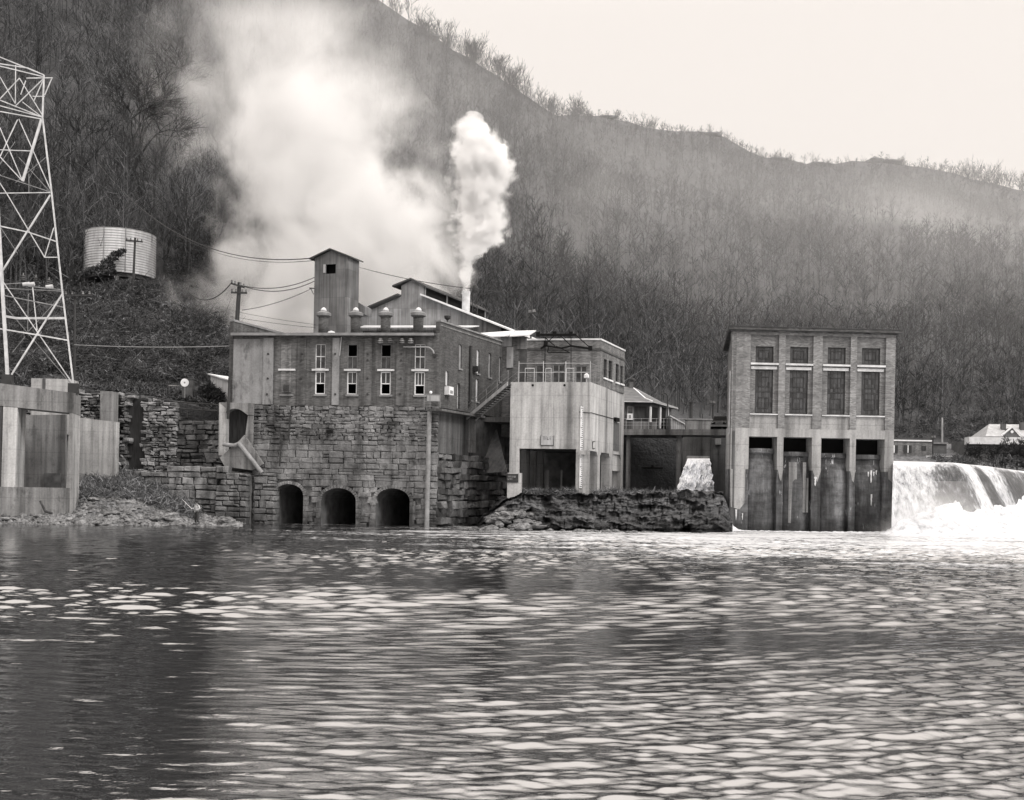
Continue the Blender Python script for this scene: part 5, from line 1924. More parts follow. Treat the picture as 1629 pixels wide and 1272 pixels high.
build(MB().slab([(u0 - ov, -ov, zr + .34), (u1 + ov, -ov, zr + .34), (u1 + ov + fd[0], fd[1] + ov, zr + .34), (u0 - ov + fd[0], fd[1] + ov, zr + .34)], .22), "roof_slab", "mill_side_brick", PH)
build(MB().slab([(u0 - .15, -.16, zr + .115), (u1 + .15, -.16, zr + .115), (u1 + fd[0], fd[1], zr + .115), (u0 - .1 + fd[0], fd[1], zr + .115)], .11), "cornice", "dark_concrete", PH)
build(MB().slab([(u0 - ov - .06, -ov - .06, zr + .405), (u1 + ov + .06, -ov - .06, zr + .405), (u1 + ov + fd[0], fd[1] + ov, zr + .405), (u0 - ov + fd[0], fd[1] + ov, zr + .405)], .06), "roof_covering", "dark_roof", PH)
# concrete base with the four flood openings
Y7 = lambda zy: 670 + zy / 5.255
ops = []
for i, (a, b, t_, bt) in enumerate(((270, 508, 127, 300), (560, 799, 132, 330), (875, 1115, 140, 330), (1165, 1406, 148, 340))):
    ops.append((uu(X6(a), 700), uu(X6(b), 700), -1.2, zz(X6((a + b) / 2), Y7(t_))))
ub0, ub1 = uu(1161.8, 720), uu(1421.6, 720)
zsp = zz(1290, 748)
build(MB().wall(ub0, ub1, zsp, zc - .004, ops, 0.0, 1.6), "base_wall", "power_concrete", PH)
build(MB().wall(ub0, ub1, -1.2, zsp - .003, ops, 0.0, 1.6), "base_foot", "draft_concrete", PH)
for i, (a, b, z0, z1) in enumerate(ops):
    bt = (714, 718.5, 719.5, 721)[i]
    zt_ = zz(1290, bt)
    prof = [(0.35, zt_), (.30, zt_ - .35), (.55, zt_ - .5), (.55, zt_ - .85), (.2, zt_ - 1.5), (.05, zt_ - 2.6), (0.02, -1.2)]
    mb = MB()
    n = 12
    pts = []
    for (d, z) in prof:
        row = []
        for q in np.linspace(-1, 1, n):
            row.append(((a + b) / 2 + q * (b - a) / 2 * (1 if z > zt_ - 1 else 1.0), .1 + d + .45 * q * q, z))
        pts.append(row)
    for r0, r1 in zip(pts[:-1], pts[1:]):
        for j in range(n - 1):
            mb.poly([r0[j], r1[j], r1[j + 1], r0[j + 1]])
    mb.poly([r for r in pts[0]] + [(b, 1.5, zt_), (a, 1.5, zt_)])
    PH_DW = build(mb, "draft_wall", "draft_concrete", PH)
    build(MB().box(a + .02, b - .02, 1.7, 1.8, zt_ - .2, z1), "dark_gallery", "black_void", PH)
    if i == 1:
        for px, w_, y0, y1 in ((1262, 13, 735, 832), (1280.5, 5, 735, 815), (1285.5, 3, 760, 815)):
            ua, ub_ = uu(px - w_ / 2, 780), uu(px + w_ / 2, 780)
            dd = .22
            build(MB().box(ua, ub_, dd - .03, dd + .5, zz(px, y1), zz(px, y0)), "guide_strip", "weathered_concrete", PH)
# pale tongues running down from the piers, the pale corner leg
for a, b in ((1236.7, 1246.6), (1292, 1306.5), (1352, 1361.7)):
    ua, ub_ = uu(a, 750), uu(b, 750)
    m_ = (ua + ub_) / 2
    build(MB().prism([(ua + .02, zsp + .1), (ua + .06, zsp - .1), (m_ - .08, zz(1290, 762)), (m_ + .06, zz(1290, 766)), (ub_ - .08, zsp - .15), (ub_ - .02, zsp + .1)], -.02, -.003), "pale_wash", "power_concrete", PH)
build(MB().prism([(ub0 + .0, zsp), (uu(1185.5, 760), zsp), (uu(1184, 806), zz(1170, 800)), (uu(1176, 806), zz(1170, 810)), (ub0 + .1, zz(1170, 806))], -.025, -.003), "corner_leg", "power_concrete", PH)
build(MB().prism([(uu(1412, 760), zsp), (ub1 - .02, zsp), (ub1 - .02, zz(1418, 768)), (uu(1413, 760), zz(1418, 762))], -.025, -.003), "corner_leg", "power_concrete", PH)
# lime streaks
r = random.Random(3)
for px, y0, h, w_ in ((1387, 748, 20, 3.0), (1382.5, 750, 8, 1.6), (1391.5, 750, 7, 1.6), (1387, 786, 18, 2.2), (1297, 758, 15, 4.5), (1396, 748, 7, 1.3), (1171, 810, 17, 3), (1181, 816, 11, 2.2)):
    fr = -.03 if px in (1171, 1181, 1166, 1177) else None
    i = [k for k, o in enumerate(ops) if o[0] < uu(px, 780) < o[1]]
    if i and fr is None:
        a, b = ops[i[0]][:2]
        q = (uu(px, 780) - (a + b) / 2) / ((b - a) / 2)
        fr = .1 + .0 + .45 * q * q - .005
        if y0 < 765: fr += .02
    elif fr is None:
        fr = -.03
    mb = MB()
    L_, R__ = [], []
    for q in np.linspace(0, 1, 8):
        ww = w_ / 2 * (1 - q) ** .6 * r.uniform(.35, 1.25) + .12
        ox = r.uniform(-.3, .3)
        L_.append((uu(px - ww + ox, y0), zz(px, y0 + h * q)))
        R__.append((uu(px + ww + ox, y0), zz(px, y0 + h * q)))
    pts = R__ + L_[::-1]
    mb.prism(pts, fr - .02, fr + .15)
    build(mb, "lime_stain", "coping", PH)

# pipe up the corner
build(MB().path([(u0 - .22, -.1, zz(1163, 690)), (u0 - .2, -.1, zz(1162, 590))], .07), "downpipe", "grey_steel", PH)

# ------------------------------------------------------------------ bridge behind
FBR = F(985, 107.5, 1165, 104.5, 686)
bq = lambda px, py, d=0.0: FBR.uv(px, py, d)
BR = thing("road_bridge", "flat concrete road bridge on thin columns between the pale block and the power house", "bridge", FBR.m)
b0, b1 = bq(960, 686)[0], bq(1166, 686)[0]
zd, zu = bq(1075, 682.5)[1], bq(1075, 691.5)[1]
build(MB().box(b0, b1, 0, .5, zu, zd), "edge_beam", "weathered_concrete", BR)
build(MB().box(b0, b1, .504, 5.5, zd - .5, zd - .02), "deck", "dark_concrete", BR)
build(MB().box(b0, b1, 5.504, 5.9, zu, zd), "edge_beam", "weathered_concrete", BR)
for px, w_ in ((999, 6), (1079, 6.5)):
    ua, ub_ = bq(px - w_ / 2, 730, .6)[0], bq(px + w_ / 2, 730, .6)[0]
    build(MB().box(ua, ub_, .6, 1.2, 1.5, zu - .0), "column", "weathered_concrete", BR)
build(MB().box(b0, bq(1043, 680, 5)[0], 5.0, 5.4, zd - .1, bq(1000, 671, 5)[1]), "parapet", "weathered_concrete", BR)
rl = MB()
for px in list(range(996, 1092, 12)):
    u_ = bq(px, 680, 4.8)[0]
    rl.bar((u_, 4.8, zd), (u_, 4.8, bq(px, 665, 4.8)[1]), .025)
for py in (665.5, 671, 676):
    rl.bar((b0, 4.8, bq(1000, py, 4.8)[1]), (bq(1092, py, 4.8)[0], 4.8, bq(1040, py, 4.8)[1]), .022)
build(rl, "railing", "pale_steel", BR)
rl = MB()
for px in (1120, 1130, 1148.5, 1158):
    u_ = bq(px, 680, .2)[0]
    rl.bar((u_, .25, zd), (u_, .25, bq(px, 668, .2)[1]), .02)
rl.bar((bq(1118, 674, .2)[0], .25, bq(1130, 675, .2)[1]), (b1, .25, bq(1130, 675, .2)[1]), .03)
build(rl, "railing", "grey_steel", BR)

# dark back wall of the channel, outfall and its falling water
FBW = F(985, 115, 1170, 112, 730)
wq = lambda px, py, d=0.0: FBW.uv(px, py, d)
BW = thing("channel_wall", "dark stained wall under the bridge at the back of the channel", "wall", FBW.m)
build(MB().box(wq(940, 730)[0], wq(1175, 730)[0], 0, .6, 0, wq(1040, 696)[1]), "wall_face", "stained_concrete", BW)
build(MB().box(wq(1022, 700)[0], wq(1046, 700)[0], -.3, -.004, wq(1030, 705)[1], wq(1030, 692)[1]), "pale_pier_cap", "weathered_concrete", BW)
build(MB().box(wq(1003, 700)[0], wq(1007.5, 700)[0], -.3, -.004, wq(1005, 705)[1], wq(1005, 692)[1]), "white_post", "white_paint", BW)
build(MB().box(wq(993, 700)[0], wq(996, 700)[0], -.3, -.004, wq(995, 703)[1], wq(995, 694)[1]), "white_post", "white_paint", BW)
build(MB().box(wq(1138, 700)[0], wq(1147, 700)[0], -.3, -.004, wq(1140, 707)[1], wq(1140, 694)[1]), "pale_plate", "weathered_concrete", BW)
# two small boulder-like footings on the wall top
FO = F(1085, 102.9, 1138, 102.6, 740)
oq = lambda px, py, d=0.0: FO.uv(px, py, d)
OT = thing("spillway_chute", "concrete spillway chute with a pale lip pouring white water under the bridge", "spillway", FO.m)
build(MB().box(oq(1088, 710)[0], oq(1134, 710)[0], 1.0, 1.5, 2, oq(1110, 694)[1]), "head_wall", "dark_concrete", OT)
build(MB().box(oq(1093.5, 727)[0], oq(1129.5, 727)[0], .0, 1.0, oq(1110, 735)[1], oq(1110, 725)[1]), "lip", "pale_concrete", OT)
mb = MB()
rows = []
for q in np.linspace(0, 1, 30):
    py = 729 + (782 - 729) * q
    xa = 1094.5 - 19 * q ** .8 + 2.2 * noise.fractal(Vector((q * 9, 1, 1)), .7, 2.2, 4)
    xb = 1129.0 + 7 * q ** .7 + 2.0 * noise.fractal(Vector((q * 9, 5, 1)), .7, 2.2, 4)
    row = []
    for k in np.linspace(0, 1, 40):
        px = xa + (xb - xa) * k
        d = -.1 - 3.0 * q ** .75 - .55 * math.sin(math.pi * k) + .55 * noise.fractal(Vector((k * 9, q * 3.5, 1)), .7, 2.1, 6) * min(1, q * 4)
        u_, z_ = oq(px, py, d)
        row.append((u_, d, z_))
    rows.append(row)
for r0, r1 in zip(rows[:-1], rows[1:]):
    for j in range(39):
        mb.poly([r0[j], r1[j], r1[j + 1], r0[j + 1]])
o = build(mb, "waterfall", "white_water", None, FO.m, smooth=True)
tag(o, kind="structure")
CPI = thing("channel_pipe", "thin dark pipe running level across the dark channel wall", "pipe", FBW.m)
build(MB().tube((wq(990, 743.5)[0], -.8, wq(990, 743.5)[1]), (wq(1056, 744)[0], -.8, wq(1056, 744)[1]), .12, None, 8), "run", "dark_steel", CPI)
build(MB().tube((wq(1040, 743)[0], -.8, wq(1040, 744)[1]), (wq(1040, 743)[0], -.8, wq(1040, 740)[1]), .2, None, 8), "valve", "dark_steel", CPI)

# ------------------------------------------------------------------ station house
def P3(px, py, Y): return at(px, py, Y)
sh_ = at(1015, 684, 120)
SH = thing("hip_roofed_house", "dark house with a flared hip roof and white hips beyond the bridge", "house", Matrix.Translation((sh_.x, sh_.y, sh_.z)))
o_ = Vector((sh_.x, sh_.y, sh_.z))
e = [at(955, 637.5, 118) - o_, at(1038, 638, 118) - o_, at(1078, 648.5, 126.5) - o_]
e.append(e[2] + (e[0] - e[1]))
for p in e: p.z = (e[1].z)
c = (e[0] + e[2]) / 2
pkR = at(1005.5, 615, 122) - o_
pkL = pkR + (e[0] - e[1]).normalized() * 3.5
brk = lambda p, q: p.lerp(q, .34) + Vector((0, 0, -.25))
m_ = [brk(e[0], pkL), brk(e[1], pkR), brk(e[2], pkR), brk(e[3], pkL)]
rf = MB()
for i in range(4):
    j = (i + 1) % 4
    rf.poly([tuple(e[i]), tuple(e[j]), tuple(m_[j]), tuple(m_[i])])
rf.poly([tuple(m_[0]), tuple(m_[1]), tuple(pkR), tuple(pkL)]).poly([tuple(m_[1]), tuple(m_[2]), tuple(pkR)])
rf.poly([tuple(m_[2]), tuple(m_[3]), tuple(pkL), tuple(pkR)]).poly([tuple(m_[3]), tuple(m_[0]), tuple(pkL)])
rf.poly([tuple(p - Vector((0, 0, .15))) for p in e])
for i in range(4):
    j = (i + 1) % 4
    rf.poly([tuple(e[i]), tuple(e[j]), tuple(e[j] - Vector((0, 0, .15))), tuple(e[i] - Vector((0, 0, .15)))])
roof = build(rf, "roof", "slate_roof", SH)
mb = MB().path([tuple(e[1]), tuple(m_[1]), tuple(pkR)], .09, 4)
build(mb, "hip_cap", "white_paint", roof)
mb = MB().path([tuple(e[2]), tuple(m_[2]), tuple(pkR)], .07, 4)
build(mb, "hip_cap", "sheet_steel", roof)
build(MB().path([tuple(e[0] + Vector((0, -.04, -.08))), tuple(e[1] + Vector((0, -.04, -.08)))], .07, 4), "fascia", "coping", roof)
build(MB().path([tuple(e[1] + Vector((.04, -.04, -.08))), tuple(e[2] + Vector((.04, 0, -.08)))], .07, 4), "fascia", "sheet_steel", roof)
ch = pkR + Vector((0, 0, -.3))
k = build(MB().box(ch.x - .35, ch.x + .35, ch.y - .35, ch.y + .35, ch.z, ch.z + .85), "chimney", "dark_concrete", roof)
build(MB().sphere((ch.x + .05, ch.y, ch.z + 1.05), .28, 6), "chimney_pot", "dark_steel", k)
ins = [p.lerp(c, .17) for p in e]
wl = MB()
for i in range(4):
    j = (i + 1) % 4
    wl.poly([(ins[i].x, ins[i].y, -.5), (ins[j].x, ins[j].y, -.5), (ins[j].x, ins[j].y, e[0].z - .1), (ins[i].x, ins[i].y, e[0].z - .1)])
build(wl, "wall", "house_wall", SH)
wa, wb = ins[1], ins[2]
fw = Frame((ins[0].x + o_.x, ins[0].y + o_.y), (ins[1].x + o_.x, ins[1].y + o_.y))
def on(fr, px, py, d=0.0):
    return fr.uv(px, py, d)
def rect(fr, x0, x1, y0, y1, d0, d1, name, mat, par):
    a = on(fr, x0, y1); b = on(fr, x1, y0)
    return build(MB().box(a[0], b[0], d0, d1, a[1], b[1]), name, mat, par, fr.m)
w_ = rect(fw, 998, 1007.5, 646.5, 668, -.08, -.004, "window", "sheet_steel", SH)
rect(fw, 999, 1006.5, 647.5, 657.5, -.1, -.081, "pane", "window_glass", w_)
w_ = rect(fw, 1010, 1029, 646.5, 668, -.08, -.004, "window", "dark_wood_and_hollow", SH)
ac = rect(fw, 996.8, 1005.6, 658.2, 668, -.6, -.11, "air_conditioner", "white_paint", SH)
rect(fw, 999.5, 1003, 660.5, 665.5, -.62, -.601, "grille", "grey_steel", ac)
fw2 = Frame((ins[1].x + o_.x, ins[1].y + o_.y), (ins[2].x + o_.x, ins[2].y + o_.y))
for x0, x1 in ((1034, 1046), (1051.5, 1058)):
    w_ = rect(fw2, x0, x1, 649, 680, -.06, -.004, "doorway", "black_void", SH)
for px in (1033, 1048.5, 1060):
    rect(fw2, px - 1.2, px + 1.2, 647, 681, -.2, -.07, "porch_post", "coping", SH)

p = at(1062, 684, 116)
L = thing("street_lamp", "slim street lamp with a curved arm beside the hip roofed house", "lamp", Matrix.Translation(p))
hp = at(1062, 632, 116) - p
pts = [(0, 0, 0), tuple(hp)]
pts += [tuple(at(1062 - 4.2 * (1 - math.cos(q)), 632 - 6.6 * math.sin(q), 116) - p) for q in np.linspace(.2, 1.57, 6)]
tip_ = at(1054, 625, 116) - p
build(MB().path(pts + [tuple(tip_)], .075, 6), "pole", "dark_steel", L)
build(MB().lathe(tuple(tip_ + Vector((0, 0, -.22))), [(.05, 0), (.16, .03), (.14, .16), (.05, .24)], 8), "lamp_head", "dark_steel", L)

p0, p1 = at(1067, 682, 121), at(1091.5, 682, 121)
GH = thing("glazed_lean_to", "low lean-to with a sloping pale glazed roof behind the bridge", "shed", Matrix.Translation(p0))
v = p1 - p0
hA, hB = (at(1067, 661, 121) - p0).z, (at(1091, 676, 121) - p0).z
build(MB().hexa([(0, 0, -.3), (v.x, 0, -.3), (v.x, 3, -.3), (0, 3, -.3), (0, 0, hA - .1), (v.x, 0, hB - .1), (v.x, 3, hB - .1), (0, 3, hA - .1)]), "wall", "sheet_steel", GH)
build(MB().hexa([(-.1, -.2, hA - .08), (v.x + .1, -.2, hB - .08), (v.x + .1, 3.2, hB - .08), (-.1, 3.2, hA - .08), (-.1, -.2, hA + .04), (v.x + .1, -.2, hB + .04), (v.x + .1, 3.2, hB + .04), (-.1, 3.2, hA + .04)]), "roof", "white_roof", GH)
br = MB()
for k in np.linspace(0.05, .95, 8):
    br.box(v.x * k - .03, v.x * k + .03, -.04, -.004, 0, hA + (hB - hA) * k - .12)
build(br, "muntin", "grey_steel", GH)
p0 = at(1091, 684, 117)
PW = thing("roadside_wall", "blank concrete wall at the roadside behind the car", "wall", Matrix.Translation(p0))
wv = at(1126, 684, 117) - p0
build(MB().box(0, wv.x + .6, 0, .5, -.5, (at(1091, 667.5, 117) - p0).z), "wall_face", "weathered_concrete", PW)
build(MB().box(-.08, wv.x + .68, -.08, .58, (at(1091, 667.5, 117) - p0).z + .003, (at(1091, 667.5, 117) - p0).z + .16), "wall_cap", "dim_coping", PW)
p = at(1099, 668, 122)
C1 = thing("stub_chimney", "short thick dark chimney pipe above the roadside wall", "chimney", Matrix.Translation(p - Vector((0, 0, 2))))
build(MB().tube((0, 0, 0), (0, 0, 2 + 28 / 1700 * 122), .22, .2, 10), "flue", "dark_steel", C1)
build(MB().lathe((0, 0, 2 + 28 / 1700 * 122 - .1), [(.2, 0), (.27, .03), (.27, .15), (.2, .16)], 10), "collar", "dark_steel", C1)
pole("dark pole with short crossarm standing behind the parked car", (1134.8, 617), (1134.2, 668), 125, [(1128, 641.5, 1137, 642.5)], .13)
pole("thin short post on the roadside wall between chimney and car", (1117.5, 658), (1117.3, 668), 119, [], .07, "dark_steel", "post")

# ------------------------------------------------------------------ car on the bridge, facing us
cb = FBR.w(bq(1143.7, 684, 1.2)[0], 1.2, zd - .02)
CA = thing("parked_car", "dark old car seen head-on on the bridge beside the power house", "car", Matrix.Translation(cb) @ FBR.m.to_3x3().to_4x4())
def carb(sections, name, mat, par=CA):
    """sections: (y, half width, z0, z1, top half width)"""
    mb = MB()
    n = len(sections)
    for (y, hw_, z0, z1, tw) in sections:
        k = len(mb.v)
        zc_ = (z1 - z0)
        mb.v += [(-hw_, y, z0), (hw_, y, z0), (hw_, y, z0 + zc_ * .6), (tw, y, z1), (-tw, y, z1), (-hw_, y, z0 + zc_ * .6)]
    for i in range(n - 1):
        for j in range(6):
            q = (j + 1) % 6
            mb.f.append((i * 6 + j, i * 6 + q, (i + 1) * 6 + q, (i + 1) * 6 + j))
    mb.f.append(tuple(range(6))); mb.f.append(tuple(range((n - 1) * 6 + 5, (n - 1) * 6 - 1, -1)))
    return build(mb, name, mat, par)
def paint():
    k = Nd("car_paint")
    k.b.inputs["Specular IOR Level"].default_value = .12
    M["car_paint"] = k.done(k.ramp(k.noise(k.obj, 3, 3), [(.3, g(.006)), (.7, g(.012))]), .6)
paint()
carb([(0, .70, .38, .80, .55), (.25, .80, .35, .92, .66), (1.3, .86, .32, 1.02, .74), (2.0, .87, .32, 1.05, .76), (3.6, .87, .32, 1.02, .74), (4.4, .78, .4, .85, .6)], "body", "car_paint")
carb([(1.35, .74, 1.0, 1.04, .70), (1.75, .74, 1.0, 1.52, .64), (3.0, .74, 1.0, 1.56, .64), (3.7, .66, 1.0, 1.05, .6)], "cabin", "car_paint")
mb = MB().poly([(-.62, 1.42, 1.14), (.62, 1.42, 1.14), (.56, 1.70, 1.46), (-.56, 1.70, 1.46)])
build(mb, "windscreen", "black_void", CA)
for s in (-1, 1):
    build(MB().lathe((0, 0, 0), [(.09, 0), (.10, .03), (.02, .05)], 12), "headlight", "white_paint", CA,
          TH[CA.name] @ Matrix.Translation((s * .56, .10, .74)) @ Matrix.Rotation(R(90), 4, 'X'))
    for y in (.85, 3.5):
        wh = build(MB().tube((s * .68, y, .33), (s * .88, y, .33), .33, None, 18), "wheel", "black_void", CA)
        build(MB().tube((s * .881, y, .33), (s * .89, y, .33), .2, .18, 14), "rim", "pale_steel", wh)
gr_ = MB()
for q in range(5):
    gr_.box(-.36, .36, -.035, -.005, .47 + q * .07, .505 + q * .07)
build(gr_, "grille", "grey_steel", CA)
build(MB().box(-.84, .84, -.16, -.06, .36, .50), "bumper", "grey_steel", CA)

# ------------------------------------------------------------------ dam
def dam_pt(px):
    Y = float(np.interp(px, [1424, 1431, 1511, 1570, 1629, 1800, 2300], [91.4, 91.6, 93.0, 101.5, 115.5, 133, 170]))
    return Vector(at(px, 740, Y).to_2d())
cr = [dam_pt(px) for px in np.linspace(1421, 2300, 200)]
prof = [(.9, -.02), (.35, .0), (0, 0), (-.5, -.10), (-1.0, -.45), (-1.5, -1.1), (-2.1, -2.2), (-2.8, -3.5), (-3.4, -5.0), (-4.0, -6.9)]
def dam_grid(off, wob=0.0):
    P = []
    for i, c in enumerate(cr):
        a = cr[max(0, i - 1)]; b = cr[min(len(cr) - 1, i + 1)]
        t_ = (b - a).normalized()
        bl = min(1, max(0, (i - 6) / 24))
        nrm = (Vector((.35, .94)) * (1 - bl) + Vector((-t_.y, t_.x)) * bl).normalized()
        row = []
        for (d, z) in prof:
            dd = d - (off if d < .5 else 0)
            w2_ = wob * noise.fractal(Vector((i * .35, z * .25, 3)), .8, 2, 3)
            q = c + nrm * (dd + w2_ * (1 if d < -.3 else .2))
            row.append((q.x, q.y, 6.05 + z + off * .6))
        P.append(row)
    return np.array(P)
DM = grid_obj("dam", dam_grid(0), "stained_concrete", label="long curved concrete dam with water sliding over its crest", cat="dam")
W = grid_obj("falling_water", dam_grid(.2, .3), "falling_water", kind="structure")
at_ = W.data.attributes.new("flow", 'FLOAT', 'POINT')
vals = []
for px in np.linspace(1421, 2300, 200):
    f = float(np.interp(px, [1424, 1430, 1474, 1480, 1484, 1512, 1516, 1526, 1532, 1540, 1544, 1560, 1566, 1590, 1596, 1605, 1620, 1640, 1800, 2300],
                        [.6, .62, .55, .45, -.05, -.08, .75, .8, -.25, -.2, .6, .5, -.15, -.2, .2, -.2, .5, .0, .1, .1]))
    for j, (d, z) in enumerate(prof):
        vals.append(f + (.75 if j in (2, 3) else (.2 if j in (1, 4) else 0)) + (.35 if z < -4.5 else 0))
at_.data.foreach_set("value", vals)
k = Nd("falling_water_sheet")
a_ = k.n.new("ShaderNodeAttribute"); a_.attribute_name = "flow"
n1 = k.noise(k.mapping(k.obj, (2.2, 2.2, .5)), 1.0, 6, .7, .3)
n2 = k.noise(k.mapping(k.obj, (3.5, 3.5, 1.5)), 1.0, 4, .7)
s_ = k.math('ADD', k.math('MULTIPLY', a_.outputs["Fac"], .30), k.math('ADD', k.math('MULTIPLY', n1, .7), k.math('MULTIPLY', n2, .3)))
c_ = k.ramp(s_, [(.44, g(.045)), (.55, g(.11)), (.64, g(.34)), (.78, g(.60, .01))])
k.bump(n1, .6, .3)
W.data.materials[0] = k.done(c_, .5)

rows_ = []
for c in cr:
    rows_.append([(c.x * (1 + (Y - c.y) / c.y * .9) if Y > c.y else c.x, max(Y, c.y + .3), 6.04) for Y in np.linspace(c.y + .3, 240, 7)])
grid_obj("upstream_river", np.array(rows_), "river_water", kind="structure")
# boiling white water below the dam
P = []
for px in np.linspace(1398, 2000, 120):
    row = []
    for q in np.linspace(0, 1, 40):
        Yd = float(np.interp(px, [1398, 1431, 1511, 1570, 1629, 1800, 2000], [90.0, 90.4, 92.6, 100, 112, 129, 143]))
        Y0 = float(np.interp(px, [1398, 1430, 1629, 2000], [87.4, 85.6, 85.0, 84]))
        Y = Y0 + (Yd - Y0) * q
        hh_ = float(np.interp(px, [1398, 1418, 1440, 1520, 1629, 2000], [.05, .5, 1.7, 3.3, 3.4, 3.4]))
        n = noise.fractal(Vector((px * .035, Y * .5, 1.0)), .75, 2.1, 6)
        z = -.15 + hh_ * (math.sin(min(1, q * 1.2) * math.pi / 2) ** 1.3) + .45 * n * min(1, q * 5) + .10
        row.append((at(px, 800, Y).x, Y, z))
    P.append(row)
grid_obj("white_water", np.array(P), "foam", kind="structure")
# small splash at the corner of the rock shelf and foam line at the power house foot
mb = MB()
P = []
for px in np.linspace(1158, 1425, 120):
    row = []
    hh_ = float(np.interp(px, [1158, 1161, 1163.5, 1167, 1175, 1184, 1300, 1400, 1425], [0, .35, .75, .45, .2, .12, .13, .22, .35]))
    for q in np.linspace(0, 1, 8):
        Y = 88.2 + q * 1.75
        n = noise.fractal(Vector((px * .12, Y * 1.5, 7)), .8, 2, 4)
        row.append((at(px, 840, Y).x, Y, -.06 + hh_ * q ** 1.5 + .06 * n))
    P.append(row)
grid_obj("splash", np.array(P), "foam", kind="structure")

# ------------------------------------------------------------------ far bank buildings
FE = F(1400, 150, 1482, 150, 715)
eq = lambda px, py, d=0.0: FE.uv(px, py, d)
E1 = thing("flat_roofed_block", "low dark brick building with a white roof band beyond the dam crest", "building", FE.m)
zg = eq(1440, 740)[1]
zt = eq(1440, 701)[1]
build(MB().box(eq(1395, 715)[0], eq(1483, 715)[0], 0, 9, zg - 2, zt), "wall", "annex_brick", E1)
build(MB().box(eq(1395, 715)[0], eq(1515, 715)[0], 2.0, 9.2, zg - 2, zt - .12), "wing_wall", "house_wall", E1)
build(MB().box(eq(1394, 715)[0], eq(1484, 715)[0], -.15, -.004, zt - .05, eq(1440, 699.3)[1]), "roof_band", "white_paint", E1)
build(MB().box(eq(1484.5, 715)[0], eq(1516, 715)[0], 1.8, 1.995, zt - .25, zt - .02), "roof_band", "dim_coping", E1)
build(MB().box(eq(1393, 715)[0], eq(1484.5, 715)[0], .3, 9.3, zt + .004, eq(1440, 696)[1]), "roof", "dark_roof", E1)
for a, b, c, d in ((1438, 1450, 708, 720), (1422, 1428, 708, 720), (1466, 1473, 709, 716)):
    f = build(MB().box(eq(a, 715)[0], eq(b, 715)[0], -.08, -.004, eq(a, d)[1], eq(a, c)[1]), "window", "dark_wood_and_hollow", E1)
    if a == 1438:
        build(MB().box(eq(1443.3, 715)[0], eq(1444.8, 715)[0], -.12, -.081, eq(a, d)[1], eq(a, c)[1]), "mullion", "white_paint", f)
    if a == 1422:
        build(MB().box(eq(1421, 715)[0], eq(1422.8, 715)[0], -.12, -.081, eq(a, d)[1], eq(a, c)[1]), "mullion", "white_paint", f)
build(MB().box(eq(1423, 692)[0], eq(1432, 692)[0], 2, 4, zt, eq(1427, 687)[1]), "chimney", "dark_concrete", E1)
for a, b in ((1467, 1480), (1481, 1510)):
    build(MB().box(eq(a, 728)[0], eq(b, 728)[0], -1.4, -1.3, eq(a, 726.4)[1], eq(a, 725)[1]), "porch_rail", "coping", E1)
for px in (1468, 1473, 1479):
    build(MB().box(eq(px, 728)[0], eq(px + .8, 728)[0], -1.4, -1.3, eq(px, 738)[1], eq(px, 726.5)[1]), "porch_post", "coping", E1)

FH2 = F(1540, 147, 1640, 146, 700)
hq = lambda px, py, d=0.0: FH2.uv(px, py, d)
E2 = thing("gabled_house", "house with a pale slate roof and small white gable among bare shrubs beyond the dam", "house", FH2.m)
build(MB().box(hq(1543, 715)[0], hq(1690, 715)[0], .4, 9, hq(1600, 765)[1], hq(1600, 700)[1]), "wall", "house_wall", E2)
build(MB().box(hq(1539.5, 700)[0], hq(1692, 700)[0], -.6, 1.5, hq(1600, 706.8)[1], hq(1600, 695.5)[1]), "porch_roof", "white_roof", E2)
a, b = hq(1567, 694, 1), hq(1692, 694, 1)
t0, t1 = hq(1575, 674, 4.5), hq(1690, 674, 4.5)
mb = MB().poly([(a[0], .8, a[1]), (b[0], .8, a[1]), (t1[0], 5, t0[1]), (t0[0], 5, t0[1])])
mb.poly([(a[0], 9.2, a[1]), (t0[0], 5, t0[1]), (t1[0], 5, t0[1]), (b[0], 9.2, a[1])])
mb.poly([(a[0], .8, a[1]), (t0[0], 5, t0[1]), (a[0], 9.2, a[1])]).poly([(b[0], .8, a[1]), (b[0], 9.2, a[1]), (t1[0], 5, t0[1])])
rf = build(mb, "roof", "sheet_steel", E2)
gp, g0, g1 = hq(1610, 680, .6), hq(1596.5, 692, .6), hq(1624, 692, .6)
mb = MB().prism([(g0[0], g0[1] - .3), (g1[0], g1[1] - .3), (gp[0], gp[1])], .6, 4)
dm = build(mb, "dormer", "house_wall", E2)
build(MB().tube((g0[0] - .25, .5, g0[1]), (gp[0], .5, gp[1] + .15), .13, None, 4).tube((gp[0], .5, gp[1] + .15), (g1[0] + .25, .5, g1[1]), .13, None, 4), "barge_board", "white_paint", dm)
c_ = hq(1610, 686.5, .6)
build(MB().tube((c_[0], .59, c_[1]), (c_[0], .55, c_[1]), .2, None, 14), "gable_vent", "white_paint", dm)
for px in (1597, 1627):
    c_ = hq(px, 676, 3)
    build(MB().box(c_[0] - .3, c_[0] + .3, 3, 3.6, c_[1] - 1.5, hq(px, 671.5 if px > 1600 else 674, 3)[1]), "chimney", "dark_concrete", rf)
f = build(MB().box(hq(1555.5, 712)[0], hq(1563, 712)[0], .3, .396, hq(1560, 716)[1], hq(1560, 707.5)[1]), "window", "dark_wood_and_hollow", E2)
build(MB().box(hq(1556.3, 712)[0], hq(1562.2, 712)[0], .27, .299, hq(1560, 715)[1], hq(1560, 708.5)[1]), "pane", "window_glass", f)
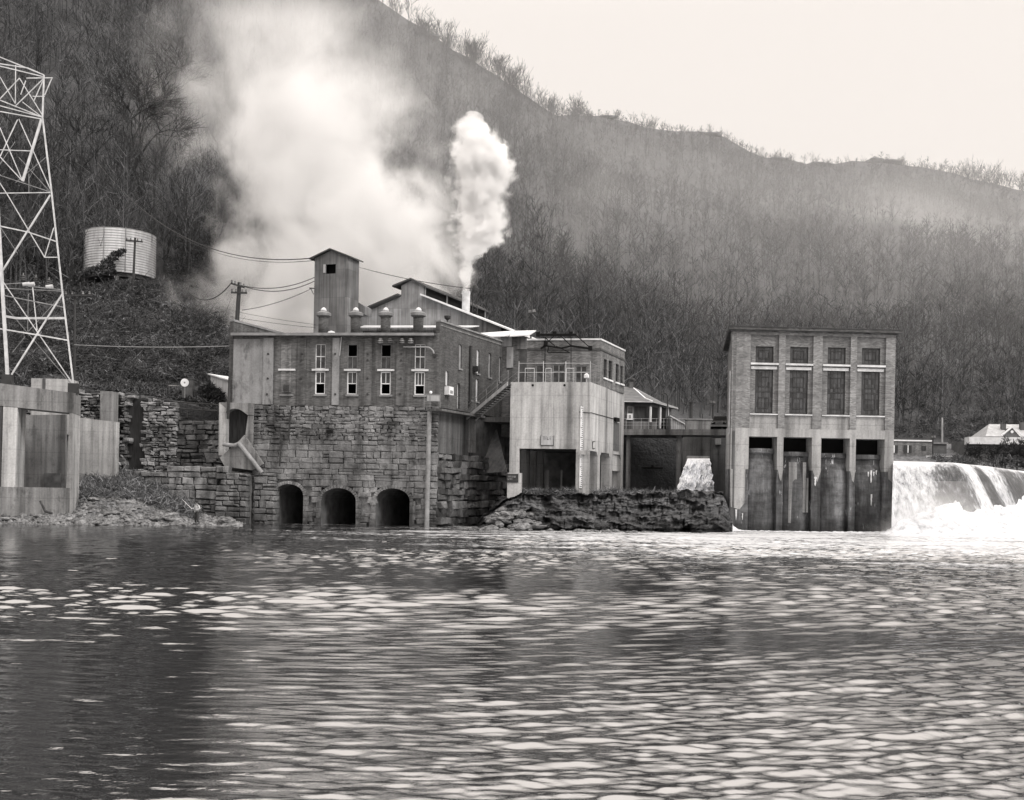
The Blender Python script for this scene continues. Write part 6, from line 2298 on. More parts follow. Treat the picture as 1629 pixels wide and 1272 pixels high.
p_ = pole("weathered dead trunk with two short prongs above the dam", (1499, 664), (1499, 712), 156, [], .16, "sheet_steel", "dead_tree")
pole("dark pole standing before the flat roofed block beyond the dam", (1484, 690), (1484, 742), 148, [(1481, 697, 1488, 697)], .13)
# ------------------------------------------------------------------ trees, brush, rocks
def veg_mats():
    for nm, a, b in (("bark", .018, .05), ("pale_bark", .10, .20), ("ridge_bark", .03, .06)):
        k = Nd(nm)
        M[nm] = k.done(k.ramp(k.noise(k.mapping(k.obj, (2, 2, .4)), 1.5, 4), [(.3, g(a)), (.7, g(b))]), 1.0)
    k = Nd("forest_twig")
    c = k.ramp(k.island(), [(0, g(.022)), (.5, g(.052)), (.9, g(.10)), (1, g(.17))])
    M["forest_twig"] = k.done(k.mix(c, k.ramp(k.noise(k.obj, .03, 4), [(.35, .7), (.65, 1.4)]), 1.0, 'MULTIPLY'), 1.0)
    k = Nd("brush_leaf")
    c = k.ramp(k.island(), [(0, g(.02)), (.5, g(.055)), (.9, g(.105)), (1, g(.20))])
    M["brush_leaf"] = k.done(k.mix(c, k.ramp(k.noise(k.obj, .35, 4), [(.35, .55), (.65, 1.35)]), 1.0, 'MULTIPLY'), .9)
    k = Nd("dry_grass")
    c = k.ramp(k.island(), [(0, g(.04)), (.6, g(.12)), (1, g(.26))])
    M["dry_grass"] = k.done(c, 1.0)
veg_mats()


def tree_segs(seed, h, trunk_frac=.45, spread=.55, lean=(0, 0), kids=3, depth=4, r0=None, up=.35, wig=.16):
    r = random.Random(seed)
    segs = []
    r0 = r0 or h * .014
    def grow(p, d, ln, rad, lv):
        n = 4 if lv < 2 else 3
        q = Vector(p)
        d = d.copy()
        pts = []
        for i in range(n):
            d = (d + Vector((r.uniform(-1, 1), r.uniform(-1, 1), r.uniform(-.4, .9) * (up if lv else .3))) * wig).normalized()
            e = q + d * (ln / n)
            ra = rad * (1 - .5 * i / n)
            rb_ = rad * (1 - .5 * (i + 1) / n)
            segs.append((q.copy(), e.copy(), ra, rb_, lv))
            pts.append((e.copy(), d.copy(), rb_))
            q = e
        if lv >= depth:
            return
        m = kids + (1 if r.random() < .5 else 0) + (2 if lv == 0 else 0)
        for k in range(m):
            i = r.randint(1 if lv else 1, n - 1) if k else n - 1
            e, dd, rr = pts[i]
            a = r.uniform(0, 2 * math.pi)
            s = dd.orthogonal().normalized()
            s = Matrix.Rotation(a, 3, dd) @ s
            nd = (dd * r.uniform(.55, .95) + s * spread * r.uniform(.6, 1.3) + Vector((0, 0, up * .3))).normalized()
            grow(e, nd, ln * r.uniform(.5, .78) * (1.0 if lv else .95), rr * r.uniform(.45, .7), lv + 1)
    grow(Vector((0, 0, -.5)), Vector((lean[0], lean[1], 1)).normalized(), h * trunk_frac, r0, 0)
    top = max(s[1].z for s in segs)
    f = h / top
    return [(a * f, b * f, ra, rb_, lv) for a, b, ra, rb_, lv in segs]


def seg_mesh(segs, name, mat, rmin=.012):
    mb = MB()
    for a, b, ra, rb_, lv in segs:
        mb.tube(a, b, max(ra, rmin), max(rb_, rmin), 5 if lv == 0 else 3, cap=False)
    return mb.mesh(name, mat)


def big_tree(name, label, pos, segs, mat="bark", rmin=.02, group=None):
    t_ = thing(name, label, "tree", Matrix.Translation(pos), group)
    o = bpy.data.objects.new("trunk", seg_mesh([s for s in segs if s[4] == 0], "trunk", mat, rmin)); col.objects.link(o); o.parent = t_
    o = bpy.data.objects.new("crown", seg_mesh([s for s in segs if s[4] > 0], "crown", mat, rmin)); col.objects.link(o); o.parent = t_
    return t_


def on_hill(px, t):
    return Vector(hill_sample(np.array([px], float), np.array([t], float))[0])


def hill_at(px, Y):
    """point of the hill at that bearing and distance"""
    i = np.interp(px, HPX, np.arange(NPX)); i0 = int(min(i, NPX - 2)); f = i - i0
    line = HG[i0] * (1 - f) + HG[i0 + 1] * f
    z = np.interp(Y, line[:52, 1], line[:52, 2]); x = np.interp(Y, line[:52, 1], line[:52, 0])
    return Vector((x, Y, z))

# the big bare tree above the tank and its neighbours
p = hill_at(206, 168)
big_tree("bare_tree", "big spreading bare tree above the water tank, dark against the smoke", p, tree_segs(5, 25, .42, .62, (.12, 0), 4, 5, .42, .25, .17), "bark", .028)
p = hill_at(100, 158)
big_tree("bare_tree", "bare tree with a slanting dark trunk uphill between lattice tower and tank", p, tree_segs(8, 17, .6, .5, (.42, 0), 3, 4, .30, .3, .12), "bark", .03)
for i, (px, Y, h, sd, lean, lab) in enumerate((
        (248, 150, 19, 21, (.05, 0), "tall thin bare tree rising just behind the tank, on its smoke side"),
        (268, 146, 16, 22, (.1, 0), "slender bare tree next to the tank with its crown fading into the smoke"),
        (292, 140, 15, 23, (.0, 0), "pale slender sapling standing in the edge of the smoke"),
        (182, 178, 19, 26, (-.1, 0), "bare tree behind the big spreading one, half hidden by its trunk"),
        (150, 165, 16, 27, (.15, 0), "bare tree upslope of the tank with a twiggy narrow crown"),
        (60, 150, 15, 28, (.0, 0), "bare tree showing through the bars of the lattice tower"))):
    big_tree("bare_tree", lab, hill_at(px, Y), tree_segs(sd, h, .5, .45, lean, 3, 4, h * .011, .35, .13), "bark" if i not in (2, 3, 4) else "pale_bark", .022)

# trees along the crest, each one a silhouette on the sky
protos = []
for i in range(9):
    protos.append(seg_mesh(tree_segs(100 + i, 1.0, (.5, .62, .55, .7)[i % 4], (.34, .28, .42)[i % 3], (rng.uniform(-.08, .08), 0), 3, 3, .014, .55, .10), "bare_tree", "ridge_bark", .0035))
r = random.Random(77)
n_r = 0
first = {}
def crest_tree(px, hpx, t=1.0):
    global n_r
    p = on_hill(px, t)
    h = hpx / 1700 * p.y
    i = r.randrange(len(protos))
    o = bpy.data.objects.new("bare_tree", protos[i]) if i not in first else first[i].copy()
    first.setdefault(i, o)
    col.objects.link(o)
    o.location = (p.x, p.y, p.z - .4)
    o.rotation_euler = (0, 0, r.uniform(0, 6.28))
    w_ = h * r.uniform(.85, 1.25)
    o.scale = (w_, w_, h)
    tag(o, "bare tree silhouetted on the mountain crest against the sky", "tree", "bare trees along the mountain crest")
    n_r += 1
for lo, hi, n, h0, h1 in ((575, 690, 26, 22, 42), (690, 712, 3, 22, 50), (712, 790, 26, 28, 52), (790, 850, 24, 30, 50), (850, 935, 30, 18, 36), (935, 1040, 18, 8, 22), (1040, 1150, 14, 7, 16), (1150, 1300, 24, 8, 20), (1300, 1420, 20, 7, 18), (1420, 1520, 12, 9, 20), (1520, 1640, 34, 20, 38), (1640, 1720, 8, 16, 34)):
    for _ in range(n):
        crest_tree(r.uniform(lo, hi), 1.12 * r.uniform(h0, h1), r.uniform(.965, 1.0))
# rock outcrops on the crest
def rock_mb(seed, sx, sy, sz, sub=3, rough=.35):
    bm = bmesh.new()
    bmesh.ops.create_icosphere(bm, subdivisions=sub, radius=1)
    off = Vector((seed * 3.7, seed * 1.3, seed * 7.1))
    for v in bm.verts:
        n = noise.fractal(v.co * .9 + off, .8, 2.1, 4)
        c = noise.cell(v.co * 1.6 + off)
        v.co *= 1 + rough * n + .12 * (c - .5)
        v.co = Vector((v.co.x * sx, v.co.y * sy, max(v.co.z, -.6) * sz))
    me = bpy.data.meshes.new("rock")
    bm.to_mesh(me); bm.free()
    return me
for i, (px, w_, h_, lab) in enumerate(((684, 15, 7, "dark rock knob on the steep dark end of the mountain crest"), (965, 18, 3, "low flat rock on the crest where the two ridges meet"),
                                       (1133, 16, 5, "small rock brow on the crest above the road bridge"), (1240, 16, 4, "rock ledge on the crest above the near corner of the power house"),
                                       (1300, 20, 4, "long flat rock ledge on the crest above the power house"), (1392, 14, 7, "tallest blocky rock on the hazy crest above the far end of the power house"), (1418, 20, 5, "rock ledge beside the tallest blocky rock on the hazy crest"))):
    p = on_hill(px, .985)
    s_ = p.y / 1700
    me = rock_mb(40 + i, w_ * s_, w_ * .6 * s_, h_ * s_, 3, .3)
    me.materials.append(M["wet_slate"])
    o = bpy.data.objects.new("rock_outcrop", me); col.objects.link(o)
    o.location = p + Vector((0, 0, h_ * s_ * .2))
    tag(o, lab, "rock")


# the bare wood covering the slopes, one mass
def ribbons(name, A, Bp, W0, W1, mat, kind, seed=1):
    """many thin tapering strips between the points A and Bp"""
    rg = np.random.default_rng(seed)
    d = Bp - A
    d /= np.linalg.norm(d, axis=1, keepdims=True) + 1e-9
    s = np.cross(d, rg.normal(size=d.shape) * .6 + np.array([0, 1, 0]))
    s /= np.linalg.norm(s, axis=1, keepdims=True) + 1e-9
    V = np.stack([A - s * W0[:, None], A + s * W0[:, None], Bp + s * W1[:, None], Bp - s * W1[:, None]], 1).reshape(-1, 3)
    n = len(A)
    me = bpy.data.meshes.new(name)
    me.vertices.add(4 * n)
    me.vertices.foreach_set("co", V.astype(np.float32).ravel())
    me.loops.add(4 * n)
    me.loops.foreach_set("vertex_index", np.arange(4 * n, dtype=np.int32))
    me.polygons.add(n)
    me.polygons.foreach_set("loop_start", np.arange(0, 4 * n, 4, dtype=np.int32))
    me.polygons.foreach_set("loop_total", np.full(n, 4, dtype=np.int32))
    me.materials.append(M[mat])
    me.update(calc_edges=True)
    o = bpy.data.objects.new(name, me)
    col.objects.link(o)
    if kind:
        o["kind"] = kind
    return o


def wood():
    rg = np.random.default_rng(5)
    N = 24000
    px = rg.uniform(-420, 1950, N)
    t = rg.uniform(0.015, .985, N) ** 1.05
    t[:6500] = rg.uniform(.006, .2, 6500)
    dens = np.clip(.55 + .6 * np.sin(px * .013 + t * 9) * np.cos(px * .007 - t * 5), .42, 1)
    keep = rg.uniform(0, 1, N) < dens
    keep &= ~((px < 400) & (t < .10)) & ~((px < 600) & (t < .075))
    keep &= (t < .955) | (rg.uniform(0, 1, N) < .35)
    px, t = px[keep], t[keep]
    B = hill_sample(px, t)
    N = len(B)
    H = rg.gamma(6, 1.6, N).clip(3.5, 17) * np.where(t < .2, rg.uniform(.35, 1.0, N), 1) * np.where(t > .88, .55, 1)
    lean = rg.normal(0, .06, (N, 2))
    axis = np.stack([lean[:, 0], lean[:, 1], np.ones(N)], 1)
    far = B[:, 1] / 400
    As, Bs, W0, W1 = [B - np.array([0, 0, .5])], [B + axis * H[:, None]], [.07 + .04 * far], [np.full(N, .02)]
    K, S = 12, 3
    f = rg.uniform(.3, .97, (N, K))
    a = rg.uniform(0, 2 * np.pi, (N, K))
    el = rg.uniform(.5, 1.25, (N, K))
    L = H[:, None] * (.34 * (1.15 - f)) * rg.uniform(.7, 1.4, (N, K)) + .8
    st = B[:, None, :] + axis[:, None, :] * (H[:, None] * f)[:, :, None]
    dr = np.stack([np.cos(a) * np.cos(el), np.sin(a) * np.cos(el), np.sin(el)], -1)
    en = st + dr * L[:, :, None]
    As.append(st.reshape(-1, 3)); Bs.append(en.reshape(-1, 3))
    W0.append(np.repeat(.03 + .04 * far, K)); W1.append(np.repeat(.012 + .01 * far, K))
    for s_ in range(S):
        g_ = rg.uniform(.35, .9, (N, K))
        st2 = st + dr * (L * g_)[:, :, None]
        d2 = dr + rg.normal(0, .55, (N, K, 3)); d2[..., 2] += .25
        d2 /= np.linalg.norm(d2, axis=-1, keepdims=True)
        en2 = st2 + d2 * (L * .55)[:, :, None]
        As.append(st2.reshape(-1, 3)); Bs.append(en2.reshape(-1, 3))
        W0.append(np.repeat(.022 + .03 * far, K)); W1.append(np.repeat(.01 + .01 * far, K))
    ribbons("bare_wood", np.concatenate(As), np.concatenate(Bs), np.concatenate(W0), np.concatenate(W1), "forest_twig", "stuff", 3)
wood()


def brush(name, pts, size, per, leaf, mat, seed, rise=.6, wide=.28):
    """tangled growth: clumps of small leaf-sized faces at the points"""
    rg = np.random.default_rng(seed)
    P = np.asarray(pts)
    N = len(P)
    c = np.repeat(P, per, 0)
    s = np.repeat(np.asarray(size), per)
    o = rg.normal(0, 1, (N * per, 3))
    o /= np.linalg.norm(o, axis=1, keepdims=True)
    o *= (rg.uniform(.25, 1, (N * per, 1)) ** .6)
    o[:, 2] = np.abs(o[:, 2]) * rise
    A = c + o * s[:, None]
    d = rg.normal(0, 1, (N * per, 3)); d[:, 2] -= .2
    d /= np.linalg.norm(d, axis=1, keepdims=True)
    L = leaf * rg.uniform(.5, 1.6, N * per)
    return ribbons(name, A, A + d * L[:, None], L * wide, L * wide * .35, mat, "stuff", seed)

rg = np.random.default_rng(9)
px = np.concatenate([rg.uniform(-150, 372, 2100), rg.uniform(330, 372, 60)])
t = np.concatenate([np.minimum(np.abs(rg.normal(0, .10, 2100)), .3), rg.uniform(0, .03, 60)])
B = hill_sample(px, t)
m = np.array([not (125 < a < 270 and b[1] > tY - 4.6) and not (318 < a < 372 and b[1] < 99.5 + (a < 330) * -3) for a, b in zip(px, B)])
m &= np.array([noise.noise(Vector((b[0] * .22, b[1] * .22, 5))) > -.28 for b in B])
B, px = B[m], px[m]
brush("undergrowth", B + np.array([0, 0, .1]), rg.gamma(3.2, .38, len(B)).clip(.3, 2.6), 85, .30, "brush_leaf", 12, .85, .13)
pts = []
for _ in range(34):
    q_, y_ = rng.uniform(322, 352), 0
    y_ = 618 + (q_ - 335) * .55 + rng.uniform(0, 14) if q_ > 335 else rng.uniform(612, 632)
    pts.append(tuple(at(q_, y_, 96.3)))
brush("undergrowth", pts, [.5] * len(pts), 80, .3, "brush_leaf", 14, .8, .13)
# hanging stems over the brush
n = 16000
i = rg.integers(0, len(B), n)
A = B[i] + rg.normal(0, .8, (n, 3)) * np.array([1, 1, .3]) + np.array([0, 0, 1.0])
d = rg.normal(0, .5, (n, 3)) + np.array([.55, -.6, -.1]); d /= np.linalg.norm(d, axis=1, keepdims=True)
ribbons("undergrowth_stems", A, A + d * rg.uniform(.5, 2.6, (n, 1)), np.full(n, .02), np.full(n, .008), "brush_leaf", "stuff", 4)
# vine over the tank edge
c_ = [at(x_, y_, tY - 5.2) for x_, y_ in ((170, 418), (178, 412), (184, 406), (162, 426), (152, 430), (174, 424), (144, 432), (190, 402), (196, 399), (136, 436), (160, 436), (178, 432))]
o = brush("vine", [tuple(v) for v in c_], [.75] * 7 + [.4, .3, .8, .8, .6], 200, .22, "brush_leaf", 31, .6)
del o["kind"]
tag(o, "dark vine clump creeping across the front of the white water tank", "vine")
# weeds on the bank, the shelf and at the wall feet
pts, sz = [], []
r = random.Random(4)
for _ in range(420):
    q = r.uniform(130, 310); Y = r.uniform(83, 90)
    p = at(q, 780, Y); pts.append((p.x, Y, bank_z(q, Y))); sz.append(r.uniform(.25, .8))
brush("weeds", pts, sz, 60, .42, "dry_grass", 6, 1.2, .05)
pts, sz = [], []
for _ in range(150):
    q = r.choice((r.uniform(825, 1000), r.uniform(940, 1085))); Y = r.uniform(86.5, 99)
    p = at(q, 780, Y); pts.append((p.x, Y, 2.95 + r.uniform(-.1, .15))); sz.append(r.uniform(.12, .3))
brush("weeds", pts, sz, 50, .32, "dry_grass", 7, 1.1, .05)
pts, sz = [], []
for _ in range(520):
    q = r.uniform(-60, 352); Y = 93.4 + 5.5 * r.random() ** .7
    zf = at(q, float(np.interp(q, [-900, 130, 205, 280, 350], [612, 618, 626, 638, 655])), 93).z
    b = hill_pt(q, 0)
    k_ = min(1, (Y - 93) / (b.y - 93))
    pts.append((b.x * Y / b.y, Y, zf + (b.z - zf) * k_ ** 1.2)); sz.append(r.uniform(.15, .35) + .5 * k_ * r.random())
brush("weeds", pts, sz, 60, .3, "brush_leaf", 8, .7, .1)

pts, sz = [], []
for _ in range(900):
    q, tt = r.uniform(1150, 1950), .07 * r.random() ** 1.4
    pts.append(tuple(on_hill(q, tt))); sz.append(r.uniform(.6, 2.2))
for _ in range(420):
    a_ = r.uniform(128, 262)
    Yq = tY - 4.8 - r.uniform(0, 2.2)
    v_ = hill_at(a_, Yq); pts.append((v_.x, v_.y, v_.z + .2)); sz.append(r.uniform(.4, 1.0))
brush("undergrowth", pts, sz, 80, .5, "forest_twig", 19, 1.0, .07)
# shrubs and small trees round the house beyond the dam
for i, (px, Y, h, lab) in enumerate(((1600, 140, 4.2, "twiggy bare shrub before the gabled house"), (1618, 139, 3.8, "dense bare shrub hiding the wall below the white gable"), (1550, 141, 3.2, "thin bare shrub at the porch corner of the gabled house"), (1580, 141, 3, "low bare shrub under the porch roof of the gabled house"), (1640, 139, 4.5, "bare shrub beyond the gable at the picture's edge"))):
    g0 = at(px, 742, Y)
    big_tree("bare_shrub" if h < 8 else "bare_tree", lab, g0, tree_segs(60 + i, h, .3 if h < 8 else .5, .8 if h < 8 else .45, (0, 0), 4, 4, .10, .3, .2), "bark", .03)
pts, sz = [], []
for _ in range(70):
    q = r.choice((r.uniform(1545, 1680), r.uniform(1585, 1680), r.uniform(1485, 1545))); Y = r.uniform(136, 140)
    p = at(q, r.uniform(730, 743), Y); pts.append(tuple(p)); sz.append(r.uniform(.3, .8))
brush("far_bank_thicket", pts, sz, 60, .4, "forest_twig", 15, 1.3, .08)
P = np.array([[(at(q, 742, Y).x, Y, 5.6 + (Y - 134) * .22) for Y in np.linspace(133, 160, 6)] for q in np.linspace(1380, 1800, 20)])
grid_obj("far_bank", P, "bank_soil", kind="structure")

# boulders along the water
rp = []
for i in range(7):
    me = rock_mb(i + 1, 1, .8, .55, 3, .32)
    me.materials.append(M["boulder"])
    rp.append(me)
made = {}
def boulder(x, y, z, s, label, group):
    i = r.randrange(7)
    o = made[i].copy() if i in made else bpy.data.objects.new("boulder", rp[i])
    made.setdefault(i, o)
    col.objects.link(o)
    o.location = (x, y, z); o.scale = (s * r.uniform(.8, 1.5), s, s * r.uniform(.6, 1.1)); o.rotation_euler = (r.uniform(-.2, .2), r.uniform(-.2, .2), r.uniform(0, 6.3))
    tag(o, label, "rock", group)
for _ in range(70):
    q = r.uniform(-40, 392); 
    y0 = float(np.interp(q, [-420, 0, 390, 402], [74, 75.5, 79, 86]))
    Y = y0 + r.uniform(.2, 8) ** 1.0 * r.random() + .3
    p = at(q, 780, Y)
    if FP_.u(-60) < (p - FP_.o).dot(FP_.U) < FP_.u(118) + .3 and Y > 79:
        continue
    s = r.uniform(.16, .6) * (1.25 if 130 < q < 230 else 1)
    boulder(p.x, Y, max(bank_z(q, Y), -.05) + s * .12, s, "grey boulder lying on the stony riverbank by the fisherman", "boulders on the stony riverbank")
for q, Y, s in ((349, 81.4, .55), (358, 81.2, .5), (366, 81.6, .6), (354, 81.9, .6), (362, 82.2, .55), (372, 81.6, .4), (343, 81.5, .4), (359, 81.8, .75)):
    p = at(q, 780, Y)
    boulder(p.x, Y, .12 + r.uniform(0, .25), s, "pale boulder in the little heap at the water right of the fisherman".replace(" right of", " beside"), "pale boulders heaped at the foot of the ashlar wall")
for _ in range(46):
    q = r.uniform(776, 860); Y = r.uniform(80.5, 85)
    p = at(q, 800, Y)
    boulder(p.x, Y, max(.0, (Y - 80.5) * .42 * (1 - abs(q - 815) / 90)) , r.uniform(.2, .65), "broken rock tumbled at the corner of the rock shelf", "broken rocks at the corner of the rock shelf")
for _ in range(26):
    q = r.uniform(860, 1010); Y = r.uniform(80.2, 82)
    p = at(q, 800, Y)
    boulder(p.x, Y, .02, r.uniform(.15, .4), "small wet rock at the water's edge under the rock shelf", "wet rocks under the rock shelf")
# pebbles and scree between them
n = 5200
q = rg.uniform(-80, 396, n)
y0 = np.interp(q, [-420, 0, 390, 402], [74, 75.5, 79, 86])
Y = y0 + .4 + rg.uniform(0, 1, n) ** 1.4 * 10
mb = MB()
for a, Yv in zip(q, Y):
    p = at(a, 780, Yv)
    z = bank_z(a, Yv); s = r.uniform(.05, .19)
    k = len(mb.v)
    dx = [r.uniform(.6, 1.3) * s for _ in range(6)]
    mb.v += [(p.x - dx[0] * 1.4, Yv, z), (p.x, Yv - dx[1], z), (p.x + dx[2] * 1.4, Yv, z), (p.x, Yv + dx[3], z), (p.x + r.uniform(-.5, .5) * s, Yv, z + dx[4]), (p.x + s * .3, Yv + .2 * s, z + dx[5] * .9)]
    mb.f += [(k, k + 1, k + 4), (k + 1, k + 2, k + 5), (k + 1, k + 5, k + 4), (k + 2, k + 3, k + 5), (k + 3, k, k + 4), (k + 3, k + 4, k + 5)]
tag(build(mb, "pebbles", "boulder"), kind="stuff")
# driftwood against the pier foot
p = at(72, 816, 79)
dw = tag(build(MB().tube((0, 0, 0), (-.45, .1, .75), .10, .07, 7).tube((0, 0, 0), (.55, -.1, -.15), .12, .08, 7), "driftwood", "dark_wood_and_hollow", None, Matrix.Translation((p.x, 79, p.z + .15))), "dark piece of driftwood leaning on the sill of the portal pier", "driftwood")
# ------------------------------------------------------------------ smoke and steam
def hull(name, rings, label, cat):
    """closed lofted skin round the smoke; rings = [(cx, cy, z, rx, ry)]"""
    k = 20
    bm = bmesh.new()
    rr = []
    for (cx, cy, z, rx, ry) in rings:
        rr.append([bm.verts.new((cx + rx * math.cos(2 * math.pi * i / k), cy + ry * math.sin(2 * math.pi * i / k), z)) for i in range(k)])
    for a, b in zip(rr[:-1], rr[1:]):
        for i in range(k):
            bm.faces.new((a[i], a[(i + 1) % k], b[(i + 1) % k], b[i]))
    bm.faces.new(rr[0][::-1]); bm.faces.new(rr[-1])
    bmesh.ops.recalc_face_normals(bm, faces=bm.faces)
    me = bpy.data.meshes.new(name)
    bm.to_mesh(me); bm.free()
    o = bpy.data.objects.new(name, me)
    col.objects.link(o)
    return tag(o, label, cat)


def volume(name, tab, z0, z1, amp, sigma, scale, edge, ysq=1.0, puff=.0, seed=0.0, aniso=.0, fine=.9):
    """density follows a spine: tab rows = (z, cx, cy, radius, strength)"""
    k = Nd(name)
    for l in list(k.out.inputs[0].links):
        k.l.remove(l)
    k.n.remove(k.b)
    o = k.sep(k.obj)
    t = k.mrange(o[2], z0, z1, 0, 1)
    xs = [q[1] for q in tab]; cmin, cmax = min(xs) - 1, max(xs) + 1
    rm = max(q[3] for q in tab) * 1.01
    st = []
    for (z, cx, cy, rad, s) in tab:
        st.append(((z - z0) / (z1 - z0), ((cx - cmin) / (cmax - cmin), rad / rm, s, 1)))
    rp_ = k.ramp(t, st, 'LINEAR')
    s3 = k.n.new("ShaderNodeSeparateColor"); k.l.new(rp_, s3.inputs[0])
    cx = k.math('MULTIPLY_ADD', s3.outputs[0], cmax - cmin, cmin)
    rad = k.math('MAXIMUM', k.math('MULTIPLY', s3.outputs[1], rm), .05)
    vec = k.mapping(k.obj, (1, 1, 1), (seed, seed * 2.3, -seed))
    big = k.noise(vec, scale, 2, .5, .0)
    dx = k.math('DIVIDE', k.math('SUBTRACT', o[0], cx), rad)
    dy = k.math('DIVIDE', k.math('SUBTRACT', o[1], tab[0][2]), k.math('MULTIPLY', rad, ysq))
    dist = k.math('SQRT', k.math('ADD', k.math('MULTIPLY', dx, dx), k.math('MULTIPLY', dy, dy)))
    n = k.noise(vec, scale * 2.4, 7, .66, .5)
    v = k.math('SUBTRACT', 1.0, dist)
    v = k.math('ADD', v, k.math('MULTIPLY', k.math('SUBTRACT', big, .5), amp))
    v = k.math('ADD', v, k.math('MULTIPLY', k.math('SUBTRACT', n, .5), amp * fine))
    if puff:
        pf = k.vor(k.mapping(vec, (1, 1, 1)), scale * 1.8, 'SMOOTH_F1')
        v = k.math('ADD', v, k.math('MULTIPLY', k.math('SUBTRACT', .42, pf), puff))
    d = k.mrange(v, 0.0, edge, 0, 1, True)
    d = k.math('MULTIPLY', d, s3.outputs[2])
    d = k.math('MULTIPLY', d, sigma)
    sc = k.n.new("ShaderNodeVolumeScatter")
    sc.inputs["Color"].default_value = (.985, .985, .985, 1)
    sc.inputs["Anisotropy"].default_value = aniso
    k.l.new(d, sc.inputs["Density"])
    k.l.new(sc.outputs[0], k.out.inputs["Volume"])
    M[name] = k.m
    return k.m


# white column from the stack
Y0 = 109.0
sp = [(466, 741, 7.5, 1), (445, 742, 9, 1), (425, 743, 12, 1), (405, 745, 20, 1), (385, 757, 34, .9), (360, 768, 40, .85), (330, 760, 36, .8), (295, 766, 42, .75), (255, 766, 46, .65), (225, 757, 38, .6), (203, 753, 27, .5), (190, 752, 17, .35)]
tab = []
for py, px, r_, s in sp:
    p = at(px, py, Y0)
    tab.append((p.z, p.x, Y0, 1.10 * r_ / 1700 * Y0, s))
zlo, zhi = tab[0][0] - .1, at(750, 178, Y0).z
o = hull("smoke_plume", [(a[1], Y0, a[0] if i else zlo, a[3] * 1.38 + .15, a[3] * 1.2 + .15) for i, a in enumerate(tab)] + [(tab[-1][1], Y0, zhi, .5, .5)], "dense white smoke column boiling up from the steel smokestack", "smoke")
o.data.materials.append(volume("smoke_plume", tab, zlo, zhi, 1.2, 2.9, .40, .45, .85, .7, 3.0, fine=1.5))

# broad bank of smoke behind the mill
Y1 = 125.0
sp = [(560, 530, 235, .8), (500, 530, 240, .9), (430, 530, 240, 1), (360, 528, 235, 1), (300, 520, 225, 1), (240, 505, 222, .8), (180, 488, 222, .52), (120, 468, 218, .34), (60, 440, 205, .22), (0, 420, 195, .14)]
tab = []
for py, px, r_, s in sp:
    p = at(px, py, Y1)
    tab.append((p.z, p.x, Y1, r_ / 1700 * Y1, s))
zlo, zhi = tab[0][0], tab[-1][0]
o = hull("smoke_bank", [(a[1], Y1, a[0], a[3] * 1.45, a[3] * .72) for a in tab], "wide soft bank of white smoke drifting up the mountain behind the mill", "smoke")
o.data.materials.append(volume("smoke_bank", tab, zlo, zhi, 1.15, .46, .066, .85, .50, .0, 1.0, fine=1.8))

# thin haze lying along the hazy slope and the whole valley
def haze(name, box, dens, label, soft=None):
    (x0, x1), (y0, y1), (z0, z1) = box
    o = build(MB().box(x0, x1, y0, y1, z0, z1), name, None)
    bm = bmesh.new(); bm.from_mesh(o.data); bmesh.ops.recalc_face_normals(bm, faces=bm.faces); bm.to_mesh(o.data); bm.free()
    k = Nd(name)
    for l in list(k.out.inputs[0].links):
        k.l.remove(l)
    k.n.remove(k.b)
    sc = k.n.new("ShaderNodeVolumeScatter")
    sc.inputs["Color"].default_value = (.97, .97, .97, 1)
    sc.inputs["Density"].default_value = dens
    k.l.new(sc.outputs[0], k.out.inputs["Volume"])
    o.data.materials.append(k.m)
    return o
hz = haze("valley_haze", ((-40, 900), (180, 900), (-1, 150)), .0010, "")
hz["kind"] = "stuff"

# a drift of thinner mist across the far slope
Y2 = 500.0
sp = [(560, 1600, 60, .3), (480, 1570, 130, .7), (410, 1520, 190, 1), (350, 1470, 210, 1), (300, 1440, 190, .5), (262, 1400, 150, .15), (235, 1380, 120, .0)]
tab = []
for py, px, r_, s in sp:
    p = at(px, py, Y2)
    tab.append((p.z, p.x, Y2, r_ / 1700 * Y2, s))
o = hull("slope_mist", [(a[1], Y2, a[0], a[3] * 1.4, a[3] * .7) for a in tab], "thin pale mist drifting across the hazy mountain slope behind the power house", "mist")
o.data.materials.append(volume("slope_mist", tab, tab[0][0], tab[-1][0], 1.5, .008, .012, 1.5, .55, .0, 5.0))

# spray hanging at the foot of the dam
Y3 = 88.0
sp = [(856, 1490, 118, 1.0), (825, 1485, 105, .75), (795, 1500, 95, .4), (765, 1510, 70, .15)]
tab = []
for py, px, r_, s in sp:
    p = at(px, py, Y3)
    tab.append((p.z, p.x, Y3, r_ / 1700 * Y3, s))
o = hull("spray", [(a[1], Y3, a[0], a[3] * 1.25, a[3] * .5) for a in tab], "drifting white spray at the foot of the dam beside the power house", "spray")
o.data.materials.append(volume("spray", tab, tab[0][0], tab[-1][0], 1.2, .5, .45, .9, .36, .0, 9.0))

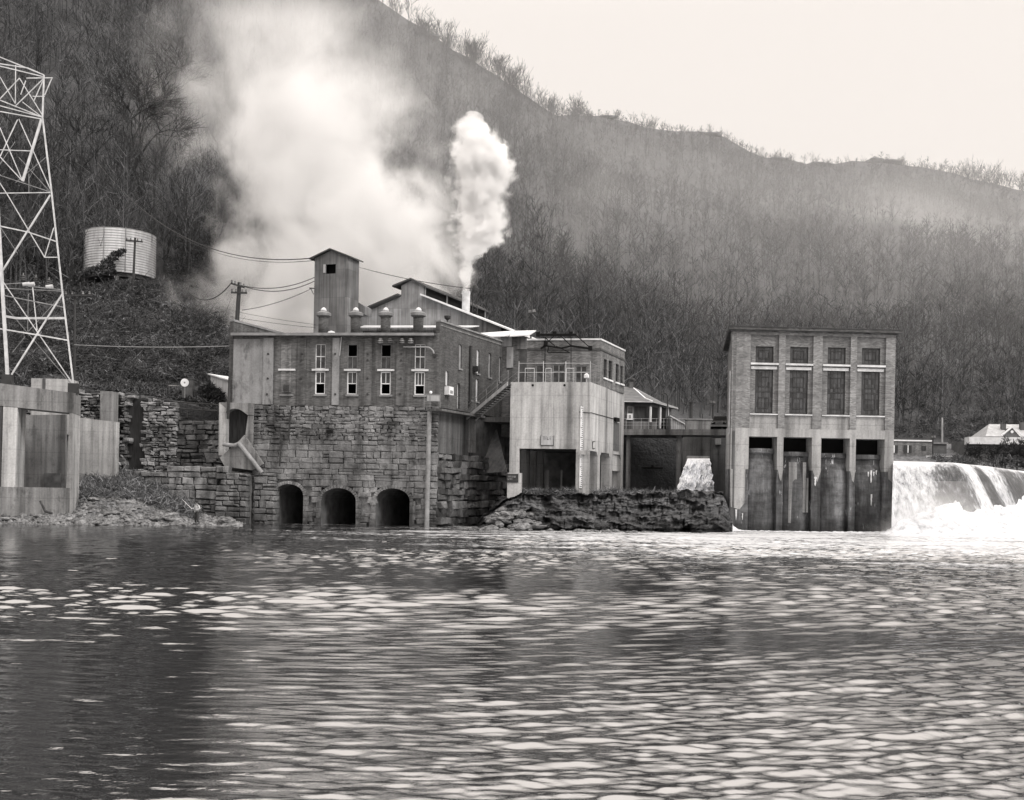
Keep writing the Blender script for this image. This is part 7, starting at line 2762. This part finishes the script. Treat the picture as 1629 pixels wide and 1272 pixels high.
# the thin outer veil of the smoke, and a wisp farther along the slope
for nm, Yv, sp, sg, sc_, lab in (
        ("smoke_veil", 170.0, [(430, 560, 190, .4), (340, 545, 250, .9), (250, 515, 275, 1), (160, 495, 290, .8), (80, 475, 285, .6), (0, 460, 270, .45), (-60, 450, 230, .2)], .040, .045, "thin ragged veil of smoke spreading up the slope around the dense bank"),
        ("smoke_wisp", 300.0, [(430, 900, 90, .3), (370, 930, 140, .8), (310, 950, 150, 1), (260, 965, 120, .6), (225, 970, 80, .1)], .016, .03, "faint wisp of smoke hanging over the wooded slope past the white plume")):
    tab = []
    for py, px, r_, s in sp:
        p = at(px, py, Yv)
        tab.append((p.z, p.x, Yv, r_ / 1700 * Yv, s))
    o = hull(nm, [(a[1], Yv, a[0], a[3] * 1.35, a[3] * .5) for a in tab], lab, "smoke")
    o.data.materials.append(volume(nm, tab, tab[0][0], tab[-1][0], 1.3, sg, sc_, 1.1, .36, .0, 7.0 + Yv, fine=1.7))
# ------------------------------------------------------------------ light
w = bpy.data.worlds.new("World")
scene.world = w
w.use_nodes = True
t = w.node_tree
bg = t.nodes["Background"]
sky = t.nodes.new("ShaderNodeTexSky")
sky.sky_type = 'NISHITA'
sky.sun_disc = False
SUN_EL, SUN_AZ = R(38), R(125)
sky.sun_elevation = SUN_EL
sky.sun_rotation = SUN_AZ
sky.air_density = 1.0
sky.dust_density = 4.0
bw = t.nodes.new("ShaderNodeRGBToBW")
t.links.new(sky.outputs[0], bw.inputs[0])
ov = t.nodes.new("ShaderNodeMath")          # cloud cover evens the clear sky out
ov.operation = 'MULTIPLY_ADD'
ov.inputs[1].default_value = .30
ov.inputs[2].default_value = 6.2
t.links.new(bw.outputs[0], ov.inputs[0])
tint = t.nodes.new("ShaderNodeMix")
tint.data_type = 'RGBA'
tint.blend_type = 'MULTIPLY'
tint.inputs[0].default_value = 1.0
t.links.new(ov.outputs[0], tint.inputs[6])
tint.inputs[7].default_value = (1.0, .93, .875, 1)
t.links.new(tint.outputs[2], bg.inputs[0])
bg.inputs[1].default_value = .12
# an overcast dome is brighter overhead than at the horizon
tcw = t.nodes.new("ShaderNodeTexCoord")
sx_ = t.nodes.new("ShaderNodeSeparateXYZ")
t.links.new(tcw.outputs["Generated"], sx_.inputs[0])
cl_ = t.nodes.new("ShaderNodeMath"); cl_.operation = 'MAXIMUM'; cl_.inputs[1].default_value = 0.0
t.links.new(sx_.outputs[2], cl_.inputs[0])
dm_ = t.nodes.new("ShaderNodeMath"); dm_.operation = 'MULTIPLY_ADD'
t.links.new(cl_.outputs[0], dm_.inputs[0])
dm_.inputs[1].default_value = .45
hi_ = t.nodes.new("ShaderNodeMapRange"); hi_.interpolation_type = 'SMOOTHSTEP'
t.links.new(cl_.outputs[0], hi_.inputs[0])
for i_, v_ in enumerate((.40, .70, .96, 2.6)):
    hi_.inputs[i_ + 1].default_value = v_
t.links.new(hi_.outputs[0], dm_.inputs[2])
mu_ = t.nodes.new("ShaderNodeMath"); mu_.operation = 'MULTIPLY'
t.links.new(ov.outputs[0], mu_.inputs[0]); t.links.new(dm_.outputs[0], mu_.inputs[1])
t.links.new(mu_.outputs[0], tint.inputs[6])

sd = bpy.data.lights.new("sun", 'SUN')
sd.energy = 1.4
sd.angle = R(12)
sd.color = (1.0, .97, .93)
so = bpy.data.objects.new("sun", sd)
col.objects.link(so)
dirv = Vector((math.sin(SUN_AZ) * math.cos(SUN_EL), math.cos(SUN_AZ) * math.cos(SUN_EL), math.sin(SUN_EL)))
so.rotation_euler = dirv.to_track_quat('Z', 'Y').to_euler()

scene.view_settings.view_transform = 'Standard'
scene.view_settings.look = 'None'
scene.view_settings.exposure = 0
scene.cycles.use_denoising = True
try:
    scene.cycles.denoiser = 'OPENIMAGEDENOISE'
except Exception:
    pass
scene.cycles.max_bounces = 6
scene.cycles.diffuse_bounces = 3
scene.cycles.glossy_bounces = 3
scene.cycles.transparent_max_bounces = 8
scene.cycles.volume_bounces = 3
scene.cycles.volume_step_rate = 1.6
scene.cycles.volume_max_steps = 256
scene.render.film_transparent = False
